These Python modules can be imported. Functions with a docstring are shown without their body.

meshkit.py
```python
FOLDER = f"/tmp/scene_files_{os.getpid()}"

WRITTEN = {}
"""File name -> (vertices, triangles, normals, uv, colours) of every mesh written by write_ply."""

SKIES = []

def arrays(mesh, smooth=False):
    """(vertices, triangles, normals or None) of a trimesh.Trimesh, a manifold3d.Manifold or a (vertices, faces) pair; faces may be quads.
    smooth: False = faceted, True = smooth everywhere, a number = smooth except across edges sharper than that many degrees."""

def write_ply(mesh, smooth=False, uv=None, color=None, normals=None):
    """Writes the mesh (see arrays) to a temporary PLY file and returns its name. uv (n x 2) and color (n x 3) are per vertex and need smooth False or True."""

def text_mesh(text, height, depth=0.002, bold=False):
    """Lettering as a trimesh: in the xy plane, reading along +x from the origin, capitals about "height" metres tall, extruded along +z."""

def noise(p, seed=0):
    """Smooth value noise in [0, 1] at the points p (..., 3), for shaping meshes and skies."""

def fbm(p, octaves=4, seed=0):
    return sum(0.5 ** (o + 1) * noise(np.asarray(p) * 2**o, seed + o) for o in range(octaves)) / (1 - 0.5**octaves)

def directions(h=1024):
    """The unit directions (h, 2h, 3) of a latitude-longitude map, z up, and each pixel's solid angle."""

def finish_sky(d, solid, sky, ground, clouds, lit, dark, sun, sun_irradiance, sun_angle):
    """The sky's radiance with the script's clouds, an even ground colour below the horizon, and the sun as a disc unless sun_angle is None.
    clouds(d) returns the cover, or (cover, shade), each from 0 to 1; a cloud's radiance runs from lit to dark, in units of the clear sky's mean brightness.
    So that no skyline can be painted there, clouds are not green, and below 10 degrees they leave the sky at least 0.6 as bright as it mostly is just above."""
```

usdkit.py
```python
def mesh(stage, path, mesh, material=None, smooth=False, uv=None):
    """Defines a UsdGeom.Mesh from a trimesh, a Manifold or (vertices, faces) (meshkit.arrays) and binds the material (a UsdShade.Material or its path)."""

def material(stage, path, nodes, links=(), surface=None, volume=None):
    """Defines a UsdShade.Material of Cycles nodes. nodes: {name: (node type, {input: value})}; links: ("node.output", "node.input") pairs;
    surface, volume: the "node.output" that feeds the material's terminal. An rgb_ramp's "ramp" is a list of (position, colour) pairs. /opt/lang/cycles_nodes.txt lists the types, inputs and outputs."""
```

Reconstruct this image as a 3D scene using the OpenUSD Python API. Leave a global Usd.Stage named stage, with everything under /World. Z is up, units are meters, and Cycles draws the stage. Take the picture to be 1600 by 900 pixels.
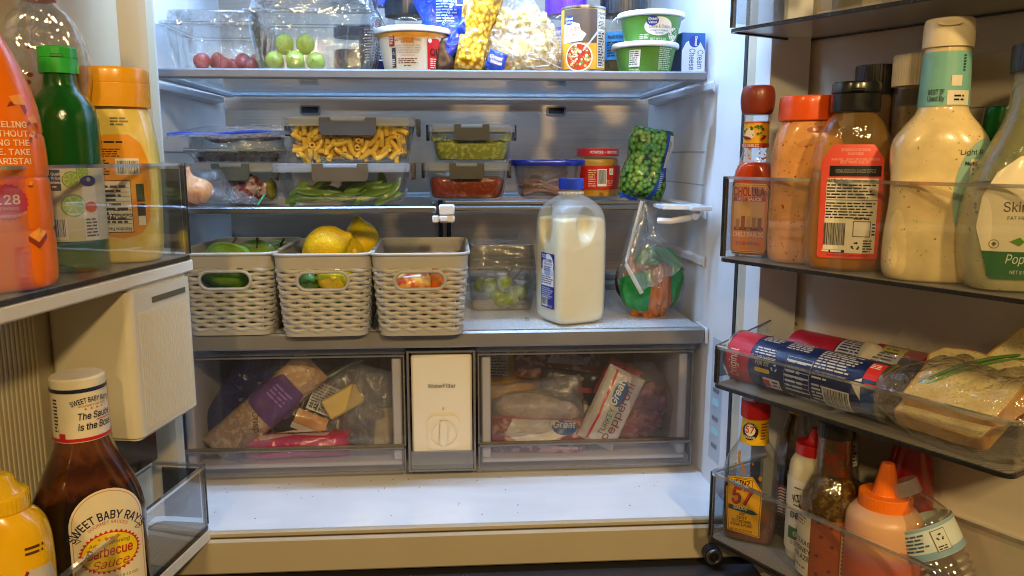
import math, random
import numpy as np, trimesh, usdkit, meshkit
import manifold3d as m3
from shapely import affinity
from shapely.geometry import Polygon, Point, LineString, box as sbox
from shapely.ops import unary_union
from pxr import Usd, UsdGeom, UsdLux, UsdShade, Gf, Sdf

random.seed(7); rng = np.random.default_rng(7)
stage = Usd.Stage.CreateInMemory()
UsdGeom.SetStageUpAxis(stage, 'Z'); UsdGeom.SetStageMetersPerUnit(stage, 1.0)
stage.SetDefaultPrim(UsdGeom.Xform.Define(stage, '/World').GetPrim())
UsdGeom.Scope.Define(stage, '/World/Looks')

# ------------------------------------------------------------------ camera
cam = UsdGeom.Camera.Define(stage, '/World/camera')
cam.CreateHorizontalApertureAttr(36.0); cam.CreateVerticalApertureAttr(20.25)
cam.CreateFocalLengthAttr(36.0 * 1250 / 1600)
cam.AddTranslateOp().Set(Gf.Vec3d(0.04, -1.15, 1.25))
cam.AddRotateXYZOp().Set(Gf.Vec3f(90 - 9.4, 0, -3.85))
cam.CreateClippingRangeAttr(Gf.Vec2f(0.02, 50))
cam.CreateExposureAttr(0.55)

# ------------------------------------------------------------------ lamps
def dome():
    usdkit.material(stage, '/World/Looks/room_air', {'b': ('background_shader', {'color': (1.0, 0.66, 0.34), 'strength': 0.055})}, [], surface='b.background')
    d = UsdLux.DomeLight.Define(stage, '/World/room_ambience')
    UsdShade.MaterialBindingAPI.Apply(d.GetPrim()).Bind(UsdShade.Material.Get(stage, '/World/Looks/room_air'))
dome()
def rect(name, loc, rot, w, h, inten, col):
    l = UsdLux.RectLight.Define(stage, '/World/' + name)
    l.CreateWidthAttr(w); l.CreateHeightAttr(h); l.CreateIntensityAttr(inten); l.CreateColorAttr(Gf.Vec3f(*col))
    l.AddTranslateOp().Set(Gf.Vec3d(*loc)); l.AddRotateXYZOp().Set(Gf.Vec3f(*rot))
    return l
def disk(name, loc, rot, r, inten, col):
    l = UsdLux.DiskLight.Define(stage, '/World/' + name)
    l.CreateRadiusAttr(r); l.CreateIntensityAttr(inten); l.CreateColorAttr(Gf.Vec3f(*col))
    l.AddTranslateOp().Set(Gf.Vec3d(*loc)); l.AddRotateXYZOp().Set(Gf.Vec3f(*rot))
    return l
COOL = (0.39, 0.63, 1.0); WARM = (1.0, 0.69, 0.30)
# the refrigerator's own strips of diodes: two along its ceiling
rect('ceiling_diode_strip_front', (0.01, -0.085, 1.70), (-6, 0, 0), 0.74, 0.03, 78.0, COOL)
rect('ceiling_diode_strip_rear', (0.01, 0.14, 1.70), (0, 0, 0), 0.62, 0.05, 9.0, COOL)
# the kitchen's ceiling lamps, above and behind the camera
disk('kitchen_lamp_a', (0.70, -2.7, 2.45), (58, 0, 15), 0.10, 300.0, WARM)
disk('kitchen_lamp_b', (-0.50, -3.0, 2.45), (62, 0, -9), 0.10, 170.0, WARM)
disk('kitchen_lamp_c', (-1.50, -1.6, 2.45), (45, 0, -45), 0.10, 50.0, WARM)

# ------------------------------------------------------------------ scene tree
_used = {}
def _free(parent, name):
    k = parent + '/' + name
    n = _used.get(k, -1) + 1; _used[k] = n
    return k if n == 0 else '%s_%03d' % (k, n)
class Thing:
    def __init__(s, name, label, cat=None, loc=(0, 0, 0), rz=0, group=None, rot=None, kind=None):
        s.path = _free('/World', name)
        x = UsdGeom.Xform.Define(stage, s.path)
        x.AddTranslateOp().Set(Gf.Vec3d(*map(float, loc)))
        x.AddRotateXYZOp().Set(Gf.Vec3f(*(rot if rot else (0, 0, rz))))
        s.prim = x.GetPrim(); s.tag(label, cat, group, kind)
    def tag(s, label, cat, group=None, kind=None):
        for k, v in (('label', label), ('category', cat), ('group', group), ('kind', kind)):
            if v: s.prim.SetCustomDataByKey(k, v)
    def add(s, name, mesh, mat, smooth=40, label=None, parent=None):
        p = _free(parent or s.path, name)
        m = usdkit.mesh(stage, p, mesh, mat, smooth=smooth)
        if label: m.GetPrim().SetCustomDataByKey('label', label)
        return p
def copy(src, label, loc, rz=0, rot=None, group=None):
    base = src.path.split('/')[-1]
    t = Thing.__new__(Thing); t.path = _free('/World', base)
    x = UsdGeom.Xform.Define(stage, t.path)
    x.GetPrim().GetReferences().AddInternalReference(src.path)
    x.GetPrim().SetInstanceable(True)
    x.ClearXformOpOrder()
    xf = UsdGeom.Xformable(x)
    for op in xf.GetOrderedXformOps(): pass
    ta = x.GetPrim().GetAttribute('xformOp:translate'); ta.Set(Gf.Vec3d(*map(float, loc)))
    ra = x.GetPrim().GetAttribute('xformOp:rotateXYZ'); ra.Set(Gf.Vec3f(*(rot if rot else (0, 0, rz))))
    xf.SetXformOpOrder([UsdGeom.XformOp(ta), UsdGeom.XformOp(ra)])
    t.prim = x.GetPrim()
    d = src.prim.GetCustomData()
    t.tag(label, d.get('category'), group or d.get('group'), d.get('kind'))
    return t

# ------------------------------------------------------------------ materials
def c(r, g, b):
    f = lambda v: (v / 255 / 12.92) if v <= 10 else ((v / 255 + 0.055) / 1.055) ** 2.4
    return (f(r), f(g), f(b))
_mats = {}
def _mk(key, nodes, links, surface):
    if key not in _mats:
        _mats[key] = usdkit.material(stage, '/World/Looks/m%03d' % len(_mats), nodes, links, surface=surface)
    return _mats[key]
def mix2(a, b, f): return tuple(a[i] * (1 - f) + b[i] * f for i in range(3))
def plain(col, rough=0.4, metal=0.0, coat=0.0, vary=0.08, scale=60, bump=0.0, bscale=300, sss=0.0, spec=0.5, ior=1.5):
    """A solid surface with slight uneven tone, uneven gloss and optional fine relief."""
    key = ('plain', col, rough, metal, coat, vary, scale, bump, bscale, sss, spec)
    n = {'g': ('texture_coordinate', {}), 'n': ('noise_texture', {'scale': scale, 'detail': 4}),
         'r': ('rgb_ramp', {'ramp': [(0.25, tuple(x * (1 - vary) for x in col)), (0.75, tuple(min(1, x * (1 + vary)) for x in col))]}),
         'q': ('map_range', {'from_min': 0.3, 'from_max': 0.7, 'to_min': max(0.02, rough * 0.8), 'to_max': min(1, rough * 1.2)}),
         'p': ('principled_bsdf', {'metallic': metal, 'coat_weight': coat, 'coat_roughness': 0.08, 'specular_ior_level': spec, 'subsurface_weight': sss, 'subsurface_scale': 0.006, 'subsurface_radius': (1.0, 0.7, 0.5)})}
    l = [('g.object', 'n.vector'), ('n.fac', 'r.fac'), ('r.color', 'p.base_color'), ('n.fac', 'q.value'), ('q.result', 'p.roughness')]
    if bump:
        n['bn'] = ('noise_texture', {'scale': bscale, 'detail': 3}); n['b'] = ('bump', {'strength': bump, 'distance': 0.002})
        l += [('g.object', 'bn.vector'), ('bn.fac', 'b.height'), ('b.normal', 'p.normal')]
    return _mk(key, n, l, 'p.BSDF')
def clear(tint=(0.97, 0.98, 0.98), rough=0.03, haze=0.0, hcol=(0.85, 0.88, 0.9), bump=0.0, bscale=60, gain=1.0, rib=0.0, f0=0.045):
    """Thin clear plastic or glass: see-through, a mirror at grazing angles, with optional milkiness and crinkles."""
    key = ('clear', tint, rough, haze, hcol, bump, bscale, gain, rib, f0)
    n = {'t': ('transparent_bsdf', {'color': tint}), 'gl': ('glossy_bsdf', {'color': (1, 1, 1), 'roughness': rough}),
         'lw': ('layer_weight', {'blend': 0.5}), 'pw': ('math', {'math_type': 'power', 'value2': 4.0}),
         'ma': ('math', {'math_type': 'multiply_add', 'value2': 0.85 * gain, 'value3': f0 * gain, 'use_clamp': True}), 'mx': ('mix_closure', {})}
    l = [('lw.facing', 'pw.value1'), ('pw.value', 'ma.value1'), ('ma.value', 'mx.fac'), ('gl.BSDF', 'mx.closure2')]
    src = 't.BSDF'
    if haze:
        n['d'] = ('diffuse_bsdf', {'color': hcol}); n['tl'] = ('translucent_bsdf', {'color': hcol}); n['dm'] = ('mix_closure', {'fac': 0.4}); n['hm'] = ('mix_closure', {'fac': haze})
        l += [('d.BSDF', 'dm.closure1'), ('tl.BSDF', 'dm.closure2'), ('t.BSDF', 'hm.closure1'), ('dm.closure', 'hm.closure2')]
        src = 'hm.closure'
    l.append((src, 'mx.closure1'))
    if bump:
        n['g'] = ('texture_coordinate', {}); n['bn'] = ('noise_texture', {'scale': bscale, 'detail': 3, 'distortion': 1.2}); n['b'] = ('bump', {'strength': bump, 'distance': 0.01})
        l += [('g.object', 'bn.vector'), ('bn.fac', 'b.height'), ('b.normal', 'gl.normal'), ('b.normal', 'lw.normal')]
    return _mk(key, n, l, 'mx.closure')
def spotted(base, spot, scale, lo=0.62, hi=0.68, rough=0.35, coat=0.0, bump=0.2, sss=0.0, detail=2):
    """Food or sauce with flecks."""
    key = ('spot', base, spot, scale, lo, hi, rough, coat, bump, sss)
    n = {'g': ('texture_coordinate', {}), 'n': ('noise_texture', {'scale': scale, 'detail': detail}), 'n2': ('noise_texture', {'scale': scale * 0.15, 'detail': 3}),
         'r2': ('rgb_ramp', {'ramp': [(0.3, tuple(x * 0.8 for x in base)), (0.7, tuple(min(1, x * 1.15) for x in base))]}),
         'r': ('rgb_ramp', {'ramp': [(lo, (0, 0, 0)), (hi, (1, 1, 1))]}), 'm': ('mix', {'color2': spot}), 'b': ('bump', {'strength': bump, 'distance': 0.002}),
         'p': ('principled_bsdf', {'roughness': rough, 'coat_weight': coat, 'coat_roughness': 0.04, 'subsurface_weight': sss, 'subsurface_scale': 0.006})}
    l = [('g.object', 'n.vector'), ('g.object', 'n2.vector'), ('n2.fac', 'r2.fac'), ('n.fac', 'r.fac'), ('r.color', 'm.fac'), ('r2.color', 'm.color1'), ('m.color', 'p.base_color'), ('n.fac', 'b.height'), ('b.normal', 'p.normal')]
    return _mk(key, n, l, 'p.BSDF')
def cells(colours, scale, rough=0.3, dark=(0.01, 0.02, 0.005), coat=0.3, jitter=1.0):
    """Flat print of many small round things side by side (peas, kernels)."""
    key = ('cells', tuple(colours), scale, rough, dark)
    n = {'g': ('texture_coordinate', {}), 'v': ('voronoi_texture', {'scale': scale}), 'r': ('rgb_ramp', {'ramp': [(0.0, colours[0]), (0.35, colours[1]), (0.6, colours[2]), (0.74, dark), (1.0, dark)]}),
         'p': ('principled_bsdf', {'roughness': rough, 'coat_weight': coat, 'coat_roughness': 0.1}), 'bn': ('noise_texture', {'scale': 45, 'detail': 3, 'distortion': 1.0}), 'b': ('bump', {'strength': 0.6, 'distance': 0.004})}
    l = [('g.object', 'v.vector'), ('v.distance', 'r.fac'), ('r.color', 'p.base_color'), ('g.object', 'bn.vector'), ('bn.fac', 'b.height'), ('b.normal', 'p.normal')]
    return _mk(key, n, l, 'p.BSDF')
def film(col, rough=0.22, bump=0.7, bscale=38, metal=0.0, vary=0.1):
    """Printed crinkled bag film."""
    key = ('film', col, rough, bump, bscale, metal)
    n = {'g': ('texture_coordinate', {}), 'bn': ('noise_texture', {'scale': bscale, 'detail': 4, 'distortion': 1.5}), 'b': ('bump', {'strength': bump, 'distance': 0.006}),
         'p': ('principled_bsdf', {'base_color': col, 'roughness': rough, 'metallic': metal, 'coat_weight': 0.5, 'coat_roughness': 0.1})}
    return _mk(key, n, [('g.object', 'bn.vector'), ('bn.fac', 'b.height'), ('b.normal', 'p.normal'), ('b.normal', 'p.coat_normal')], 'p.BSDF')
def brushed(col, rough=0.32, scale=(5, 900, 900), aniso=0.6, bump=0.03):
    key = ('brushed', col, rough, scale)
    n = {'g': ('geometry', {}), 'mp': ('mapping', {'scale': scale}), 'n': ('noise_texture', {'scale': 1.0, 'detail': 4}),
         'q': ('map_range', {'from_min': 0.3, 'from_max': 0.7, 'to_min': rough * 0.9, 'to_max': rough * 1.12}),
         'r': ('rgb_ramp', {'ramp': [(0.3, tuple(x * 0.93 for x in col)), (0.7, col)]}), 'b': ('bump', {'strength': bump, 'distance': 0.001}),
         'p': ('principled_bsdf', {'metallic': 0.93})}
    l = [('g.position', 'mp.vector'), ('mp.vector', 'n.vector'), ('n.fac', 'q.value'), ('q.result', 'p.roughness'), ('n.fac', 'r.fac'), ('r.color', 'p.base_color'), ('n.fac', 'b.height'), ('b.normal', 'p.normal')]
    return _mk(key, n, l, 'p.BSDF')
def ink(col): return plain(col, rough=0.38, vary=0.03, coat=0.2)
def studded(col, rough, scale, strength, transp=0.0):
    """Moulded plastic with a close grid of little studs."""
    key = ('stud', col, rough, scale, strength, transp)
    n = {'g': ('texture_coordinate', {}), 'v': ('voronoi_texture', {'scale': scale, 'randomness': 0.0}), 'b': ('bump', {'strength': strength, 'distance': 0.002, 'invert': True}),
         'p': ('principled_bsdf', {'base_color': col, 'roughness': rough, 'coat_weight': 0.3, 'coat_roughness': 0.1}), 't': ('transparent_bsdf', {'color': (0.9, 0.92, 0.93)}), 'mx': ('mix_closure', {'fac': 1 - transp})}
    l = [('g.object', 'v.vector'), ('v.distance', 'b.height'), ('b.normal', 'p.normal'), ('t.BSDF', 'mx.closure1'), ('p.BSDF', 'mx.closure2')]
    return _mk(key, n, l, 'mx.closure')

WHITE = c(238, 238, 232); BLACK = c(22, 22, 24); NAVY = c(24, 38, 92); RED = c(206, 36, 38); CREAM = c(240, 232, 208); GREEN = c(40, 112, 52)
LINER = plain(c(226, 228, 232), rough=0.28, vary=0.02, scale=6)
LINER_WARM = plain(c(216, 212, 202), rough=0.35, vary=0.03, scale=8)

# ------------------------------------------------------------------ shapes
def cat_(ms): return trimesh.util.concatenate([m for m in ms if m is not None])
def tm(x):
    if isinstance(x, trimesh.Trimesh): return x
    v, f, _ = meshkit.arrays(x); return trimesh.Trimesh(v, f, process=False)
def bx(x0, x1, y0, y1, z0, z1, ch=0.0008):
    """A box with its edges broken."""
    ch = min(ch, abs(x1 - x0) / 3, abs(y1 - y0) / 3, abs(z1 - z0) / 3)
    P = []
    for x, sx in ((x0, 1), (x1, -1)):
        for y, sy in ((y0, 1), (y1, -1)):
            for z, sz in ((z0, 1), (z1, -1)):
                P += [(x + sx * ch, y + sy * ch, z), (x + sx * ch, y, z + sz * ch), (x, y + sy * ch, z + sz * ch)]
    return tm(m3.Manifold.hull_points(np.array(P, float)))
def ext(poly, z0, z1):
    gs = getattr(poly, 'geoms', [poly])
    m = cat_([trimesh.creation.extrude_polygon(g, z1 - z0, engine='earcut') for g in gs if g.area > 1e-9])
    m.apply_translation((0, 0, z0)); return m
def rrect(x0, x1, y0, y1, r): return sbox(x0 + r, y0 + r, x1 - r, y1 - r).buffer(r, quad_segs=6)
def soft(poly, z0, z1, ch):
    """Extrusion with a small chamfer above and below."""
    a = poly; b = poly.buffer(-ch, quad_segs=4)
    return cat_([ext(a, z0 + ch, z1 - ch), ext(b, z0, z0 + ch * 1.02), ext(b, z1 - ch * 1.02, z1)])
def tube(pts, r, sides=8, closed=False, flat=1.0, up=(0, 0, 1)):
    p = np.asarray(pts, float); n = len(p)
    t = np.roll(p, -1, 0) - np.roll(p, 1, 0)
    if not closed: t[0] = p[1] - p[0]; t[-1] = p[-1] - p[-2]
    t /= np.linalg.norm(t, axis=1, keepdims=True) + 1e-12
    a = np.cross(t, np.asarray(up, float)); bad = np.linalg.norm(a, axis=1) < 1e-3
    a[bad] = np.cross(t[bad], (1.0, 0.3, 0)); a /= np.linalg.norm(a, axis=1, keepdims=True)
    b = np.cross(a, t); ang = np.arange(sides) * 2 * np.pi / sides
    R = np.broadcast_to(np.asarray(r, float), (n,))[:, None, None]
    v = p[:, None] + R * (np.cos(ang)[None, :, None] * a[:, None] + flat * np.sin(ang)[None, :, None] * b[:, None])
    m = n if closed else n - 1; f = []
    for i in range(m):
        j = (i + 1) % n
        for k in range(sides):
            q = (k + 1) % sides
            f += [(i * sides + k, i * sides + q, j * sides + q), (i * sides + k, j * sides + q, j * sides + k)]
    V = v.reshape(-1, 3)
    if not closed:
        V = np.vstack([V, p[:1], p[-1:]]); o = n * sides
        for k in range(sides):
            q = (k + 1) % sides
            f += [(q, k, o), ((n - 1) * sides + k, (n - 1) * sides + q, o + 1)]
    return trimesh.Trimesh(V, np.array(f)[:, ::-1], process=False)
def move(m, loc=(0, 0, 0), rz=0, rx=0, ry=0, s=None):
    m = tm(m).copy()
    if s is not None: m.apply_transform(np.diag([*np.broadcast_to(s, 3), 1.0]))
    R = trimesh.transformations.euler_matrix(math.radians(rx), math.radians(ry), math.radians(rz))
    m.apply_transform(R); m.apply_translation(loc); return m
def chaikin(A, k):
    A = np.asarray(A, float)
    for _ in range(k):
        q = np.empty((2 * len(A) - 2, A.shape[1])); q[0::2] = 0.75 * A[:-1] + 0.25 * A[1:]; q[1::2] = 0.25 * A[:-1] + 0.75 * A[1:]
        A = np.vstack([A[:1], q, A[-1:]])
    return A
class Loft:
    """Superelliptic rings up the z axis. Rows: z, half width, half depth, exponent (2 round, 8 square), x and y of the centre."""
    def __init__(s, rows, n=56, k=2, mod=None):
        A = np.array([list(r) + [2.0, 0, 0][len(r) - 3:] if len(r) < 6 else list(r) for r in rows], float)
        s.A = chaikin(A, k); s.n = n; s.mod = mod
    def pts(s, A, th):
        co, si = np.cos(th), np.sin(th)
        e = 2.0 / A[:, 3:4]
        x = A[:, 1:2] * np.sign(co) * np.abs(co) ** e; y = A[:, 2:3] * np.sign(si) * np.abs(si) ** e
        return np.stack([x + A[:, 4:5], y + A[:, 5:6]], -1)
    def mesh(s, cap0=True, cap1=True):
        th = -np.pi / 2 + np.arange(s.n) * 2 * np.pi / s.n
        if s.A[:, 3].max() > 2.6:                      # even spacing along the outline for squarish rings
            tt = -np.pi / 2 + np.linspace(0, 2 * np.pi, 1441); mid = s.A[len(s.A) // 2:len(s.A) // 2 + 1]
            q = s.pts(mid, tt)[0]; L = np.r_[0, np.cumsum(np.linalg.norm(np.diff(q, axis=0), axis=1))]
            th = np.interp(np.arange(s.n) * L[-1] / s.n, L, tt)
        P = s.pts(s.A, th); m = len(s.A); n = s.n
        V = np.concatenate([P, np.broadcast_to(s.A[:, 0][:, None, None], (m, n, 1))], -1)
        if s.mod is not None: V = s.mod(V, th)
        i, j = np.meshgrid(np.arange(m - 1), np.arange(n), indexing='ij'); j2 = (j + 1) % n
        F = np.concatenate([np.stack([i * n + j, i * n + j2, (i + 1) * n + j2], -1).reshape(-1, 3), np.stack([i * n + j, (i + 1) * n + j2, (i + 1) * n + j], -1).reshape(-1, 3)])
        V = V.reshape(-1, 3); ex = []; k = np.arange(n); k2 = (k + 1) % n
        if cap0:
            V = np.vstack([V, V[:n].mean(0)]); ex.append(np.stack([k2, k, np.full(n, len(V) - 1)], -1))
        if cap1:
            V = np.vstack([V, V[(m - 1) * n:m * n].mean(0)]); ex.append(np.stack([(m - 1) * n + k, (m - 1) * n + k2, np.full(n, len(V) - 1)], -1))
        return trimesh.Trimesh(V, np.vstack([F] + ex), process=False)
    def wrap(s, P, off):
        P = np.asarray(P, float); o = np.argsort(s.A[:, 0], kind='stable'); z = np.clip(P[:, 1], s.A[:, 0].min(), s.A[:, 0].max())
        R = np.stack([np.interp(z, s.A[o, 0], s.A[o, q]) for q in range(6)], 1)
        tt = -np.pi / 2 + np.linspace(-np.pi, np.pi, 241)
        out = np.empty((len(P), 3))
        for a in range(0, len(P), 4000):
            r = R[a:a + 4000]; q = s.pts(r, tt); d = np.linalg.norm(np.diff(q, axis=1), axis=2)
            L = np.concatenate([np.zeros((len(r), 1)), np.cumsum(d, 1)], 1); L -= L[:, 120:121]
            x = P[a:a + 4000, 0]; i = np.clip((L < x[:, None]).sum(1) - 1, 0, 239); k = np.arange(len(r))
            f = ((x - L[k, i]) / np.maximum(L[k, i + 1] - L[k, i], 1e-9))[:, None]
            p = q[k, i] * (1 - f) + q[k, i + 1] * f; t = q[k, i + 1] - q[k, i]; t /= np.linalg.norm(t, axis=1, keepdims=True) + 1e-12
            nn = np.stack([t[:, 1], -t[:, 0]], 1); out[a:a + 4000] = np.c_[p + nn * off, P[a:a + 4000, 1]]
        return out
class Flat:
    """A plane to print on: origin, direction of reading, upward direction."""
    def __init__(s, o, ex=(1, 0, 0), ez=(0, 0, 1)):
        s.o = np.asarray(o, float); s.ex = np.asarray(ex, float); s.ez = np.asarray(ez, float); s.n = np.cross(s.ex, s.ez)
    def wrap(s, P, off): return s.o + P[:, :1] * s.ex + P[:, 1:2] * s.ez + off * s.n
class Shrink:
    """Prints pushed onto a triangle mesh along y from the front."""
    def __init__(s, mesh, x0=0.0, z0=0.0):
        s.m = mesh; s.x0 = x0; s.z0 = z0
        from scipy.interpolate import LinearNDInterpolator
        v = mesh.vertices; n = mesh.vertex_normals; k = n[:, 1] < 0.02
        s.f = LinearNDInterpolator(v[k][:, [0, 2]], v[k][:, 1], fill_value=float(v[k][:, 1].mean()))
    def wrap(s, P, off):
        x, z = P[:, 0] + s.x0, P[:, 1] + s.z0
        return np.stack([x, s.f(x, z) - off, z], 1)

_glyph = {}
def flat_text(t, h, bold=False):
    k = (t, bold)
    if k not in _glyph:
        m = meshkit.text_mesh(t, 1.0, 0.1, bold); keep = m.face_normals[:, 2] > 0.9
        v = np.array(m.vertices); f = np.array(m.faces)[keep]; u, inv = np.unique(f, return_inverse=True)
        _glyph[k] = (v[u][:, :2], inv.reshape(-1, 3))
    v, f = _glyph[k]; return v * h, f
class Art:
    """Print on a surface, gathered by ink."""
    def __init__(s, seed=1): s.it = {}; s.r = random.Random(seed)
    def _put(s, v, f, col, layer, name): s.it.setdefault((name, col, layer), []).append((np.asarray(v, float), np.asarray(f, int)))
    def poly(s, p, col, layer=1, name='print'):
        for g in getattr(p, 'geoms', [p]):
            if g.area > 1e-10:
                v, f = trimesh.creation.triangulate_polygon(g, engine='earcut'); s._put(v, f, col, layer, name)
        return s
    def rect(s, x, z, w, h, col, layer=1, r=0.0, name='print'):
        return s.poly(rrect(x - w / 2, x + w / 2, z - h / 2, z + h / 2, r) if r else sbox(x - w / 2, z - h / 2, x + w / 2, z + h / 2), col, layer, name)
    def disc(s, x, z, r, col, layer=1, ry=None, name='print'):
        return s.poly(affinity.scale(Point(x, z).buffer(r, quad_segs=8), 1, (ry or r) / r), col, layer, name)
    def text(s, t, x, z, h, col, al='c', bold=False, rot=0, arc=None, layer=3, sx=1.0, slant=0.0, w=None, name='lettering'):
        v, f = flat_text(t, h, bold); v = v.copy(); v[:, 0] += v[:, 1] * slant
        lo, hi = v[:, 0].min(), v[:, 0].max()
        if w: sx = w / (hi - lo)
        v[:, 0] = (v[:, 0] - {'l': lo, 'c': (lo + hi) / 2, 'r': hi}[al]) * sx
        if arc:
            R = arc; v = np.stack([(R + v[:, 1]) * np.sin(v[:, 0] / R), (R + v[:, 1]) * np.cos(v[:, 0] / R) - R], 1)
        a = math.radians(rot); v = v @ np.array([[math.cos(a), math.sin(a)], [-math.sin(a), math.cos(a)]])
        s._put(v + (x, z), f, col, layer, name); return s
    def fine(s, x, z, w, h, rows, col, layer=2, rag=0.25, vert=False):
        """Rows of print too small to read: x, z of the top left corner."""
        V, F = [], []; st = h / rows
        for i in range(rows):
            cx = 0; end = w * (1 - rag * s.r.random())
            while cx < end:
                ww = min(st * s.r.uniform(0.8, 3.2), end - cx)
                y1 = -i * st - st * 0.2; y0 = y1 - st * 0.5; k = len(V)
                q = [(cx, y0), (cx + ww, y0), (cx + ww, y1), (cx, y1)]
                V += [(-b, a) if vert else (a, b) for a, b in q]; F += [(k, k + 1, k + 2), (k, k + 2, k + 3)]; cx += ww + st * 0.4
        s._put(np.array(V) + (x, z), F, col, layer, 'small_print'); return s
    def bars(s, x, z, w, h, layer=2, rot=0, ground=True):
        """A bar code, centred."""
        a = math.radians(rot); M = np.array([[math.cos(a), math.sin(a)], [-math.sin(a), math.cos(a)]])
        if ground:
            v = np.array([(-w / 2, -h / 2), (w / 2, -h / 2), (w / 2, h / 2), (-w / 2, h / 2)]) * 1.12; s._put(v @ M + (x, z), [(0, 1, 2), (0, 2, 3)], WHITE, layer, 'bar_code')
        V, F = [], []; cx = -w / 2
        while cx < w / 2 - w * 0.02:
            ww = w * s.r.choice((0.012, 0.022, 0.034)); k = len(V); V += [(cx, -h / 2 * 0.8), (cx + ww, -h / 2 * 0.8), (cx + ww, h / 2), (cx, h / 2)]; F += [(k, k + 1, k + 2), (k, k + 2, k + 3)]; cx += ww + w * s.r.choice((0.014, 0.022, 0.03))
        s._put(np.array(V) @ M + (x, z), F, BLACK, layer + 1, 'bar_code'); return s
    def facts(s, x, z, w, h, rows=10, layer=2, flip=False, head='Nutrition Facts'):
        """A nutrition panel, centre x and z."""
        k = -1 if flip else 1; rot = 180 if flip else 0
        s.rect(x, z, w, h, BLACK, layer, name='nutrition_panel'); s.rect(x, z, w * 0.96, h * 0.97, c(238, 236, 226), layer + 1, name='nutrition_panel')
        s.text(head, x, z + k * h * 0.40, h * 0.062, BLACK, w=w * 0.86, bold=True, rot=rot, layer=layer + 2)
        for i in range(rows):
            zz = z + k * (h * 0.33 - i * h * 0.78 / rows)
            s.rect(x, zz, w * 0.9, h * 0.008 * (3 if i in (1, 3) else 1), BLACK, layer + 2, name='nutrition_panel')
        s.fine(x - w * 0.43, z + h * (0.32 if not flip else 0.42), w * 0.8, h * 0.76, rows, c(60, 58, 56), layer + 2, 0.5)
        return s
    def recycle(s, x, z, r, col=BLACK, layer=3):
        for k in range(3):
            a = math.radians(120 * k + 90); p = Polygon([(-.45, .1), (.15, .1), (.15, -.1), (.6, .28), (.15, .66), (.15, .46), (-.25, .46)])
            p = affinity.translate(affinity.scale(p, r * .75, r * .75, origin=(0, 0)), 0, r * 0.35); p = affinity.rotate(p, 120 * k, origin=(0, 0))
            s.poly(affinity.translate(p, x, z), col, layer)
        return s
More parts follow.
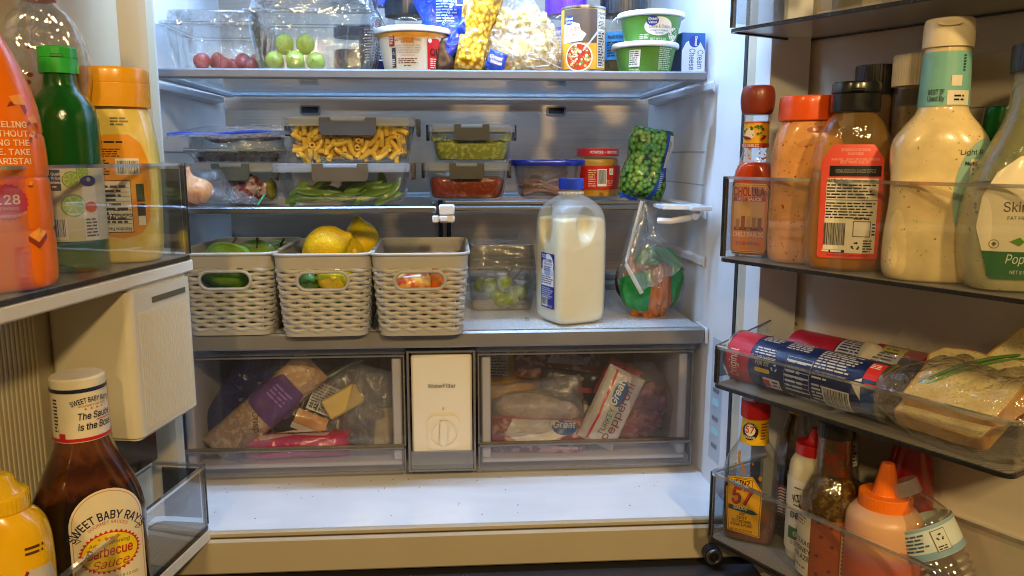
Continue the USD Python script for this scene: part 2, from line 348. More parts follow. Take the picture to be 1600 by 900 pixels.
    def put(s, thing, surf, res=0.007, off=0.0004, step=0.00022, parent=None):
        for (name, col, layer), L in sorted(s.it.items(), key=lambda q: (q[0][2], q[0][0])):
            V, F, n = [], [], 0
            for v, f in L: V.append(v); F.append(f + n); n += len(v)
            V, F = np.vstack(V), np.vstack(F)
            if not isinstance(surf, Flat):
                V3 = np.c_[V, np.zeros(len(V))]
                e = V3[F]; mx = max(np.linalg.norm(e[:, a] - e[:, b], axis=1).max() for a, b in ((0, 1), (1, 2), (2, 0)))
                if mx > res:
                    V3, F = trimesh.remesh.subdivide_to_size(V3, F, max_edge=res, max_iter=12); V = V3[:, :2]
            W = surf.wrap(V, off + step * layer)
            tri = trimesh.Trimesh(W, F, process=False)
            w0 = V[F]; area = ((w0[:, 1, 0] - w0[:, 0, 0]) * (w0[:, 2, 1] - w0[:, 0, 1]) - (w0[:, 2, 0] - w0[:, 0, 0]) * (w0[:, 1, 1] - w0[:, 0, 1]))
            F2 = F.copy(); F2[area < 0] = F2[area < 0][:, ::-1]
            thing.add(name, trimesh.Trimesh(W, F2, process=False), ink(col), smooth=False, parent=parent)
        return s

def pillow(w, h, th, seed=0, nx=34, nz=34, crinkle=0.004, cf=22.0, edge=0.5, taper=None, lump=0.35):
    """A filled bag lying in the xz plane (z from 0 to h): two sheets sealed at their edges, puffed and crinkled."""
    u, v = np.meshgrid(np.linspace(-1, 1, nx), np.linspace(0, 1, nz), indexing='xy')
    puff = (np.clip(1 - np.abs(u) ** 3.0, 0, 1) ** edge) * (np.clip(1 - np.abs(2 * v - 1) ** 3.5, 0, 1) ** edge)
    wid = np.ones_like(v) if taper is None else np.interp(v, *zip(*taper))
    X = u * w / 2 * wid; Z = v * h
    def sheet(sg, sd):
        p = np.stack([X * cf, Z * cf, np.full_like(X, sd * 3.7)], -1)
        n1 = meshkit.fbm(p, 3, sd) - 0.5; n2 = meshkit.noise(p * 0.35, sd + 5) - 0.5
        n3 = np.abs(meshkit.noise(p * np.array([1.6, 0.7, 1]) + 3.1, sd + 9) - 0.5)
        Y = sg * (th / 2 * puff * (1 + lump * 2 * n2) + crinkle * 0.4) + crinkle * (2.2 * n1 + 1.4 * n3) * (0.35 + puff)
        return np.stack([X + crinkle * 0.8 * (meshkit.noise(p * 0.8 + 9, sd) - .5), Y, Z], -1)
    a, b = sheet(-1, seed), sheet(1, seed + 50)
    bd = (np.abs(u) > 0.999) | (v < 1e-6) | (v > 1 - 1e-6)
    mid = (a + b) / 2; a[bd] = mid[bd] + (0, -0.0003, 0); b[bd] = mid[bd] + (0, 0.0003, 0)
    V = np.vstack([a.reshape(-1, 3), b.reshape(-1, 3)]); N = nx * nz
    i, j = np.meshgrid(np.arange(nz - 1), np.arange(nx - 1), indexing='ij'); k = i * nx + j
    f1 = np.concatenate([np.stack([k, k + 1, k + nx + 1], -1).reshape(-1, 3), np.stack([k, k + nx + 1, k + nx], -1).reshape(-1, 3)])
    ring = np.concatenate([np.arange(nx), np.arange(1, nz) * nx + nx - 1, (nz - 1) * nx + np.arange(nx - 2, -1, -1), np.arange(nz - 2, 0, -1) * nx])
    r2 = np.roll(ring, -1); f2 = np.concatenate([np.stack([ring, ring + N, r2 + N], -1), np.stack([ring, r2 + N, r2], -1)])
    return trimesh.Trimesh(V, np.vstack([f1, f1[:, ::-1] + N, f2]), process=False)
def sheet(fn, nx=20, nz=20, th=0.0006):
    """A thin sheet through fn(u, v) for u, v in 0..1, closed."""
    u, v = np.meshgrid(np.linspace(0, 1, nx), np.linspace(0, 1, nz), indexing='xy')
    P = fn(u, v); du = np.gradient(P, axis=1); dv = np.gradient(P, axis=0); n = np.cross(du, dv); n /= np.linalg.norm(n, axis=2, keepdims=True) + 1e-12
    V = np.vstack([(P - n * th / 2).reshape(-1, 3), (P + n * th / 2).reshape(-1, 3)]); N = nx * nz
    i, j = np.meshgrid(np.arange(nz - 1), np.arange(nx - 1), indexing='ij'); k = i * nx + j
    f1 = np.concatenate([np.stack([k, k + nx + 1, k + 1], -1).reshape(-1, 3), np.stack([k, k + nx, k + nx + 1], -1).reshape(-1, 3)])
    ring = np.concatenate([np.arange(nx), np.arange(1, nz) * nx + nx - 1, (nz - 1) * nx + np.arange(nx - 2, -1, -1), np.arange(nz - 2, 0, -1) * nx])
    r2 = np.roll(ring, -1); f2 = np.concatenate([np.stack([ring, r2 + N, ring + N], -1), np.stack([ring, r2, r2 + N], -1)])
    return trimesh.Trimesh(V, np.vstack([f1, f1[:, ::-1] + N, f2]), process=False)
def shell(rows_out, wall, n=64, k=2, rim=None):
    """An open vessel: the outer rows, then the inner ones back down to a floor."""
    A = [list(r) for r in rows_out]; B = [[max(r[0], A[0][0] + wall), max(r[1] - wall, 1e-4), max(r[2] - wall, 1e-4)] + list(r[3:]) for r in A[::-1]]
    return Loft(A, n, k).A, Loft(B, n, k).A
def vessel(rows, wall=0.002, n=64, k=2):
    a, b = shell(rows, wall, n, k); L = Loft(np.vstack([a, b]), n, 0); return L.mesh()
def ball(r=1.0, sub=3, seed=None, amp=0.0, fr=2.0, s=(1, 1, 1)):
    m = trimesh.creation.icosphere(sub, 1.0); v = np.array(m.vertices)
    if amp: v = v * (1 + amp * 2 * (meshkit.fbm(v * fr + 11.3 * (seed or 0), 3, seed or 0) - 0.5))[:, None]
    return trimesh.Trimesh(v * r * np.asarray(s), m.faces, process=False)
# ------------------------------------------------------------------ frames of the two doors (s along the door away from its hinge, t towards the room, 0 at the bins' fronts)
class Frame:
    def __init__(s, o, deg):
        a = math.radians(deg); s.o = np.array(o, float); s.u = np.array([math.sin(a), -math.cos(a)]); s.rz = math.degrees(math.atan2(s.u[1], s.u[0]))
        s.n = np.array([s.u[1], -s.u[0]]) if deg > 0 else np.array([-s.u[1], s.u[0]])
    def at(s, q, t, z): p = s.o + s.u * q + s.n * t; return (p[0], p[1], z)
    def mesh(s, m):
        m = tm(m).copy(); v = np.array(m.vertices); m.vertices = np.c_[s.o + v[:, :1] * s.u + v[:, 1:2] * s.n, v[:, 2]]
        if s.u[0] * s.n[1] - s.u[1] * s.n[0] < 0: m.faces = np.array(m.faces)[:, ::-1]
        return m
RD = Frame((0.358, -0.192), 29.5); LD = Frame((-0.288, -0.140), -10.2)

# ------------------------------------------------------------------ the refrigerator
STEEL = brushed(c(214, 194, 174), rough=0.36)
STEEL_TRIM = brushed(c(150, 150, 152), rough=0.3, scale=(3, 300, 300))
DARK = plain(c(40, 40, 44), rough=0.45, vary=0.1, bump=0.05, bscale=900)
GASKET = plain(c(50, 50, 54), rough=0.6)
fr = Thing('refrigerator', 'open white refrigerator with a steel back wall and both doors swung wide', 'refrigerator', (0, 0, 0))
XL, XR, YB, ZF, ZT = -0.395, 0.412, 0.42, 0.760, 1.72
fr.add('rear_panel', bx(XL - .01, XR + .01, YB, YB + .02, ZF - .02, ZT + .02), STEEL)
def wall(sg, x):
    """A moulded side wall: deep part, step, flared front."""
    prof = [(0, 0.44), (0, 0.035), (0.004, 0.028), (0.006, 0.012), (0.001, 0.004), (0.004, -0.02), (0.018, -0.135), (0.020, -0.142), (0.070, -0.142), (0.070, 0.44)]
    p = Polygon([(x + sg * a, b) for a, b in prof]); return ext(p, ZF - .03, ZT + .02)
WL = fr.add('side_wall', wall(-1, XL), LINER, smooth=35); WR = fr.add('side_wall', wall(1, XR), LINER, smooth=35)
for path, sg, x in ((WL, -1, XL), (WR, 1, XR)):
    for z in (1.345, 1.158, 1.086):                                   # moulded shelf supports
        y0, y1 = (0.015, 0.36) if z > 1.3 else (0.03, 0.40)
        q = Polygon([(0, 0), (0.016, 0.004), (0.016, 0.013), (0, 0.016)])
        m = trimesh.creation.extrude_polygon(q, y1 - y0, engine='earcut'); v = np.array(m.vertices)
        taper = np.clip((v[:, 2]) / 0.05, 0.25, 1)
        m.vertices = np.c_[x - sg * v[:, 0] * taper, y0 + v[:, 2], z - 0.004 + v[:, 1]]
        if sg < 0: m.faces = np.array(m.faces)
        else: m.faces = np.array(m.faces)[:, ::-1]
        fr.add('shelf_support', m, LINER, parent=path)
    for z in (1.255, 1.205):                                          # shallow moulded seams
        fr.add('seam', bx(x - sg * .0008 if sg > 0 else x - .001, x + .001 if sg > 0 else x + .0008, .05, .40, z, z + .0015, .0003), plain(c(150, 152, 158), .5), parent=path)
# small levelled control strip on the right wall
pw = lambda y: XR + np.interp(-y, [0.02, 0.135], [0.004, 0.018])
def strip(y0, y1, z0, z1, off, mat, name, par=WR):
    v = np.array([(pw(y0) - off, y0, z0), (pw(y1) - off, y1, z0), (pw(y1) - off, y1, z1), (pw(y0) - off, y0, z1)]); w = v + (0.004, 0, 0)
    return fr.add(name, tm(m3.Manifold.hull_points(np.vstack([v, w]))), mat, parent=par)
strip(-.016, -.052, .800, .985, .0012, clear((.93, .96, .98), haze=.35, hcol=(.72, .80, .90)), 'control_strip')
GLOW = usdkit.material(stage, '/World/Looks/lit_digits', {'e': ('emission', {'color': (0.35, 0.75, 1.0), 'strength': 0.30})}, [], surface='e.emission')
for k, z in enumerate((.962, .935, .905, .885, .862, .84, .82)):
    strip(-.025, -.042, z, z + (.010 if k % 2 else .006), .0018, GLOW if k % 2 else plain(c(120, 128, 140), .5), 'indicator')
fr.add('ceiling_with_baffles', cat_([bx(XL - .02, XR + .02, -.142, .44, ZT, ZT + .02), bx(XL - .02, XR + .02, -.112, -.101, 1.612, ZT - .0005, .002), bx(XL - .02, XR + .02, .088, .098, 1.612, ZT - .0005, .002)]), LINER)  # ceiling plus two unseen lips, added to keep diode light off the doors
SMEAR = usdkit.material(stage, '/World/Looks/wiped_floor', {'g': ('geometry', {}), 'mp': ('mapping', {'scale': (5, 9, 1)}), 'n': ('noise_texture', {'scale': 1.0, 'detail': 5, 'distortion': 1.5}), 'q': ('map_range', {'from_min': .35, 'from_max': .7, 'to_min': .13, 'to_max': .20}), 'r': ('rgb_ramp', {'ramp': [(.3, c(224, 225, 228)), (.7, c(234, 235, 238))]}), 'p': ('principled_bsdf', {'coat_weight': .2})}, [('g.position', 'mp.vector'), ('mp.vector', 'n.vector'), ('n.fac', 'q.value'), ('q.result', 'p.roughness'), ('n.fac', 'r.fac'), ('r.color', 'p.base_color')], 'p.BSDF')
fl = fr.add('floor', bx(XL - .004, XR + .004, -.136, YB + .01, ZF - .02, ZF), SMEAR)
crumbs = []
for k in range(40):
    x, y = rng.uniform(-.33, .39), .02 - .13 * rng.random() ** 2.2; r = rng.uniform(.0004, .0009); crumbs.append(move(ball(r, 1, k, .3), (x, y, ZF + r * .5)))
crumb = Thing('crumbs', 'tiny brown crumbs scattered over the white bottom of the refrigerator', 'crumbs', (0, 0, 0), kind='stuff'); crumb.add('crumb', cat_(crumbs), plain(c(120, 84, 40), .8))
# front sill under the floor, with the seam along it
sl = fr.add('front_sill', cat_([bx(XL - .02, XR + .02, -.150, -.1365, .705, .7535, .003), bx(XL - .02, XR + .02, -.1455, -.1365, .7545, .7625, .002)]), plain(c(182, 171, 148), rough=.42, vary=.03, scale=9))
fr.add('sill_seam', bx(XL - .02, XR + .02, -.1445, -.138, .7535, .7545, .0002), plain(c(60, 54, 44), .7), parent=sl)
m = trimesh.creation.cylinder(.0125, .016, sections=32); cap = trimesh.creation.torus(.0085, .0030, 28, 10)
hb = fr.add('hinge_bolt', move(m, (.379, -.157, .716), rx=90), plain(c(32, 32, 34), .35)); fr.add('ring', move(cap, (.379, -.166, .716), rx=90), plain(c(110, 110, 112), .25, metal=.8), parent=hb)
# freezer below
fr.add('freezer_drawer', cat_([bx(XL - .03, XR + .03, -.185, -.06, .60, .698, .006), bx(XL - .03, XR + .03, -.135, -.05, .690, .7045, .001)]), plain(c(46, 45, 50), rough=.38, vary=.06, scale=12))
# vents in the back wall
for x in (-.255, .275):
    for z in (1.335,):
        px = {-.255: -.237, .275: .231}[x]
        v = fr.add('vent_frame', move(ext(rrect(-.019, .019, -.0085, .0085, .004).difference(rrect(-.0155, .0155, -.0055, .0055, .002)), 0, .003), (px, YB - .001, z), rx=90), plain(c(120, 120, 122), .4, metal=.6))
        fr.add('vent_slot', bx(px - .0155, px + .0155, YB - .0015, YB + .001, z - .0055, z + .0055, .0002), plain(c(18, 18, 20), .6), parent=v)
# ledge at the foot of the back wall
fr.add('rear_ledge', cat_([bx(XL, XR, .35, YB, .985, 1.012, .004), bx(XL, XR, .372, YB, 1.010, 1.026, .004)]), plain(c(160, 160, 160), .4, metal=.3))
# wire behind the middle of the folding shelf
fr.add('shelf_post', cat_([bx(.002, .010, .395, .419, .995, 1.172), bx(.018, .026, .395, .419, .995, 1.172)]), plain(c(30, 30, 34), .4))

# ------------------------------------------------------------------ right door
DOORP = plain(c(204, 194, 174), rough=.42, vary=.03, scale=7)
prof = Polygon([(-.060, -.20), (-.060, -.108), (-.052, -.102), (-.030, -.102), (-.022, -.108), (-.014, -.140), (.72, -.140), (.74, -.102), (.78, -.102), (.78, -.20)])
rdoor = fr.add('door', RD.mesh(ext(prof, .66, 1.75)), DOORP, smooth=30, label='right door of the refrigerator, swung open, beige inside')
fr.add('gasket', RD.mesh(ext(Polygon([(-.0655, -.19), (-.0655, -.107), (-.0605, -.107), (-.0605, -.19)]), .66, 1.75)), GASKET, parent=rdoor)
for z in (1.128, 1.392, .97):                                        # raised pads that carry the bins
    fr.add('moulding', RD.mesh(bx(.02, .70, -.1405, -.1375, z + .03, z + .034, .001)), DOORP, parent=rdoor)
fr.add('moulding', RD.mesh(bx(.085, .60, -.1405, -.1382, 1.30, 1.356, .0012)), DOORP, parent=rdoor)
# ------------------------------------------------------------------ left door
prof = Polygon([(-.075, -.16), (-.075, -.075), (-.068, -.070), (-.052, -.070), (-.045, -.078), (-.038, -.100), (.72, -.100), (.74, -.07), (.78, -.07), (.78, -.16)])
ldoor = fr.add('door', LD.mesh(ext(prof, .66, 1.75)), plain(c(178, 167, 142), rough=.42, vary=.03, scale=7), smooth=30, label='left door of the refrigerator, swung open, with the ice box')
fr.add('gasket', LD.mesh(ext(Polygon([(-.082, -.15), (-.082, -.076), (-.0755, -.076), (-.0755, -.15)]), .66, 1.75)), plain(c(178, 178, 176), .55), parent=ldoor)
rib = [bx(.16 + k * .0066, .1628 + k * .0066, -.1002, -.0988, .70, 1.10, .0006) for k in range(60)]
fr.add('ribbed_panel', LD.mesh(cat_(rib)), plain(c(206, 198, 172), rough=.45, vary=.03), parent=ldoor)
# ice box below the upper bin
BOXM = plain(c(216, 208, 184), rough=.40, vary=.02, scale=10, bump=.04, bscale=700)
ice = fr.add('ice_box', LD.mesh(soft(rrect(.008, .140, -.1005, -.0005, .010), .936, 1.108, .004)), BOXM)
fr.add('rib', LD.mesh(cat_([bx(.020 + k * .0036, .0216 + k * .0036, -.0008, .0001, .946, 1.078, .0003) for k in range(30)])), BOXM, parent=ice)
fr.add('grip_slot', LD.mesh(bx(.026, .098, -.0008, .0007, 1.0862, 1.0926, .0003)), plain(c(96, 90, 72), .6), parent=ice)
fr.add('door_ledge', LD.mesh(bx(.002, .66, -.0995, .0005, 1.1085, 1.1240, .0022)), plain(c(228, 224, 210), rough=.4, vary=.02))
fr.add('door_ledge', LD.mesh(bx(.002, .66, -.0995, .0005, .752, .7690, .0022)), plain(c(226, 222, 206), rough=.4, vary=.02))
DARKGLASS = plain(c(30, 28, 28), rough=.12, vary=.2, scale=30, coat=.6)
fr.add('dark_housing', LD.mesh(cat_([bx(.030, .145, -.0992, -.048, .872, .9355, .002), bx(.060, .30, -.0992, -.076, .78, .8715, .002)])), DARKGLASS)

# ------------------------------------------------------------------ glass shelves
GLASS = clear((.90, .94, .95), rough=.02, gain=1.1)
sh = Thing('glass_shelf', 'full-width upper glass shelf with grey metal front edge under the grapes', 'shelf', (0.008, 0, 1.3675), group='glass shelves')
W2 = .387
sh.add('pane', bx(-W2 + .004, W2 - .004, .0125, .385, -.0055, -.0012, .0008), GLASS)
sh.add('front_trim', bx(-W2, W2, -.003, .012, -.0130, 0, .0022), plain(c(118, 122, 130), .42, vary=.05, scale=30, metal=.2))
sh.add('rear_trim', bx(-W2, W2, .385, .398, -.010, .004, .002), plain(c(176, 182, 192), .35))
for sg in (-1, 1): sh.add('side_rail', bx(sg * W2 - (.010 if sg > 0 else 0), sg * W2 + (0 if sg > 0 else .010), .0125, .385, -.0125, -.0058, .001), plain(c(170, 176, 186), .4))
ml = Thing('glass_shelf', 'left half of the middle shelf, gold-lit metal edge below the snow peas', 'shelf', (-.188, 0, 1.1785))
ml.add('pane', bx(-.196, .194, .0125, .37, -.0055, -.0010, .0008), GLASS)
ml.add('front_trim', bx(-.197, .197, -.004, .0122, -.0095, 0, .0018), STEEL_TRIM)
ml.add('rear_trim', bx(-.196, .196, .37, .383, -.010, .003, .002), plain(c(150, 152, 158), .4))
mr = Thing('glass_shelf', 'right half of the middle shelf behind the milk jug, slid back in white brackets', 'shelf', (.185, 0, 1.1775))
mr.add('pane', bx(-.166, .166, .140, .37, -.0055, -.0010, .0008), GLASS)
mr.add('front_trim', cat_([bx(-.166, .160, .130, .1395, -.0055, .0012, .0015), bx(-.166, .150, .118, .1295, -.0135, -.0068, .0015)]), STEEL_TRIM)
mr.add('rear_trim', bx(-.166, .166, .37, .383, -.010, .003, .002), plain(c(150, 152, 158), .4))
WPL = plain(c(222, 224, 228), rough=.3, vary=.02)
mr.add('bracket', cat_([bx(-.172, -.150, -.012, .012, -.0105, .0035, .0015), bx(-.182, -.1725, -.008, .010, -.022, -.012, .0015), bx(-.172, -.150, -.010, .012, -.0215, -.0115, .002), bx(-.1705, -.160, -.014, -.0105, -.0195, -.0125, .001)]), WPL, label='white plastic clip joining the two shelf halves')
q = Polygon([(.150, -.010), (.214, -.026), (.216, .05), (.150, .05)])
mr.add('bracket', cat_([ext(q, -.004, .001), bx(.196, .216, .05, .36, -.004, .001, .001), move(tube([(.205, -.012, -.009), (.19, -.006, -.017), (.165, .0, -.022), (.148, .01, -.022)], .0045, 8), (0, 0, 0)), bx(.186, .216, -.030, -.012, -.0055, .0010, .001), move(trimesh.creation.cylinder(.005, .012, sections=16), (.196, -.012, -.014), rx=90)]), WPL, label='white plastic bracket at the right wall')
lo = Thing('lower_shelf', 'full-width lowest shelf with wide brushed metal front under the baskets and milk jug', 'shelf', (.015, 0, .995))
MAT = studded(c(196, 198, 200), .35, 260, .55)
lo.add('shelf_top', bx(-.375, .388, .0145, .352, -.006, 0, .001), MAT)
lo.add('front_trim', bx(-.378, .392, -.002, .014, -.0235, .0005, .003), plain(c(146, 143, 140), rough=.33, metal=.4, vary=.05, scale=8))
lo.add('end_cap', bx(.3925, .397, -.002, .05, -.0235, .0005, .001), LINER)

# ------------------------------------------------------------------ crisper drawers
SMOKE = clear((.93, .93, .94), rough=.04, gain=.9, haze=.03, hcol=(.6, .6, .66))
EDGE = plain(c(112, 110, 114), rough=.18, coat=.5)
TRAYW = plain(c(206, 204, 208), rough=.4, vary=.02)
def crisper(x0, x1, label):
    t = Thing('crisper_drawer', label, 'drawer', ((x0 + x1) / 2, .028, .774)); w = (x1 - x0) / 2; H = .187
    t.add('front_panel', bx(-w, w, 0, .004, .0385, H - .006, .0012), SMOKE)
    t.add('lower_lip', bx(-w + .001, w - .001, -.010, -.0065, .002, .036, .001), clear((.88, .88, .90), rough=.05, haze=.05, hcol=(.85, .84, .88)))
    fr_ = sbox(-w, .0385, w, H - .006); inn = sbox(-w + .0022, .0410, w - .0022, H - .0085)
    e = ext(fr_.difference(inn), 0, .0035); e.vertices = np.c_[e.vertices[:, 0], -.0005 - e.vertices[:, 2], e.vertices[:, 1]]; e.faces = np.array(e.faces)
    t.add('front_edge', e, EDGE, smooth=False)
    t.add('pull_bar', cat_([bx(-w + .002, w - .002, -.012, -.001, .0365, .0392, .0008), bx(-w + .001, w - .001, -.0125, -.0105, .0005, .0030, .0006), bx(-w, -w + .002, -.012, -.0005, .001, .037, .0006), bx(w - .002, w, -.012, -.0005, .001, .037, .0006)]), EDGE)
    t.add('upper_rail', bx(-w - .002, w + .002, -.004, .012, H - .004, H + .004, .001), clear((.70, .71, .74), rough=.05, haze=.2))
    for sg in (-1, 1):
        a, b = sorted((sg * (w - .020), sg * (w - .006))); t.add('side_wall', bx(a, b, .006, .33, .012, H - .012, .002), TRAYW)
    t.add('rear_wall', bx(-w + .006, w - .006, .318, .33, .012, H - .02, .002), plain(c(130, 128, 134), .5))
    t.add('tray_floor', bx(-w + .006, w - .006, .006, .33, .004, .011, .002), TRAYW)
    return t
crL = crisper(-.379, -.043, 'left clear crisper drawer holding cheese and a magenta bag')
crR = crisper(.067, .399, 'right clear crisper drawer holding meat packs and a pepperoni bag')
# water filter between the drawers
FC = plain(c(232, 226, 210), rough=.4, vary=.02, scale=12)
wf = fr.add('filter_cover', cat_([bx(-.0335, .0580, .026, .10, .800, .9535, .003), bx(-.0335, .0580, .034, .10, .954, .962, .001)]), FC)
e = ext(sbox(-.0395, .772, .0635, .9625).difference(sbox(-.0362, .775, .0602, .9590)), 0, .02); e.vertices = np.c_[e.vertices[:, 0], .040 - e.vertices[:, 2], e.vertices[:, 1]]
fr.add('filter_frame', e, EDGE, smooth=False, parent=wf)
fr.add('filter_flap', bx(-.0355, .0595, .0175, .0205, .776, .806, .001), clear((.86, .86, .86), rough=.05, haze=.15), parent=wf)
sq = affinity.translate(rrect(-.0245, .0245, -.0275, .0275, .012), .0140, .8325)
kn = cat_([soft(sq.difference(Point(.014, .8325).buffer(.0205, quad_segs=16)), 0, .004, .001), soft(rrect(.0090, .0190, .812, .853, .0045), .0, .0075, .0015), ext(Point(.014, .8325).buffer(.0205, quad_segs=16), -.001, .0004), ext(Point(.014, .8325).buffer(.0165, quad_segs=16).difference(sbox(.006, .8, .022, .87)), 0, .0030)])
kn.vertices = np.c_[kn.vertices[:, 0], .0258 - kn.vertices[:, 2], kn.vertices[:, 1]]; kn.faces = np.array(kn.faces)[:, ::-1] if kn.volume < 0 else kn.faces
fr.add('filter_knob', kn, FC, smooth=30, parent=wf)
class _P:                                                            # lets Art print onto parts of the refrigerator
    def __init__(s, par): s.par = par
    def add(s, name, mesh, mat, smooth=False, parent=None): return fr.add(name, mesh, mat, smooth=smooth, parent=s.par)
A = Art(); A.text('WaterFilter', .0125, .9030, .0064, c(52, 48, 44), bold=False, w=.042)
A.poly(affinity.translate(Polygon([(0, .004), (.0018, .0005), (.0012, -.0015), (-.0012, -.0015), (-.0018, .0005)]), .014, .8695), c(196, 188, 168))
A.put(_P(wf), Flat((0, .0255, 0)))

# ------------------------------------------------------------------ door bins
BINC = clear((.975, .98, .975), rough=.03, gain=1.2, f0=.045, haze=.012, hcol=(.8, .82, .84))
BINEDGE = clear((.82, .85, .86), rough=.06, gain=2.4, f0=.16, haze=.14, hcol=(.85, .88, .92))  # pale haze in the colour stands in for the highlight along the rims
SMOKED = clear((.42, .43, .46), rough=.08, gain=1.2)
BINFLOOR = studded(c(170, 166, 160), .3, 190, .9, transp=.25)
BINDARK = plain(c(26, 26, 28), rough=.25, coat=.4, bump=.5, bscale=500)  # black look of refracting clear plastic edges, put into a dark colour
def door_bin(F, s0, s1, tb, z0, z1, label, name='door_bin', back=None, r=.012):
    t = Thing(name, label, 'door bin', F.at((s0 + s1) / 2, tb / 2, z0)); o = np.array(F.at((s0 + s1) / 2, tb / 2, z0))
    loc = lambda m: (lambda q: (q.apply_translation(-o), q)[1])(F.mesh(m))
    base = rrect(s0, s1, tb, 0, r)
    ring = base.difference(base.buffer(-.0024)); back = back or (z1 - z0)
    cut = sbox(s0 + .02, tb - .01, s1 - .02, tb + .006)
    t.add('bin_wall', loc(ext(ring, z0 + .004, z1)), BINC, smooth=50)
    rim = base.buffer(.0008).difference(base.buffer(-.0042))
    t.add('rim', loc(ext(rim, z1, z1 + .0035)), BINEDGE, smooth=50)
    t.add('bin_floor', loc(ext(base.buffer(-.0028), z0 + .002, z0 + .005)), BINFLOOR)
    t.add('foot_edge', loc(ext(ring.buffer(.0006), z0, z0 + .0040)), BINDARK, smooth=50)
    post = Point(s0 + r * .36, -r * .36).buffer(.0035, quad_segs=5)
    t.add('corner_edge', loc(ext(post, z0 + .006, z1 + .003)), BINDARK)
    end = sbox(s0 - .0006, tb + .012, s0 + .0018, -.012)
    t.add('end_plate', loc(ext(end, z0 + .012, z1 - .004)), SMOKED if z1 - z0 < .08 or F is LD else clear((.78, .80, .84), rough=.05))
    if back > z1 - z0:
        q = Polygon([(tb + .001, z1), (tb + .001, z0 + back), (tb + .012, z0 + back), (-.012, z1 + .003), (-.004, z1)])
        e = ext(q, 0, .0024); e.vertices = np.c_[s0 + e.vertices[:, 2], e.vertices[:, 0], e.vertices[:, 1]]
        t.add('end_flap', loc(e), BINC)
        ln = tube([(s0 + .001, -.004, z1 + .003), (s0 + .001, tb + .012, z0 + back), (s0 + .004, tb + .003, z0 + back - .002), (s0 + .02, tb + .003, z0 + back - .01)], .0011, 6)
        t.add('flap_edge', loc(ln), EDGE)
    return t
door_bin(RD, 0, .56, -.138, 1.392, 1.50, 'topmost bin on the right door, almost out of the picture above the sauces')
door_bin(RD, 0, .56, -.138, 1.122, 1.222, 'clear right door bin full of sauce and dressing bottles')
b3 = door_bin(RD, 0, .355, -.138, .962, 1.012, 'shallow clear right door bin holding the dough can and bread', back=.078, r=.010)
door_bin(RD, 0, .56, -.138, .757, .846, 'lowest clear bin on the right door, with the squeeze bottle')
door_bin(LD, 0, .56, -.0975, 1.1245, 1.238, 'upper clear bin on the left door, with orange and green bottles')
door_bin(LD, 0, .56, -.074, .7695, .853, 'lower clear bin on the left door, half empty beside the barbecue sauce')
# ================================================================== things on the upper shelf
Z1 = 1.3676
PET = clear((.95, .97, .98), rough=.04, bump=.35, bscale=45, gain=1.5, haze=.03, f0=.05)
PETRIM = clear((.92, .95, .96), rough=.05, bump=.2, bscale=60, gain=1.6, haze=.06, f0=.09)
def corr(n, amp, z0, z1):
    """Moulded upright flutes between two heights."""
    def f(V, th):
        w = np.clip((V[:, :, 2] - z0) / .008, 0, 1) * np.clip((z1 - V[:, :, 2]) / .008, 0, 1)
        k = 1 + amp * w * np.sign(np.sin(n * th))[None, :] * np.abs(np.sin(n * th))[None, :] ** .4
        V = V.copy(); V[:, :, 0] *= k; V[:, :, 1] *= k; return V
    return f
def clamshell(name, label, cat, loc, w, d, h, rz=0, lid=.018, group=None, tag=None, flutes=18):
    t = Thing(name, label, cat, loc, rz, group)
    a, b = w / 2, d / 2; ht = h - lid
    V = vessel([(0, a * .80, b * .80, 6), (0, a * .86, b * .86, 6), (.006, a * .87, b * .87, 6), (ht - .006, a * .965, b * .965, 7), (ht, a * .97, b * .97, 7)], .0011, 144, 1)
    v = np.array(V.vertices); th = np.arctan2(v[:, 1] / b, v[:, 0] / a); k = 1 + .022 * np.sign(np.sin(flutes * th)) * np.clip((v[:, 2] - .008) / .006, 0, 1) * np.clip((ht - .012 - v[:, 2]) / .006, 0, 1)
    V.vertices = np.c_[v[:, 0] * k, v[:, 1] * k, v[:, 2]]
    t.add('tray', V, PET, smooth=50)
    ring = rrect(-a, a, -b, b, .012)
    t.add('rim', cat_([ext(ring.difference(ring.buffer(-.004)), ht - .001, ht + .0012), ext(ring.difference(ring.buffer(-.0035)), ht + .0026, ht + .0046)]), PETRIM)
    L = vessel([(-lid, a * .84, b * .84, 7), (-lid, a * .90, b * .90, 7), (-lid + .004, a * .915, b * .915, 7), (-.002, a * .955, b * .955, 7), (0, a * .96, b * .96, 7)], .0010, 144, 1)
    L.vertices = np.array(L.vertices) * (1, 1, -1); L.faces = np.array(L.faces)[:, ::-1]; L.apply_translation((0, 0, ht + .003))
    t.add('lid', L, PET, smooth=50)
    for q in (bx(-a * .28, a * .12, -b - .0075, -b + .003, ht - .003, ht + .004, .001), bx(-a * .7, -a * .5, -b - .004, -b + .003, ht - .002, ht + .003, .001), bx(a * .45, a * .62, -b - .004, -b + .003, ht - .002, ht + .003, .001)): t.add('closure_tab', q, PETRIM)
    return t
st = clamshell('clamshell_box', 'empty-looking clear clamshell with a few strawberries, left end of the upper shelf', 'clamshell', (-.300, .098, Z1), .138, .165, .078)
st.add('hinge_flap', sheet(lambda u, v: np.stack([-.066 - .030 * u, -.05 + .10 * v, .060 + .010 * u - .004 * np.sin(v * 3.1)], -1), 8, 8, .001), PETRIM)
STRAW = spotted(c(168, 26, 34), c(220, 170, 90), 900, .60, .66, rough=.3, coat=.3, bump=.4)
LEAF = plain(c(74, 110, 44), .5, vary=.3, scale=200)
sb = Thing('strawberry', 'red strawberry lying leftmost in the clear clamshell', 'strawberry', (-.338, .105, Z1 + .004), 20, 'strawberries in the clamshell')
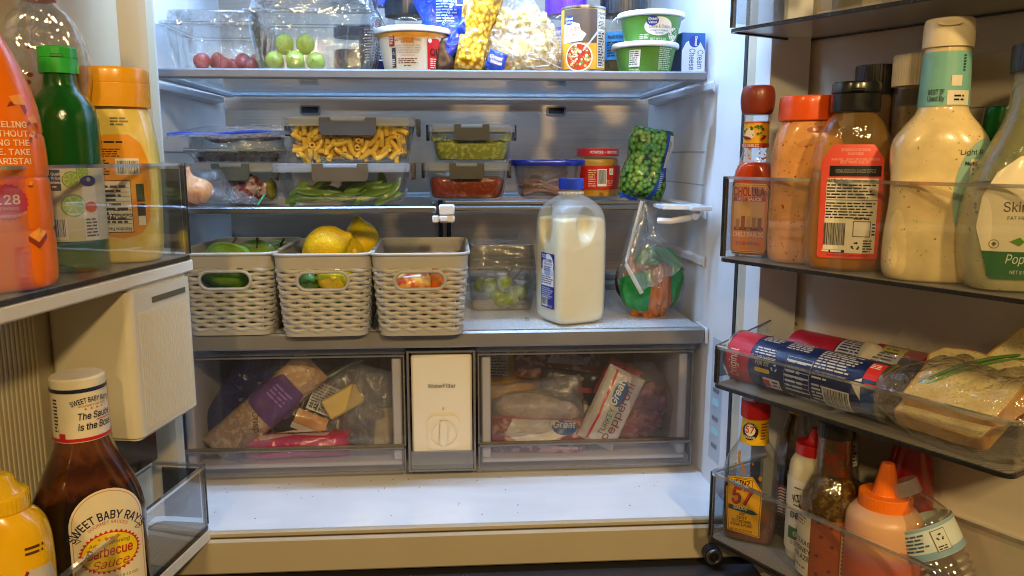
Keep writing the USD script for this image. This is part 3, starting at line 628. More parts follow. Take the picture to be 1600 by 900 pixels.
def berry_mesh(sd):
    L = Loft([(0, .001, .001), (.001, .006, .006), (.010, .0115, .0115), (.019, .0125, .0125), (.023, .009, .009), (.024, .001, .001)], 24, 2); m = L.mesh()
    m.vertices = np.array(m.vertices) * (1 + .08 * (meshkit.fbm(np.array(m.vertices) * 150, 2, sd) - .5))[:, None]; return move(m, (0, 0, .012), rx=80)
sb.add('flesh', berry_mesh(1), STRAW)
lv = [move(trimesh.creation.cone(.0022, .009, sections=5), (0, -.022, .012), rx=90 + 40 * math.sin(k), rz=0, ry=k * 60) for k in range(6)]
lv = [move(sheet(lambda u, v: np.stack([(u - .5) * .005 * (1 - v), .004 + 0 * u + v * .004, v * .010], -1), 3, 5, .0004), (0, -.023, .012), ry=k * 60) for k in range(6)]
sb.add('calyx', cat_(lv), LEAF)
for k, (x, y, r, lab) in enumerate(((-.322, .112, 75, 'red strawberry second from the left in the clear clamshell'), (-.308, .100, 140, 'dark strawberry seen behind the moulded flutes of the clamshell'), (-.292, .110, -30, 'pale-tipped strawberry in the middle of the clamshell'),
                                  (-.277, .102, 200, 'strawberry with its green leaves up, right of the pale-tipped one'), (-.262, .110, 60, 'strawberry second from the right in the clear clamshell'), (-.247, .104, -70, 'rightmost strawberry in the clear clamshell'), (-.300, .140, 100, 'strawberry lying at the back left of the clamshell'), (-.268, .142, 20, 'strawberry lying at the back right of the clamshell'))):
    copy(sb, lab, (x, y, Z1 + .003), rot=(rng.uniform(-25, 25), rng.uniform(-25, 25), r))
gp = clamshell('clamshell_box', 'big clear clamshell with a handful of green grapes on the upper shelf', 'clamshell', (-.158, .062, Z1), .182, .135, .092, flutes=15)
GR = plain(c(190, 212, 90), rough=.22, vary=.12, scale=90, coat=.4, sss=.35)
gr0 = Thing('grape', 'green grape resting on top of the others, left of the pair', 'grape', (-.2035, .047, Z1 + .0385), 0, 'green grapes in the upper clamshell')
gm = Loft([(-.0150, .0006, .0006), (-.0145, .004, .004), (-.0085, .0114, .0114), (0, .0134, .0134), (.0085, .0120, .0120), (.0145, .004, .004), (.0150, .0006, .0006)], 28, 2).mesh()
gr0.add('berry', gm, GR); gr0.add('stem_scar', move(ball(.0012, 1), (0, 0, .0146)), plain(c(110, 90, 40), .7))
for x, y, z, rx, ry, lab in ((-.174, .046, .0385, 12, 8, 'green grape resting on top, right of the pair'), (-.218, .046, .0155, 80, 20, 'green grape in the lower left front of the clamshell'), (-.188, .040, .016, 85, 50, 'green grape in the lower middle front of the clamshell'),
                        (-.160, .045, .0145, 82, -70, 'green grape low at the right of the others'), (-.193, .072, .013, 90, 10, 'green grape half hidden behind the front ones'), (-.225, .08, .013, 90, -30, 'green grape at the back left of the clamshell')):
    copy(gr0, lab, (x, y, Z1 + z), rot=(rx, ry, 0))
up = clamshell('clamshell_box', 'second clear clamshell stacked above the grapes, cut off by the picture top', 'clamshell', (-.152, .066, Z1 + .0930), .176, .13, .085, flutes=15)
up.add('label', bx(-.045, .03, -.0665, -.0655, .012, .045, .0003), plain(c(190, 210, 120), .5))
jam = Thing('jam_jar', 'small glass jar of pink spread behind the big grape clamshell', 'jar', (-.125, .175, Z1))
jam.add('spread', Loft([(0, .024, .024), (0, .028, .028), (.045, .029, .029), (.047, .02, .02)], 32, 1).mesh(), spotted(c(150, 60, 84), c(90, 20, 40), 200))
jam.add('glass', Loft([(0, .030, .030), (.001, .0315, .0315), (.055, .0315, .0315), (.064, .026, .026), (.070, .026, .026)], 40, 1).mesh(cap1=False), clear((.95, .97, .96)))
jam.add('lid', Loft([(.066, .027, .027), (.066, .0275, .0275), (.080, .0275, .0275), (.081, .025, .025)], 40, 1).mesh(), plain(c(70, 74, 84), .3, metal=.4))
bc = Thing('drink_bottle', 'bottle with dark blue label and blue cap behind the white tub', 'bottle', (-.082, .165, Z1))
BL = Loft([(0, .026, .026), (.002, .030, .030), (.085, .030, .030), (.105, .020, .020), (.118, .013, .013), (.122, .013, .013)], 40, 2)
bc.add('body', BL.mesh(), clear((.86, .90, .96), rough=.04))
bc.add('label', Loft([(.012, .0304, .0304), (.080, .0304, .0304)], 40, 0).mesh(), plain(c(20, 30, 66), .35))
A = Art(3); A.fine(-.02, .075, .04, .05, 12, c(220, 224, 230)); A.put(bc, Loft([(.012, .0306, .0306), (.080, .0306, .0306)], 40, 0))
bc.add('cap', Loft([(.112, .0155, .0155), (.112, .016, .016), (.136, .0155, .0155), (.137, .013, .013)], 36, 1).mesh(), plain(c(30, 52, 150), .35))

# salsa jar behind the tub
jr = Thing('sauce_jar', 'glass jar of brown sauce with a black screw lid behind the white tub', 'jar', (-.035, .150, Z1))
jr.add('glass', Loft([(0, .031, .031), (.002, .034, .034), (.080, .034, .034), (.092, .029, .029), (.098, .029, .029)], 48, 1).mesh(cap1=False), clear((.94, .95, .93)))
jr.add('sauce', Loft([(.002, .030, .030), (.003, .0325, .0325), (.078, .0325, .0325), (.080, .02, .02)], 40, 1).mesh(), spotted(c(120, 66, 40), c(170, 90, 50), 160))
def ribbed(r, z0, z1, n=60, amp=.014):
    return Loft([(z0, r * .96, r * .96), (z0, r, r), (z1 - .002, r, r), (z1, r * .97, r * .97), (z1, r * .9, r * .9), (z1 - .0005, .001, .001)], n * 4, 0, mod=lambda V, th: (lambda k: np.concatenate([V[:, :, :2] * k[None, :, None], V[:, :, 2:]], -1))(1 + amp * (np.sin(n * th) > 0))).mesh()
jr.add('lid', ribbed(.0345, .094, .116, 40, .006), plain(c(34, 36, 42), .3, metal=.3))
# white tub
tb = Thing('dip_tub', 'white plastic tub of orange queso with a red side label', 'tub', (-.021, .050, Z1))
TL = Loft([(0, .040, .040), (.002, .0425, .0425), (.052, .0505, .0505)], 72, 1)
tb.add('cup', TL.mesh(), plain(c(232, 222, 200), .35, vary=.05, scale=20, sss=.15))
tb.add('dip', Loft([(.046, .0504, .0504), (.0525, .0512, .0512)], 72, 0).mesh(), plain(c(226, 168, 72), .35, vary=.15, scale=60))
tb.add('lid', Loft([(.0515, .0500, .0500), (.0515, .0545, .0545), (.0525, .0552, .0552), (.0575, .0552, .0552), (.0595, .0540, .0540), (.0600, .0515, .0515), (.0575, .0505, .0505), (.0575, .001, .001)], 72, 1).mesh(), plain(c(232, 236, 240), .3, vary=.02))
A = Art(4); OR = c(196, 96, 40); TX = c(120, 64, 40)
A.poly(affinity.translate(sbox(-.034, .044, .035, .0520).union(Point(-.005, .046).buffer(.010)), -.0, 0), c(230, 176, 84), 0)
A.text('MICROWAVE HEATING', -.006, .0400, .0030, OR, bold=True, w=.036, arc=.09).text('METHOD', -.006, .0362, .0030, OR, bold=True, w=.018)
for k, s_ in enumerate(('REMOVE LID AND PLASTIC FILM.', 'MICROWAVE ON HIGH FOR 1 MINUTE.', 'STIR AND REPEAT UNTIL WARM,', 'THOROUGHLY AND EVENLY HEATED.')): A.text(s_, -.006, .0318 - k * .0030, .0018, TX, w=(.034, .037, .033, .031)[k])
A.text('VEER CALIENTE', -.006, .0190, .0018, c(200, 40, 40)); A.fine(-.020, .0165, .028, .008, 3, TX); A.fine(-.012, .0075, .013, .003, 1, c(60, 140, 60))
A.rect(-.0300, .0405, .0095, .0170, c(160, 28, 36), 1, .002); A.fine(-.0338, .0475, .0078, .013, 6, c(240, 220, 210), 3)
A.rect(-.0270, .0170, .0065, .026, c(60, 62, 70), 2); A.recycle(-.0270, .0225, .0026, WHITE, 4); A.fine(-.0295, .0155, .0052, .010, 4, WHITE, 4)
A.poly(rrect(.0215, .0420, .0005, .0430, .002), c(214, 34, 34), 1); A.text('QUESO', .0255, .0205, .0090, c(60, 14, 16), al='l', bold=True); A.disc(.0255, .0400, .0030, WHITE, 2); A.fine(.0255, .0170, .014, .014, 5, c(250, 220, 200), 3)
A.put(tb, TL)
# corn bag
cb = Thing('corn_bag', 'crumpled blue frozen corn bag folded over on the upper shelf', 'bag', (.052, .058, Z1 + .001), 0)
BLUE = film(c(26, 62, 190), rough=.25, bump=.9)
CORN = cells([c(252, 226, 110), c(240, 200, 60), c(206, 150, 30)], 165, dark=c(150, 104, 20))
bm = move(pillow(.104, .135, .045, 5, crinkle=.011, cf=26, taper=[(0, .75), (.35, .95), (.6, .85), (.8, 1.05), (1, .9)]), (-.005, 0, 0), ry=-8)
cb.add('bag_film', bm, BLUE)
fr_ = move(pillow(.058, .128, .050, 9, crinkle=.012, cf=26, taper=[(0, .35), (.3, .6), (.6, .95), (1, 1.1)]), (.004, -.006, .004), ry=13)
cb.add('printed_panel', fr_, CORN, label='panel printed with yellow corn')
f2 = move(pillow(.042, .050, .030, 12, crinkle=.008, cf=30), (.004, -.034, -.001), ry=10, rx=-6)
cb.add('folded_corner', f2, CORN, label='folded corner printed with corn')
f5 = move(pillow(.022, .075, .016, 19, crinkle=.006), (-.034, -.030, .010), ry=34, rx=-4)
cb.add('folded_corner', f5, BLUE)
f3 = move(pillow(.028, .046, .014, 15, crinkle=.004), (-.026, -.034, -.0005), ry=-14, rx=-4)
cb.add('folded_corner', f3, plain(c(66, 42, 40), .35, vary=.3, scale=200))
f4 = move(pillow(.026, .028, .010, 18, crinkle=.003), (.040, -.046, .000), rx=-8, ry=18)
cb.add('brand_patch', f4, BLUE)
A = Art(6); A.disc(.0435, .0140, .0105, c(20, 50, 150), 1, .008).text('Great', .0432, .0148, .0052, WHITE, bold=True, slant=.2, rot=-18).text('Value', .0430, .0085, .0048, WHITE, bold=True, slant=.2, rot=-18); A.put(cb, Shrink(f4))
A = Art(7); A.fine(-.040, .128, .030, .060, 16, c(170, 196, 240)); A.text('microwavable', -.017, .088, .0060, c(210, 226, 250), rot=65, slant=.2); A.rect(-.006, .096, .012, .012, WHITE, 1, .002); A.rect(-.006, .096, .009, .008, c(26, 62, 190), 2)
A.put(cb, Shrink(bm)); 
# pasta bag
PASTA = plain(c(224, 194, 112), rough=.45, vary=.12, scale=60, sss=.25)
pb = Thing('pasta_shells', 'pile of cooked pale elbow pasta inside the tied clear bag', 'pasta', (.135, .050, Z1 + .002), kind='stuff')
el = []
ang = np.linspace(-1.3, 1.3, 8)
for k in range(270):
    z = .004 + .078 * rng.random() ** 1.1; wz = .058 * np.interp(z, [0, .03, .06, .085], [.92, 1, .80, .40]); a = rng.uniform(-math.pi, 0.1 * math.pi) if k % 4 else rng.uniform(0, math.pi); q = rng.uniform(.55, .88)
    R = .0090 * rng.uniform(.85, 1.2)
    P = np.stack([R * np.sin(ang), R * (1 - np.cos(ang)), 0 * ang], -1)
    el.append(move(tube(P, .0041, 8), (wz * q * math.cos(a), wz * .62 * q * math.sin(a), z), rz=rng.uniform(0, 360), rx=rng.uniform(0, 360), ry=rng.uniform(0, 360)))
pb.add('pasta', cat_(el), PASTA)
pb.add('pasta', Loft([(0, .048, .028), (.03, .050, .030), (.06, .036, .022), (.08, .014, .01)], 32, 1).mesh(), PASTA)
pg = Thing('food_bag', 'clear knotted plastic bag of pasta standing on the upper shelf', 'bag', (.135, .050, Z1 + .0005))
def bagmod(V, th):
    V = V.copy(); z = V[:, :, 2]; k = 1 + .10 * np.sin(7 * th + 30 * z) * np.clip((z - .02) / .06, .2, 1) + .05 * np.sin(13 * th - 55 * z)
    V[:, :, 0] *= k; V[:, :, 1] *= k; return V
BAG = clear((.975, .98, .98), rough=.10, haze=.08, bump=.9, bscale=55, gain=1.5, f0=.05)
BL = Loft([(0, .040, .026), (.001, .060, .040), (.020, .0645, .044), (.050, .056, .036), (.080, .034, .022), (.100, .018, .012), (.112, .012, .009), (.125, .020, .014), (.150, .032, .010)], 110, 2, mod=bagmod)
pg.add('bag_film', BL.mesh(cap1=False), BAG, smooth=60)
pg.add('crease', cat_([tube([(-.05 + .02 * k + .006 * math.sin(k * 3 + q), -.043 + .004 * abs(k - 2.2) , .026 + .022 * math.sin(k * .9 + q)) for k in range(6)], .0006, 5) for q in (0, 1.7)]), clear((.98, .98, .98), rough=.15, haze=.5, hcol=(.95, .95, .92)))
# broth can
cn = Thing('soup_can', 'can of chicken broth with a bowl of red chili printed on it', 'can', (.224, .047, Z1), -4)
cn.add('can_body', Loft([(0, .0310, .0310), (.0005, .0325, .0325), (.003, .0325, .0325), (.004, .0315, .0315), (.088, .0315, .0315), (.089, .0325, .0325), (.0915, .0325, .0325), (.092, .031, .031), (.089, .0295, .0295), (.089, .001, .001)], 72, 0).mesh(), plain(c(190, 192, 196), .25, metal=.9))
CL = Loft([(.0045, .0319, .0319), (.0875, .0319, .0319)], 72, 0)
cn.add('label', CL.mesh(False, False), plain(c(238, 178, 56), .35, vary=.03))
A = Art(8); A.poly(sbox(-.034, .040, .018, .0870), c(98, 84, 76), 1); A.poly(sbox(-.034, .0045, .018, .0405), c(240, 178, 50), 1)
A.poly(Polygon([(-.034, .066), (-.02, .070), (-.008, .066), (-.006, .058), (.002, .052), (-.004, .043), (-.034, .040)]), c(244, 232, 214), 2)
A.text('Chicken', -.0085, .0560, .0080, c(214, 110, 30), al='r', bold=False, w=.027).text('Broth', -.0135, .0465, .0075, c(214, 110, 30), al='r', w=.016)
A.disc(-.0235, .0715, .0075, c(28, 70, 170), 3, .0065); A.text('Great', -.0235, .0720, .0036, WHITE, bold=True, layer=4).text('Value', -.0235, .0675, .0034, WHITE, bold=True, layer=4)
A.disc(-.0085, .0205, .0200, c(244, 240, 226), 2); A.disc(-.0085, .0205, .0180, c(196, 62, 26), 3)
rr = random.Random(5)
for k in range(70):
    a, q = rr.uniform(0, 6.28), .0165 * rr.random() ** .5; A.disc(-.0085 + q * math.cos(a), .0205 + q * math.sin(a), rr.uniform(.0009, .0024), rr.choice((c(232, 206, 160), c(226, 210, 180), c(120, 150, 50), c(180, 36, 24), c(236, 190, 90))), 4)
A.poly(LineString([(-.002, .030), (.014, .050)]).buffer(.0010), c(206, 208, 214), 5); A.poly(LineString([(.010, .045), (.018, .055)]).buffer(.0014), c(206, 208, 214), 5)
A.rect(.0275, .046, .017, .078, WHITE, 2); A.text('Nutrition', .0200, .0795, .0042, BLACK, al='l', bold=True).text('Facts', .0200, .0742, .0040, BLACK, al='l', bold=True).text('Calories', .0200, .0600, .0042, BLACK, al='l', bold=True)
for k in range(13): A.rect(.0275, .0565 - k * .0037, .0155, .0005, BLACK, 3)
A.fine(.0202, .0715, .013, .008, 4, BLACK, 3); A.fine(.0202, .0560, .014, .048, 13, c(60, 60, 60), 3)
A.put(cn, CL)
# jars behind
pj = Thing('jelly_jar', 'jar with a shiny purple lid behind the broth can', 'jar', (.214, .165, Z1))
pj.add('glass', Loft([(0, .029, .029), (.002, .032, .032), (.090, .032, .032), (.100, .029, .029), (.104, .029, .029)], 40, 1).mesh(cap1=False), clear((.90, .92, .95), haze=.05))
pj.add('filling', Loft([(.002, .0305, .0305), (.06, .0305, .0305), (.061, .02, .02)], 36, 0).mesh(), plain(c(70, 52, 100), .3))
pj.add('label', Loft([(.024, .0324, .0324), (.080, .0324, .0324)], 40, 0).mesh(False, False), plain(c(96, 84, 150), .4))
A = Art(9); A.text('Nutrition', -.012, .070, .005, WHITE, bold=True); A.fine(-.03, .066, .034, .040, 9, WHITE); A.put(pj, Loft([(.024, .0326, .0326), (.080, .0326, .0326)], 40, 0))
pj.add('lid', ribbed(.033, .100, .130, 44, .008), plain(c(92, 44, 176), .22, coat=.5))
dj = Thing('pickle_jar', 'tall dark jar with a black ribbed lid behind the green tubs', 'jar', (.305, .155, Z1))
dj.add('glass', Loft([(0, .033, .033), (.002, .036, .036), (.085, .036, .036), (.100, .031, .031), (.106, .031, .031)], 44, 1).mesh(cap1=False), clear((.88, .90, .88)))
dj.add('brine', Loft([(.002, .0345, .0345), (.072, .0345, .0345), (.073, .02, .02)], 36, 0).mesh(), spotted(c(96, 72, 30), c(50, 40, 20), 80))
dj.add('label', cat_([Loft([(.030, .0364, .0364), (.072, .0364, .0364)], 44, 0).mesh(False, False)]), plain(c(46, 110, 150), .4))
A = Art(10); A.text('Nutrition Facts', -.008, .062, .0052, BLACK, bold=True); A.fine(-.034, .058, .05, .024, 6, BLACK); A.put(dj, Loft([(.030, .0366, .0366), (.072, .0366, .0366)], 40, 0))
dj.add('lid', ribbed(.037, .100, .130, 46, .010), plain(c(24, 25, 28), .35))
# green tubs
def cheese_tub(label, loc, rz, kind):
    t = Thing('cream_cheese_tub', label, 'tub', loc, rz)
    L = Loft([(0, .0350, .0350), (.0015, .0372, .0372), (.036, .0445, .0445)], 72, 1)
    t.add('cup', L.mesh(), plain(c(86, 140, 58), .35, vary=.04, scale=20))
    t.add('lid', Loft([(.0355, .0440, .0440), (.0355, .0480, .0480), (.0368, .0492, .0492), (.0410, .0492, .0492), (.0428, .0480, .0480), (.0432, .0455, .0455), (.0412, .0445, .0445), (.0412, .001, .001)], 72, 1).mesh(), plain(c(236, 238, 238), .3, vary=.02))
    A = Art(11)
    if kind:
        A.disc(-.002, .0205, .0205, c(240, 238, 226), 1, .0125); A.disc(-.0115, .0275, .0085, c(30, 74, 176), 2, .0065)
        A.text('Great', -.0115, .0283, .0036, WHITE, bold=True, layer=4).text('Value', -.0115, .0240, .0032, WHITE, bold=True, layer=4)
        A.text('Chive & Onion', -.001, .0178, .0044, c(50, 60, 50), w=.030).text('Cream Cheese', -.001, .0135, .0027, c(40, 70, 140)).text('Spread', -.001, .0102, .0026, c(40, 70, 140))
        A.disc(.0235, .0105, .0095, c(244, 242, 232), 2, .0090)
        for k in range(26): a, q = rr.uniform(0, 6.28), .0085 * rr.random() ** .5; A.disc(.0235 + q * math.cos(a), .0105 + q * math.sin(a), .0008, c(120, 150, 70), 4)
        A.poly(LineString([(.020, .012), (.029, .018)]).buffer(.0012), c(70, 130, 50), 5); A.poly(LineString([(.022, .010), (.031, .015)]).buffer(.0010), c(90, 150, 60), 5)
        A.fine(-.028, .0105, .014, .007, 3, c(210, 230, 190), 2); A.text('NET WT 8 OZ', -.001, .0022, .0026, c(220, 236, 210))
        A.fine(.041, .033, .006, .012, 5, c(30, 60, 30), 2)
    else:
        A.rect(-.0270, .0195, .0165, .0230, c(236, 238, 232), 1); A.fine(-.0345, .0300, .0145, .020, 7, c(90, 110, 96), 2); A.fine(.008, .0345, .024, .0310, 12, c(206, 228, 190), 2); A.fine(-.034, .0055, .020, .0045, 2, c(206, 228, 190), 2)
        A.text('5', .037, .018, .003, WHITE)
    A.put(t, L); return t
cheese_tub('lower green cream cheese tub with a white notice on its side', (.317, .052, Z1), 4, 0)
cheese_tub('upper green tub of chive and onion cream cheese with white lid', (.325, .055, Z1 + .0434), 6, 1)
bxx = Thing('cream_cheese_box', 'blue and white carton of cream cheese standing on end right of the green tubs', 'carton', (.385, .072, Z1), 6)
bxx.add('carton', bx(-.0185, .0185, -.026, .026, 0, .060, .0012), plain(c(30, 92, 170), .4, vary=.03))
A = Art(12); A.poly(Polygon([(-.0180, .001), (.0180, .001), (.0180, .034), (.010, .047), (-.004, .050), (-.012, .046), (-.0180, .034)]), c(206, 220, 236), 1); A.disc(.001, .0475, .0085, c(24, 62, 160), 2); A.text('Great', .0015, .048, .004, WHITE, bold=True, rot=-90)
A.text('Cream', .006, .022, .0090, c(24, 60, 150), rot=-90, w=.026).text('Cheese', -.0065, .022, .0090, c(24, 60, 150), rot=-90, w=.030); A.put(bxx, Flat((0, -.026, 0)))
# ================================================================== things on the middle shelf
Z2 = 1.1790
GLS = clear((.93, .95, .95), rough=.02, gain=1.15, f0=.05)
LIDC = clear((.93, .95, .97), rough=.12, haze=.30, hcol=(.80, .86, .92), gain=1.1, f0=.06)
CLIP = plain(c(60, 64, 70), rough=.42, vary=.05, scale=30)
CLIPW = plain(c(88, 80, 68), rough=.42, vary=.05, scale=30)
def glass_box(label, loc, w, d, h, clip, cw=.36, rz=0, group=None, sides=True):
    t = Thing('glass_container', label, 'food container', loc, rz)
    a, b = w / 2, d / 2; hb = h - .010
    V = vessel([(0, a * .80, b * .78, 5), (0, a * .84, b * .82, 5), (.006, a * .88, b * .86, 6), (hb - .004, a * .965, b * .96, 7), (hb, a * .97, b * .965, 7)], .0032, 120, 2)
    t.add('glass_bowl', V, GLS, smooth=60)
    o = rrect(-a, a, -b, b, .012)
    t.add('lid', cat_([soft(o.buffer(-.006), hb + .0015, hb + .0060, .001), ext(o.difference(o.buffer(-.009)), hb - .003, hb + .0082), ext(o.buffer(-.0005).difference(o.buffer(-.006)), hb + .0082, hb + .0098)]), LIDC)
    t.add('seal', ext(o.buffer(-.0095).difference(o.buffer(-.0125)), hb - .001, hb + .0012), plain(c(205, 208, 212), .5))
    c0 = cw * w / 2
    def clip_mesh(c0, y):
        q = Polygon([(-c0, .009), (-c0, -.0115), (-c0 + .004, -.0155), (c0 - .004, -.0155), (c0, -.0115), (c0, .009), (c0 * .62, .009), (c0 * .62, .0035), (-c0 * .62, .0035), (-c0 * .62, .009)]).buffer(.0012, quad_segs=3).buffer(-.0012)
        e = ext(q, 0, .0042); return trimesh.Trimesh(np.c_[e.vertices[:, 0], y - e.vertices[:, 2], e.vertices[:, 1] + hb], e.faces, process=False)
    t.add('clip', clip_mesh(c0, -b + .0005), clip, smooth=False)
    t.add('clip_hinge', bx(-c0 * .60, c0 * .60, -b - .0028, -b + .004, hb + .0045, hb + .0085, .001), LIDC)
    if sides:
        for sg in (-1, 1):
            m = clip_mesh(b * .38, 0); v = np.array(m.vertices); m.vertices = np.c_[sg * (a + .0040 + v[:, 1]) if sg > 0 else -(a + .0040 + v[:, 1]), v[:, 0], v[:, 2]]
            if sg < 0: m.faces = np.array(m.faces)[:, ::-1]
            t.add('clip', m, clip, smooth=False)
    return t
# --- left: meat container, berries, zip bag, onion
glass_box('low glass container with a blue-grey clip holding purple-white cuts, behind the onion', (-.2915, .118, Z2), .134, .12, .0605, plain(c(70, 84, 92), .42, vary=.05), .40)
MEAT = spotted(c(196, 160, 168), c(120, 50, 70), 70, .50, .60, rough=.25, coat=.6, bump=.5)
mt = Thing('meat_cuts', 'purple-white cuts of garlic sausage inside the low glass container', 'food', (-.281, .100, Z2 + .005))
for k, (x, y, z, r) in enumerate(((-.014, -.015, .018, .016), (.008, -.018, .020, .018), (.022, -.012, .015, .013), (-.004, .010, .022, .018), (.002, -.024, .010, .013))):
    mt.add('cut', move(ball(r, 3, k + 3, .35, 2.4, (1.1, .8, .95)), (x, y, z)), MEAT)
ol = Thing('olives', 'yellow-green pickles beside the purple-white cuts in the low container', 'food', (-.245, .095, Z2 + .005)); ol.add('pickle', move(ball(.012, 2, 3, .2, s=(.7, .8, 1.3)), (.004, -.008, .016)), plain(c(150, 142, 50), .3, coat=.4)); ol.add('pickle', move(ball(.010, 2, 4, .2, s=(1, .8, 1)), (.000, .01, .010)), plain(c(120, 120, 40), .3, coat=.4))
on = Thing('onion', 'tan onion with papery neck in a clear bag left on the middle shelf', 'onion', (-.326, .020, Z2 + .001), 0, rot=(0, -18, 0))
def onmod(V, th):
    V = V.copy(); k = 1 + .010 * np.sin(9 * th)[None, :] + .006 * np.sin(23 * th)[None, :]; V[:, :, :2] *= k[..., None]; return V
ONM = usdkit.material(stage, '/World/Looks/onion_skin', {'g': ('texture_coordinate', {}), 'mp': ('mapping', {'scale': (160, 160, 14)}), 'n': ('noise_texture', {'scale': 1.0, 'detail': 4, 'distortion': .6}), 'r': ('rgb_ramp', {'ramp': [(.25, c(176, 92, 44)), (.5, c(222, 150, 88)), (.8, c(240, 190, 130))]}), 'b': ('bump', {'strength': .3, 'distance': .002}), 'p': ('principled_bsdf', {'roughness': .38})},
      [('g.object', 'mp.vector'), ('mp.vector', 'n.vector'), ('n.fac', 'r.fac'), ('r.color', 'p.base_color'), ('n.fac', 'b.height'), ('b.normal', 'p.normal')], 'p.BSDF')
on.add('bulb', Loft([(0, .002, .002), (.001, .010, .010), (.010, .0235, .0225), (.022, .0262, .025), (.033, .0190, .018), (.041, .0062, .006), (.050, .0045, .003), (.056, .0062, .002)], 64, 2, mod=onmod).mesh(), ONM)
ob = Thing('zip_bag', 'clear bag with green zip seal around the onion', 'bag', (-.315, .012, Z2))
OB = clear((.96, .97, .97), rough=.12, haze=.06, bump=.9, bscale=60, gain=1.1, f0=.05)
ob.add('bag_film', move(pillow(.084, .052, .056, 31, crinkle=.009, cf=34, taper=[(0, 1), (.5, .95), (1, .6)]), (-.006, .010, .0005)), OB, smooth=60)
ob.add('bag_film', sheet(lambda u, v: np.stack([.026 + .048 * u, -.012 + .030 * v + .004 * np.sin(6 * u), .0015 + (.020 * (1 - u) * (.3 + .7 * v) + .004 * v) + .003 * np.sin(9 * u + 4 * v) ** 2], -1), 22, 14), OB, smooth=60)
ob.add('zip_seal', tube([(.074 + .001 * k, -.012 + .005 * k, .0025 + .0028 * k) for k in range(6)], .0013, 6), plain(c(60, 140, 84), .4))
bs = clamshell('clamshell_box', 'flat clear clamshell of dark berries lying on the low glass container', 'clamshell', (-.287, .118, Z2 + .0600), .150, .115, .036, flutes=22)
BER = spotted(c(30, 26, 40), c(70, 66, 90), 500, .55, .65, rough=.35, coat=.3, bump=.6)
b0 = Thing('blackberry', 'dark berry at the left front of the flat clamshell', 'berry', (-.335, .075, Z2 + .0625), 0, 'dark berries in the flat clamshell')
b0.add('fruit', cat_([move(ball(.0032, 1), (.0062 * math.cos(a) * math.cos(e), .0062 * math.sin(a) * math.cos(e), .0075 + .0062 * math.sin(e))) for e in (-.9, -.3, .3, .9) for a in np.linspace(0, 6.28, 8)[:-1] + e]), BER)
for k in range(1, 8):
    copy(b0, 'dark berry, %s from the left along the front of the flat clamshell' % ('first second third fourth fifth sixth seventh eighth'.split()[k]), (-.335 + .0145 * k, .075 + .003 * (k % 2), Z2 + .0625), 40 * k)
for k in range(7):
    copy(b0, 'dark berry in the back row of the flat clamshell, %s from the left' % ('first second third fourth fifth sixth seventh'.split()[k]), (-.330 + .0150 * k, .100 + .003 * (k % 2), Z2 + .0625), 50 * k + 20)
zb = Thing('freezer_bag', 'flat freezer bag of pinkish meat with a blue zip, topmost on the berry box', 'bag', (-.287, .105, Z2 + .0975))
zf = lambda u, v: np.stack([-.085 + .172 * u, -.062 + .12 * v, .0035 + .012 * np.clip(1 - (2 * u - 1) ** 4, 0, 1) * np.clip(np.sin(3.1416 * v), 0, 1) + .004 * meshkit.fbm(np.stack([u * 9, v * 7, u * 0], -1), 3, 4)], -1)
zb.add('bag_film', sheet(zf, 40, 26), clear((.94, .96, .98), rough=.10, haze=.12, hcol=(.75, .80, .88), bump=.7, bscale=60, gain=1.2, f0=.06), smooth=60)
zb.add('zip_seal', tube([(-.086 + .176 * k / 15, -.062 - .001 * math.sin(k), .0030 + .0048 * (k / 15) + .0012 * math.sin(k * .8)) for k in range(16)], .0022, 6, flat=1.2), plain(c(40, 70, 200), .3, coat=.4))
zb.add('flap', sheet(lambda u, v: np.stack([-.086 + .176 * u, -.064 - .010 * v, .003 + .0045 * u - .006 * v + .002 * np.sin(8 * u)], -1), 20, 5), clear((.93, .95, .97), rough=.1, haze=.15, bump=.6))
A = Art(13); A.text('Freezer', .030, .060, .014, WHITE, w=.07)
A.fine(-.01, .10, .07, .03, 4, c(230, 232, 238))
class _F:
    def wrap(s, P, off): x, y = P[:, 0], P[:, 1] - .062; p = zf((x + .085) / .172, (y + .062) / .12); p[:, 2] += .0008 + off; return p
A.put(zb, _F())
fm = Thing('frozen_meat', 'frost-covered pink meat inside the flat freezer bag', 'meat', (-.315, .115, Z2 + .0990)); fm.add('piece', ball(.022, 3, 8, .35, 2, (1.25, 1.0, .42)), spotted(c(170, 140, 148), c(210, 205, 214), 120, .5, .62, rough=.5, bump=.5)); fm.add('piece', move(ball(.018, 3, 9, .3, 2, (1.6, .9, .36)), (.055, .008, 0)), spotted(c(150, 116, 126), c(200, 195, 204), 120, .5, .62, rough=.5, bump=.5))
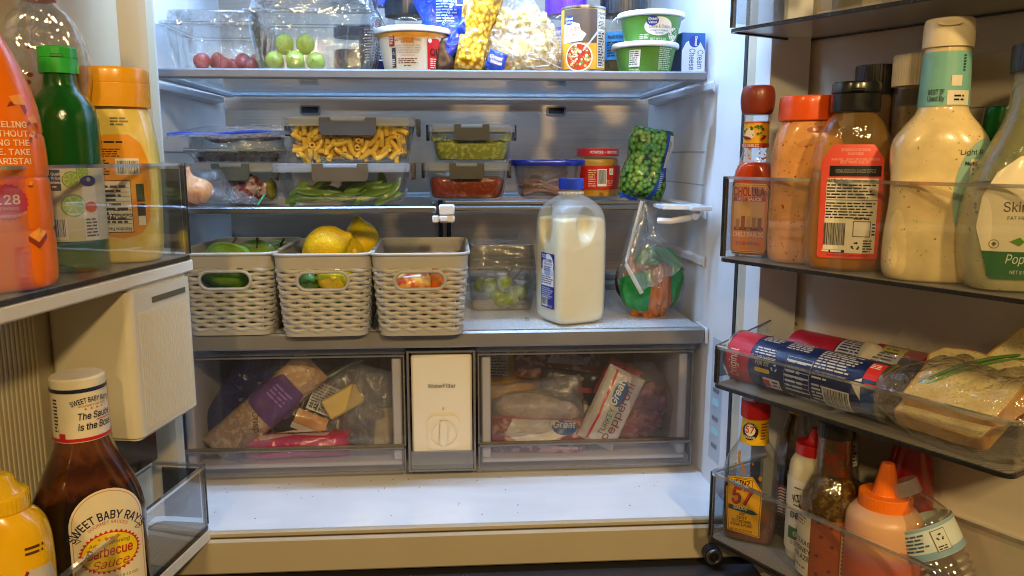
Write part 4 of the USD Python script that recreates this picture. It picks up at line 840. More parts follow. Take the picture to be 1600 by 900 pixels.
# --- macaroni on snow peas
glass_box('glass container of snow peas with a brownish clip, under the macaroni', (-.1265, .085, Z2), .196, .145, .0605, CLIPW, .40)
glass_box('glass container of macaroni with a dark grey clip, stacked on the snow peas', (-.114, .088, Z2 + .0610), .188, .145, .0640, CLIP, .42)
MAC = plain(c(248, 202, 78), rough=.32, vary=.10, scale=60, coat=.35, sss=.15)
mc = Thing('macaroni', 'yellow cheese macaroni filling the upper glass container', 'pasta', (-.114, .088, Z2 + .0610), kind='stuff')
el = []; mac_ang = np.linspace(-.40, .40, 5)
def noodle(R, L, r, ri):
    """A short bent tube, open at both ends."""
    a = mac_ang * (L / (2 * .40 * R)); P = np.stack([R * np.sin(a), R * (1 - np.cos(a)), 0 * a], -1); T = np.stack([np.cos(a), np.sin(a), 0 * a], -1); N = np.stack([-np.sin(a), np.cos(a), 0 * a], -1); n = 10
    th = np.arange(n) * 2 * np.pi / n; ringf = lambda p, nn, q: p + q * (np.cos(th)[:, None] * nn + np.sin(th)[:, None] * np.array([0, 0, 1.0]))
    seq = [ringf(P[k], N[k], r) for k in range(5)] + [ringf(P[4], N[4], ri), ringf(P[4] - T[4] * .004, N[4], ri * .8), ] ; V = np.vstack(seq + [ringf(P[0], N[0], ri), ringf(P[0] + T[0] * .004, N[0], ri * .8)]); F = []
    order = [(k, k + 1) for k in range(6)] + [(7, 0), (8, 7)]
    for p, q in order:
        for k in range(n): k2 = (k + 1) % n; F += [(p * n + k, p * n + k2, q * n + k2), (p * n + k, q * n + k2, q * n + k)]
    return trimesh.Trimesh(V, np.array(F)[:, ::-1], process=False)
done = []
for k in range(2600):
    if len(done) > 330: break
    lay = rng.integers(0, 3); u = rng.random()
    if u < .74: x, y, z = rng.uniform(-.074, .074), -.0585 + .0065 * lay, rng.uniform(.0095, .0475)
    elif u < .86: x, y, z = rng.choice((-1, 1)) * (.074 - .006 * lay), rng.uniform(-.055, .04), rng.uniform(.010, .044)
    else: x, y, z = rng.uniform(-.072, .072), rng.uniform(-.045, .055), rng.uniform(.042, .048)
    x *= np.interp(z, [0, .05], [.93, 1.03])
    if any(abs(x - q[0]) + abs(z - q[2]) < .0105 and abs(y - q[1]) < .005 for q in done): continue
    done.append((x, y, z)); m = noodle(.026, rng.uniform(.014, .024), .0038, .0026)
    el.append(move(m, (x, y, z), rx=90 + rng.uniform(-25, 25), ry=rng.uniform(0, 360), rz=rng.choice((rng.uniform(-25, 25), rng.uniform(60, 120)), p=(.75, .25))))
mc.add('pasta', cat_(el), MAC)
mc.add('pasta', Loft([(.006, .068, .050, 6), (.040, .074, .055, 6), (.041, .06, .04, 6)], 40, 1).mesh(), plain(c(220, 164, 44), .4))
PEA = plain(c(112, 146, 52), rough=.35, vary=.18, scale=50, coat=.25, bump=.15, bscale=200)
PEA2 = plain(c(84, 122, 44), rough=.35, vary=.18, scale=50, coat=.25, bump=.15, bscale=200)
def pod(L, w, bend, sd):
    t = np.linspace(0, 1, 15); prof = np.sin(np.pi * np.clip(t * .96 + .02, 0, 1)) ** .55
    P = np.stack([(t - .5) * L, bend * (4 * (t - .5) ** 2), 0 * t], -1); m = tube(P, w * prof + .0003, 10, up=(0, 0, 1)); v = np.array(m.vertices)
    bump_ = 1 + .35 * np.abs(np.sin(v[:, 0] / L * 20 + sd)); v[:, 2] *= .30 * bump_; m.vertices = v; return m
pods = [(-.060, -.050, .012, 8, 20), (-.045, -.052, .019, -6, 70), (-.030, -.049, .015, 4, 10), (-.008, -.052, .010, -5, 65), (.012, -.048, .024, 38, 15), (.004, -.053, .016, 2, 75), (.034, -.050, .014, 18, 20), (.048, -.051, .020, 14, 60), (.060, -.048, .012, 25, 30), (.052, -.046, .027, 4, 10), (-.052, -.042, .024, 4, 5), (.030, -.040, .026, 12, 10), (-.020, -.040, .023, -8, 15), (.066, -.052, .022, 42, 40), (-.066, -.04, .017, 60, 30), (.02, -.03, .03, 2, 0), (-.04, -.02, .026, 40, 0), (.05, -.01, .028, 80, 0), (0, .01, .026, 20, 0)]
pd = None
names = 'lowest left front|pale left|flat left middle|lowest middle|steeply raised middle|folded middle|right middle|broad right|low right|topmost right|upper left back|upper right back|upper centre back|far right upright|far left upright|centre back|back left|back right|rearmost'.split('|')
for k, (x, y, z, ry, rx) in enumerate(pods):
    lab = 'green snow pea, %s in the lower glass container' % names[k]; loc = (-.1265 + x * 1.05, .085 + y, Z2 + .002 + z * .80)
    t = Thing('snow_pea', lab, 'snow pea', loc, rot=(90 - rx, -ry, 0), group='snow peas in the glass container'); t.add('pod', pod(.042 + .003 * (k % 4), .0074, .006 * (1 if k % 2 else -1), k), PEA if k % 3 else PEA2)
    t.add('tip', move(ball(.0014, 1, s=(2.5, .7, .7)), (.0215 + .0015 * (k % 4), .006 * (1 if k % 2 else -1), 0)), PEA2)
# --- guacamole on salsa
glass_box('small glass container of red salsa under the green dip', (.0545, .190, Z2), .138, .110, .0600, plain(c(68, 68, 68), .42, vary=.05), .40)
glass_box('small glass container of green dip stacked on the salsa', (.0630, .190, Z2 + .0605), .138, .110, .0600, CLIP, .40)
gd = Thing('green_dip', 'lumpy green avocado dip smeared up the glass of the upper container', 'dip', (.0630, .190, Z2 + .0605), kind='stuff')
L = Loft([(.0036, .053, .040, 5), (.006, .0560, .0430, 6), (.026, .0605, .0470, 6.5), (.032, .0600, .046, 6), (.034, .045, .038, 5), (.033, .001, .001)], 90, 1); m = L.mesh(); v = np.array(m.vertices); k = v[:, 2] > .02
v[k, 2] += .010 * (meshkit.fbm(v[k] * 90, 3, 2) - .5) ; m.vertices = v
gd.add('dip', m, spotted(c(150, 158, 66), c(196, 200, 110), 150, .5, .6, rough=.45, bump=.6))
sm = []
for k in range(150):
    a = rng.uniform(-math.pi, .2); x = .0625 * np.sign(math.cos(a)) * abs(math.cos(a)) ** .3; y = .0478 * np.sign(math.sin(a)) * abs(math.sin(a)) ** .3; z = .034 + .016 * rng.random() ** 2; sm.append(move(ball(rng.uniform(.0006, .0020), 1, k, .5, s=(1, .6, 1)), (x, y, z)))
gd.add('smear', cat_(sm), plain(c(168, 176, 84), .5, vary=.2))
rs = Thing('salsa', 'red-brown tomato salsa in the lower small glass container', 'salsa', (.0545, .190, Z2), kind='stuff')
rs.add('sauce', Loft([(.0036, .053, .040, 5), (.006, .0560, .0430, 6), (.036, .0618, .0476, 6.5), (.0365, .04, .03, 5), (.0365, .001, .001)], 90, 1).mesh(), spotted(c(140, 50, 20), c(170, 78, 36), 200, .56, .66, rough=.25, coat=.5, bump=.5))
# --- container with blue lid
bl = Thing('plastic_container', 'clear plastic container with a blue lid behind the milk jug', 'food container', (.190, .210, Z2))
bl.add('bowl', vessel([(0, .040, .036, 3.2), (0, .044, .040, 3.2), (.008, .050, .046, 3.4), (.056, .0575, .053, 3.6)], .0012, 90, 2), clear((.90, .90, .94), rough=.07, haze=.06), smooth=60)
bl.add('lid', Loft([(.0545, .0590, .0545, 3.6), (.0545, .0625, .058, 3.6), (.0600, .0630, .0585, 3.6), (.0640, .0620, .0575, 3.6), (.0650, .0590, .0545, 3.6), (.0625, .0570, .0525, 3.6), (.0625, .001, .001, 3)], 90, 1).mesh(), plain(c(20, 40, 170), .28, coat=.3))
dm = Thing('deli_meat', 'pinkish sliced meat in wrap inside the blue-lidded container', 'meat', (.190, .210, Z2 + .002)); 
for k in range(5): dm.add('slice', move(sheet(lambda u, v, k=k: np.stack([(u - .5) * .075, (v - .5) * .06, .006 + k * .006 + .006 * np.sin(4 * u + k) + .005 * np.sin(5 * v + 2 * k)], -1), 14, 12, .003), (.004 * (k % 3 - 1), -.006 + .003 * k, 0), rz=17 * k), spotted(c(186, 130, 124), c(214, 170, 160), 120, .5, .62, rough=.35, coat=.4))
dm.add('wrap', move(pillow(.080, .050, .060, 41, crinkle=.008, cf=40), (-.004, 0, .001)), clear((.95, .95, .96), rough=.1, haze=.06, bump=.9, bscale=70), smooth=60)
# --- red-labelled jar
rj = Thing('pickle_jar', 'glass jar with a red lid and red label between blue lid and green peas', 'jar', (.283, .245, Z2))
rj.add('glass', Loft([(0, .034, .034), (.003, .0385, .0385), (.062, .0385, .0385), (.070, .035, .035), (.074, .035, .035)], 56, 1).mesh(cap1=False), clear((.96, .95, .88)))
rj.add('filling', Loft([(.002, .036, .036), (.004, .0372, .0372), (.060, .0372, .0372), (.066, .034, .034), (.067, .02, .02)], 48, 1).mesh(), spotted(c(196, 150, 50), c(150, 110, 36), 90, rough=.25))
RL = Loft([(.014, .0390, .0390), (.054, .0390, .0390)], 56, 0)
rj.add('label', RL.mesh(False, False), plain(c(196, 40, 30), .35))
A = Art(14); A.bars(.0015, .034, .014, .026).rect(.018, .044, .008, .011, c(230, 226, 214)); A.recycle(.018, .044, .0030, BLACK); A.text('NET WT', .016, .027, .0026, c(250, 220, 180)).text('16 OZ', .016, .0235, .0026, c(250, 220, 180)).text('(454 g)', .016, .0200, .0024, c(250, 220, 180)); A.fine(-.022, .048, .014, .030, 8, c(232, 190, 150))
A.put(rj, RL)
RJ = Loft([(.070, .0355, .0355), (.070, .0365, .0365), (.083, .0365, .0365), (.0835, .0345, .0345), (.0828, .03, .03), (.0828, .001, .001)], 60, 0)
rj.add('lid', RJ.mesh(), plain(c(190, 34, 34), .3, coat=.3))
A = Art(); A.text('POTATOES', -.008, .0745, .0042, WHITE, bold=True, w=.022).text('BROCCOLI', .021, .0745, .0042, WHITE, bold=True, w=.022).disc(.0065, .0765, .0009, WHITE, 3); A.put(rj, Loft([(.0705, .0367, .0367), (.0825, .0367, .0367)], 60, 0))
# --- frozen peas
pe = Thing('frozen_peas', 'bag of frozen green peas leaning at the right end of the middle shelf', 'bag', (.338, .160, Z2 + .0005), 4, rot=(8, 9, 4))
PEAS = cells([c(150, 206, 100), c(112, 178, 76), c(72, 134, 50)], 150, dark=c(26, 54, 20), coat=.5)
pm = pillow(.078, .116, .046, 61, crinkle=.007, cf=24, taper=[(0, .92), (.25, 1.0), (.55, .82), (.8, .95), (1, .8)], nx=44, nz=48)
pe.add('bag_film', pm, PEAS)
S = Shrink(pm); A = Art(15); 
A.poly(Polygon([(.004, .002), (.012, .001), (.031, .050), (.031, .085), (.0270, .113), (.0190, .113), (.0215, .070), (.0165, .040)]), c(30, 84, 190), 1)
A.poly(Polygon([(.0225, .058), (.0375, .060), (.0345, .110), (.0255, .110)]), c(214, 220, 226), 2)
A.text('Great', .0285, .093, .0050, c(40, 50, 90), rot=80, slant=.2); A.fine(.019, .052, .007, .030, 10, c(180, 206, 240), 3)
A.put(pe, S, res=.004, off=.0008)
pe.add('bottom_seal', sheet(lambda u, v: np.stack([-.038 + .030 * u, -.012 - .010 * v, .006 - .006 * v + .002 * np.sin(7 * u)], -1), 12, 5), film(c(26, 62, 180)))
# ================================================================== things on the lowest shelf
Z3 = .9955
BSK = plain(c(180, 176, 168), rough=.42, vary=.03, scale=30)
bk = Thing('woven_basket', 'left grey woven plastic basket with green apples, half behind the door bin', 'basket', (-.288, .092, Z3))
def per(w, d, r, n=300):
    p = rrect(-w / 2, w / 2, -d / 2, d / 2, r).exterior; return np.array([p.interpolate(i / n, normalized=True).coords[0] for i in range(n)])
BH, WT, WB_, DT, DB = .121, .136, .116, .215, .195
def ring_at(z, off=0, n=300):
    f = z / BH; return per(WB_ + (WT - WB_) * f + 2 * off, DB + (DT - DB) * f + 2 * off, .018 + .004 * f, n)
rows = 15; z0, z1 = .010, .096; hole = lambda x, z: (abs(x) < .0225 + .0125 * math.sqrt(max(0, 1 - ((z - .0815) / .0135) ** 2))) if abs(z - .0815) < .0135 else False
for k in range(rows):
    zc = z0 + (z1 - z0) * k / (rows - 1); p = ring_at(zc); n = len(p); ph = math.pi * (k % 2)
    L = np.r_[0, np.cumsum(np.linalg.norm(np.diff(np.vstack([p, p[:1]]), axis=0), axis=1))][:-1]
    zz = zc + .0012 * np.sin(L / L[-1] * 2 * math.pi * 21 + ph); out = .0012 * np.cos(L / L[-1] * 2 * math.pi * 21 + ph + .6)
    nn = p / np.linalg.norm(p, axis=1, keepdims=True); q = np.c_[p + nn * out[:, None], zz]
    ok = np.array([not (q[i, 1] < 0 and hole(q[i, 0], zz[i])) for i in range(n)])
    if ok.all(): bk.add('strand', tube(q, .0020, 8, closed=True, flat=1.62), BSK, smooth=True)
    else:
        s0 = int(np.argmax(~ok)); q = np.roll(q, -s0, 0); o = np.roll(ok, -s0); i0 = int(np.argmax(o)); i1 = len(o) - int(np.argmax(o[::-1]))
        bk.add('strand', tube(q[i0:i1], .0020, 8, flat=1.62), BSK, smooth=True)
t_ = rrect(-WT / 2 - .0015, WT / 2 + .0015, -DT / 2 - .0015, DT / 2 + .0015, .023)
def band(z_a, z_b, off, th):
    a, b = ring_at(z_a, off, 120), ring_at(z_b, off, 120); ai, bi = ring_at(z_a, off - th, 120), ring_at(z_b, off - th, 120); n = 120
    V = np.vstack([np.c_[a, np.full(n, z_a)], np.c_[b, np.full(n, z_b)], np.c_[bi, np.full(n, z_b)], np.c_[ai, np.full(n, z_a)]]); F = []
    for r in range(4):
        s_ = ((r + 1) % 4)
        for i in range(n): j = (i + 1) % n; F += [(r * n + i, r * n + j, s_ * n + j), (r * n + i, s_ * n + j, s_ * n + i)]
    m = trimesh.Trimesh(V, np.array(F), process=False)
    if m.volume < 0: m.faces = np.array(m.faces)[:, ::-1]
    return m
bk.add('rim', band(.0985, .1175, .0008, .0022), BSK, smooth=50)
bk.add('rim_lip', tube(np.c_[ring_at(.119, .0016, 140), np.full(140, .1185)], .0022, 8, closed=True, flat=1.1), BSK, smooth=True)
bk.add('foot', cat_([band(.0005, .0085, .0006, .0024), ext(rrect(-WB_ / 2 + .001, WB_ / 2 - .001, -DB / 2 + .001, DB / 2 - .001, .017), .001, .003)]), BSK, smooth=50)
oval = np.array(LineString([(-.0225, 0), (.0225, 0)]).buffer(.0128, quad_segs=10).exterior.coords)[:-1]
yb = lambda z: -(DB + (DT - DB) * z / BH) / 2
bk.add('handle_ring', tube(np.stack([oval[:, 0], yb(.0815 + oval[:, 1]) - .0010, .0815 + oval[:, 1]], -1), .0026, 8, closed=True, up=(0, 1, 0)), BSK, smooth=True)
bk.add('handle_ring', tube(np.stack([oval[:, 0], -yb(.0815 + oval[:, 1]) + .0010, .0815 + oval[:, 1]], -1), .0024, 8, closed=True, up=(0, 1, 0)), BSK, smooth=True)
rb = []
for sx in (-1, 1):
    for f in (-.38, -.12, .14, .40): rb.append(tube([(sx * (WB_ / 2 - .0030), f * DB, .004), (sx * (WT / 2 - .0040), f * DT, .1)], .0016, 6))
for f in (-.40, -.2, .0, .2, .40):
    for sy in (-1, 1): rb.append(tube([(f * WB_, sy * (DB / 2 - .0030), .004), (f * (WB_ + .008), sy * (yb(.066) * -1 - .003), .066)], .0015, 6))
bk.add('inner_ribs', cat_(rb), BSK)
bk2 = copy(bk, 'middle grey woven plastic basket heaped with lemons', (-.1525, .0755, Z3), 1.5)
bk3 = copy(bk, 'right grey woven plastic basket with red and orange fruit, next to the clear box', (-.0155, .0715, Z3), 0.5)
def fruit(name, label, cat, loc, r, mat, s=(1, 1, 1), kind='round', rot=None, group=None, stem=None):
    t = Thing(name, label, cat, loc, rot=rot or (0, 0, 0), group=group)
    if kind == 'apple': m = Loft([(-.78, .02, .02), (-.80, .25, .25), (-.88, .40, .40), (-.6, .80, .80), (.1, 1.0, 1.0), (.62, .86, .86), (.86, .5, .5), (.80, .22, .22), (.62, .03, .03)], 40, 3).mesh()
    elif kind == 'lemon': m = Loft([(-1.22, .01, .01), (-1.2, .16, .16), (-1.0, .35, .35), (-.7, .74, .74), (0, 1.0, 1.0), (.7, .78, .78), (1.02, .40, .40), (1.22, .20, .20), (1.34, .16, .16), (1.36, .01, .01)], 48, 2).mesh()
    else: m = Loft([(-.97, .02, .02), (-.97, .2, .2), (-.75, .70, .70), (0, 1.0, 1.0), (.75, .70, .70), (.97, .22, .22), (.96, .02, .02)], 44, 3).mesh()
    v = np.array(m.vertices); v *= (1 + .05 * (meshkit.fbm(v * 1.6, 2, int(abs(loc[0]) * 1000)) - .5))[:, None]; m.vertices = v * r * np.asarray(s); t.add('fruit', m, mat, smooth=True)
    if kind == 'apple': t.add('stem', tube([(0, 0, .62 * r), (.03 * r, 0, .85 * r), (.16 * r, .02 * r, 1.12 * r)], [.03 * r, .035 * r, .06 * r], 6), plain(c(70, 50, 28), .7))
    return t
APG = spotted(c(120, 160, 46), c(180, 200, 110), 500, .64, .70, rough=.34, coat=.15, bump=.05)
LEM = plain(c(240, 204, 22), rough=.38, vary=.06, scale=30, coat=.2, bump=.55, bscale=420, sss=.1)
LIM = plain(c(96, 130, 40), rough=.35, vary=.15, scale=30, coat=.3, bump=.4, bscale=420)
ORG = plain(c(232, 110, 22), rough=.38, vary=.08, scale=30, coat=.2, bump=.5, bscale=420)
APR = spotted(c(190, 70, 34), c(230, 180, 80), 60, .42, .62, rough=.25, coat=.5, bump=.05)
fruit('apple', 'green apple with a dark stem at the front of the left basket', 'apple', (-.297, .036, Z3 + .096), .0375, APG, kind='apple', rot=(-8, 14, 30))
fruit('apple', 'green apple at the back of the left basket, behind the stemmed one', 'apple', (-.275, .118, Z3 + .092), .034, APG, kind='apple', rot=(10, -20, 80))
fruit('apple', 'darkest green apple in the far right corner of the left basket', 'apple', (-.252, .160, Z3 + .088), .033, APG, kind='apple', rot=(14, 10, 10))
fruit('apple', 'green apple glimpsed through the weave low in the left basket', 'apple', (-.285, .055, Z3 + .036), .034, APG, kind='apple', rot=(30, 30, 60))
fruit('lemon', 'big bright lemon on top at the front of the middle basket', 'lemon', (-.1565, .050, Z3 + .123), .0305, LEM, kind='lemon', rot=(20, 68, 20))
fruit('lemon', 'shaded lemon standing nipple up at the back of the middle basket', 'lemon', (-.1120, .125, Z3 + .122), .0290, LEM, kind='lemon', rot=(8, -10, 0))
fruit('lemon', 'lemon showing through the handle hole of the middle basket', 'lemon', (-.1400, .020, Z3 + .080), .0280, LEM, kind='lemon', rot=(80, 30, 0))
fruit('lemon', 'lemon peeping between the two big lemons in the middle basket', 'lemon', (-.1330, .100, Z3 + .108), .026, LEM, kind='lemon', rot=(60, 80, 0))
fruit('lime', 'green lime at the left of the handle hole in the middle basket', 'lime', (-.1790, .030, Z3 + .074), .0215, LIM, kind='lemon', rot=(70, 70, 0))
fruit('lime', 'green lime low behind the weave of the middle basket', 'lime', (-.1500, .020, Z3 + .036), .0225, LIM, kind='lemon', rot=(70, 80, 0))
fruit('apple', 'red-yellow apple at the left of the right basket\'s handle hole', 'apple', (-.0290, .012, Z3 + .068), .0310, APR, kind='apple', rot=(20, -14, 20))
fruit('orange', 'orange at the right of the right basket\'s handle hole', 'orange', (.0210, .020, Z3 + .074), .0280, ORG)
fruit('orange', 'orange behind the red-yellow apple in the right basket', 'orange', (-.0150, .062, Z3 + .070), .0320, ORG)
fruit('apple', 'red apple glimpsed through the weave low in the right basket', 'apple', (.0050, .012, Z3 + .031), .0280, APR, kind='apple', rot=(40, 40, 0))
# --- grapes box
g2 = clamshell('clamshell_box', 'clear clamshell of green grapes between the right basket and the milk', 'clamshell', (.112, .205, Z3), .118, .115, .107, flutes=9, lid=.036)
A = Art(16); A.rect(0, 0, .060, .012, c(150, 170, 70), 1); A.fine(-.025, .004, .05, .008, 3, WHITE); A.put(g2, Flat((.014, -.045, .1085), (1, 0, 0), (0, 1, 0)))
gl0 = None
GR2 = plain(c(140, 160, 66), rough=.25, vary=.15, scale=90, coat=.3, sss=.3)
for k, (x, y, z) in enumerate(((-.030, -.036, .014), (-.022, -.038, .037), (-.008, -.037, .020), (.004, -.040, .043), (-.002, -.036, .012), (.014, -.038, .016), (.030, -.034, .024), (-.034, -.02, .035), (.016, -.01, .018))):
    lab = 'grape in the lower clamshell, ' + ('leftmost at the bottom', 'upper left', 'middle left', 'uppermost by the stem', 'bottom centre', 'right of the bottom centre', 'brown-spotted far right', 'back left', 'back right')[k]
    loc, rt_ = (.112 + x, .205 + y, Z3 + z + .004), (80, 30 * k, 0)
    if gl0 is None:
        gl0 = Thing('grape', lab, 'grape', loc, rot=rt_, group='grapes in the lower clamshell'); gl0.add('berry', gm, GR2); gl0.add('stem_scar', move(ball(.0012, 1), (0, 0, .0146)), plain(c(110, 90, 40), .7))
    else: copy(gl0, lab, loc, rot=rt_)
sg_ = Thing('twig', 'brown branching grape stem in the lower clamshell', 'stem', (.130, .180, Z3 + .035))
P0 = np.array([(-.012, .0, .018), (.0, .002, .012), (.010, 0, .002), (.020, .003, -.012)])
br = [tube(P0, .0011, 6)] + [tube([P0[k % 4], P0[k % 4] + d_, P0[k % 4] + np.array(d_) * 1.8 + (.002, 0, .003)], .0007, 5) for k, d_ in enumerate(((.006, -.004, .008), (-.006, .002, .010), (.012, 0, .003), (.004, -.003, -.010), (-.010, -.002, -.006), (.010, .002, .010)))]
sg_.add('stem', cat_(br), plain(c(104, 72, 40), .7))
bit = Thing('leaf_scrap', 'tiny green leaf scrap on the shelf left of the milk jug', 'leaf', (.146, .075, Z3 + .0008)); bit.add('leaf', sheet(lambda u, v: np.stack([(u - .5) * .006, (v - .5) * .005, .001 + .002 * np.sin(4 * u)], -1), 5, 5, .0005), plain(c(110, 120, 50), .6))
# --- milk jug
mk = Thing('milk_jug', 'half-full translucent plastic milk jug with a blue cap', 'milk jug', (.2125, .0700, Z3 + .0005), 23)
HD = clear((.93, .94, .95), rough=.30, haze=.36, hcol=(.86, .90, .92), gain=.55, bump=.12, bscale=25)
body = [(0, .030, .030, 4.5), (.001, .036, .036, 5), (.006, .0405, .0405, 6), (.016, .0425, .0425, 7), (.100, .0425, .0425, 7.5), (.138, .0428, .0428, 7), (.160, .0425, .0425, 6), (.177, .0385, .0385, 4.6), (.189, .0270, .0270, 3), (.195, .0175, .0175, 2.2), (.199, .0155, .0155, 2), (.204, .0155, .0155, 2)]
def dents(V, th):
    """The hand grip: two hollows either side of the post at the front corner, and the facets below the shoulder."""
    V = V.copy(); x, y, z = V[..., 0], V[..., 1], V[..., 2]
    def hollow(px, py, pz, rx, rz, dep, ax):
        w = np.clip(1 - ((x if ax else y) - (px if ax else py)) ** 2 / rx ** 2 - (z - pz) ** 2 / rz ** 2, 0, 1); w = w * w * (3 - 2 * w)
        near = (y < -.010) if ax else (x < -.010)
        return np.where(near, w * dep, 0)
    d1 = hollow(.002, 0, .152, .017, .028, .017, True); d2 = hollow(0, .004, .150, .020, .034, .017, False)
    V[..., 1] += d1; V[..., 0] += d2
    r = np.exp(-((z - (.112 + .35 * np.abs(x + .02))) / .0018) ** 2) * .0010 * (y < -.03); V[..., 1] -= r
    return V
JL = Loft(body, 128, 3, mod=dents); mk.add('jug_body', JL.mesh(cap1=False), HD, smooth=True)
mb = [(z + .0008, a - .0016, b - .0016, e) for z, a, b, e in body[:7]] + [(.1500, .0410, .0410, 6.2), (.1615, .0400, .0400, 5.8), (.1618, .030, .03, 5), (.1618, .001, .001, 4)]
mk.add('milk', Loft(mb, 128, 3, mod=dents).mesh(), plain(c(250, 234, 186), rough=.4, vary=.02, sss=.3), smooth=True)
mk.add('neck_ring', cat_([Loft([(.1955, .0155, .0155), (.1960, .0185, .0185), (.2000, .0185, .0185), (.2005, .0155, .0155)], 40, 1).mesh()] + [move(ball(.0022, 2), (.0178 * math.cos(a), .0178 * math.sin(a), .198)) for a in np.linspace(0, 6.28, 19)[:-1]]), plain(c(226, 230, 234), .35, sss=.3))
mk.add('cap', ribbed(.0188, .2035, .2200, 52, .012), plain(c(28, 66, 210), .3, coat=.3))
JB = Loft([(.0, .0425, .0425, 7.2), (.14, .0425, .0425, 7.2)], 8, 0)
A = Art(17); MB = c(30, 48, 140); lx = -.0850 + .0115                        # centre of the left face
A.rect(lx, .066, .040, .084, c(34, 44, 130), 1, .001); A.poly(sbox(lx - .0185, .0755, lx + .0185, .0840), c(236, 238, 240), 2); A.poly(affinity.translate(Point(0, 0).buffer(.0165), lx + .001, .0905), c(230, 234, 240), 2)
A.poly(sbox(lx - .0185, .058, lx + .0185, .0750), c(238, 240, 240), 2)
A.disc(lx - .0115, .1030, .0060, c(30, 90, 200), 3); A.text('Great', lx - .0115, .1036, .0026, WHITE, bold=True, layer=4).text('Value', lx - .0115, .1004, .0026, WHITE, bold=True, layer=4)
A.text('2% Milk', lx + .003, .0950, .0048, MB, bold=True, w=.020); A.text('Reduced Fat', lx + .002, .0905, .0030, MB); A.fine(lx - .010, .0885, .024, .008, 3, MB, 3)
A.poly(affinity.scale(Point(lx + .000, .078).buffer(.009), 1, .5), c(150, 170, 210), 3); A.recycle(lx + .0150, .0790, .0034, MB, 4)
A.fine(lx - .017, .0735, .034, .013, 4, c(50, 56, 90), 3); A.fine(lx - .017, .0560, .034, .018, 6, c(190, 200, 230), 3); A.bars(lx - .009, .0335, .016, .013); A.text('HALF GALLON', lx + .006, .0265, .0026, WHITE, w=.017)
A.put(mk, JB)
# --- carrots
cr = Thing('carrot_bag', 'open green bag of baby carrots slumped at the right end of the lowest shelf', 'bag', (.3455, .1050, Z3 + .0005), -4)
def cmod(V, th):
    V = V.copy(); z = V[..., 2]; k = 1 + .05 * np.sin(5 * th + 40 * z) + .035 * np.sin(11 * th - 70 * z) + .02 * np.sin(23 * th + 30 * z); V[..., 0] *= k; V[..., 1] *= k; return V
cbody = [(0, .010, .008), (.0005, .020, .016), (.010, .036, .028), (.026, .0500, .038), (.055, .0545, .040), (.080, .0510, .036), (.098, .040, .029), (.112, .022, .018), (.116, .004, .004)]
CG = Loft(cbody, 96, 2, mod=cmod)
cr.add('bag_film', CG.mesh(), clear((.96, .96, .95), rough=.08, haze=.04, bump=.9, bscale=45, gain=1.3, f0=.05), smooth=60)
class _W:
    def wrap(s, P, off):
        W = Loft(cbody, 8, 2).wrap(P, 0); th = np.arctan2(W[:, 1] / .75, W[:, 0]); z = W[:, 2]; k = 1 + .05 * np.sin(5 * th + 40 * z) + .035 * np.sin(11 * th - 70 * z) + .02 * np.sin(23 * th + 30 * z) + off / .04; W[:, 0] *= k; W[:, 1] *= k; return W
GF = film(c(34, 140, 62), rough=.22, bump=.8, bscale=40)
def patch(poly, mat, name):
    v, f = trimesh.creation.triangulate_polygon(poly, engine='earcut'); V3, f = trimesh.remesh.subdivide_to_size(np.c_[v, 0 * v[:, 0]], f, max_edge=.006, max_iter=10); W = _W().wrap(V3[:, :2], .0006); cr.add(name, trimesh.Trimesh(W, f, process=False), mat, smooth=True)
patch(Polygon([(-.050, .020), (-.030, .012), (-.006, .010), (-.004, .040), (-.001, .066), (-.006, .080), (-.030, .072), (-.054, .062), (-.056, .040)]), GF, 'green_panel')
patch(Polygon([(.034, .012), (.046, .014), (.056, .030), (.064, .070), (.052, .098), (.030, .110), (.000, .112), (-.026, .102), (-.030, .090), (-.006, .084), (.020, .090), (.034, .080), (.033, .050)]), GF, 'green_panel')
patch(Polygon([(-.066, .040), (-.058, .026), (-.054, .032), (-.058, .054), (-.066, .078), (-.076, .074)]), film(c(24, 24, 24)), 'black_panel')
patch(Polygon([(.056, .096), (.066, .072), (.076, .078), (.070, .104), (.052, .114), (.044, .110)]), film(c(28, 28, 28)), 'black_panel')
CAR = plain(c(246, 140, 40), rough=.4, vary=.15, scale=90, coat=.3, bump=.2, bscale=200)
cs = Thing('baby_carrots', 'orange baby carrots packed inside the green bag', 'carrots', (.3455, .1050, Z3 + .0005), kind='stuff')
cc = []
for k in range(90):
    z = rng.uniform(.010, .088); w_ = np.interp(z, [0, .03, .055, .08, .1], [.016, .042, .046, .043, .03]); a = rng.uniform(-math.pi, 0); q = rng.uniform(.62, .80)
    cc.append(move(Loft([(-.017, .001, .001), (-.016, .004, .004), (-.010, .0062, .0062), (.010, .0060, .0060), (.016, .004, .004), (.017, .001, .001)], 10, 1).mesh(), (w_ * q * math.cos(a), w_ * .70 * q * math.sin(a), z), rx=rng.uniform(-12, 12), ry=rng.uniform(-30, 30), rz=math.degrees(a) + 90))
cs.add('carrot', cat_(cc), CAR); cs.add('carrot', Loft([(.004, .01, .008), (.03, .036, .024), (.06, .040, .026), (.085, .030, .02), (.09, .001, .001)], 24, 2).mesh(), CAR)
TOPF = clear((.94, .95, .95), rough=.10, haze=.08, hcol=(.85, .87, .88), bump=.8, bscale=40, gain=1.5, f0=.06)
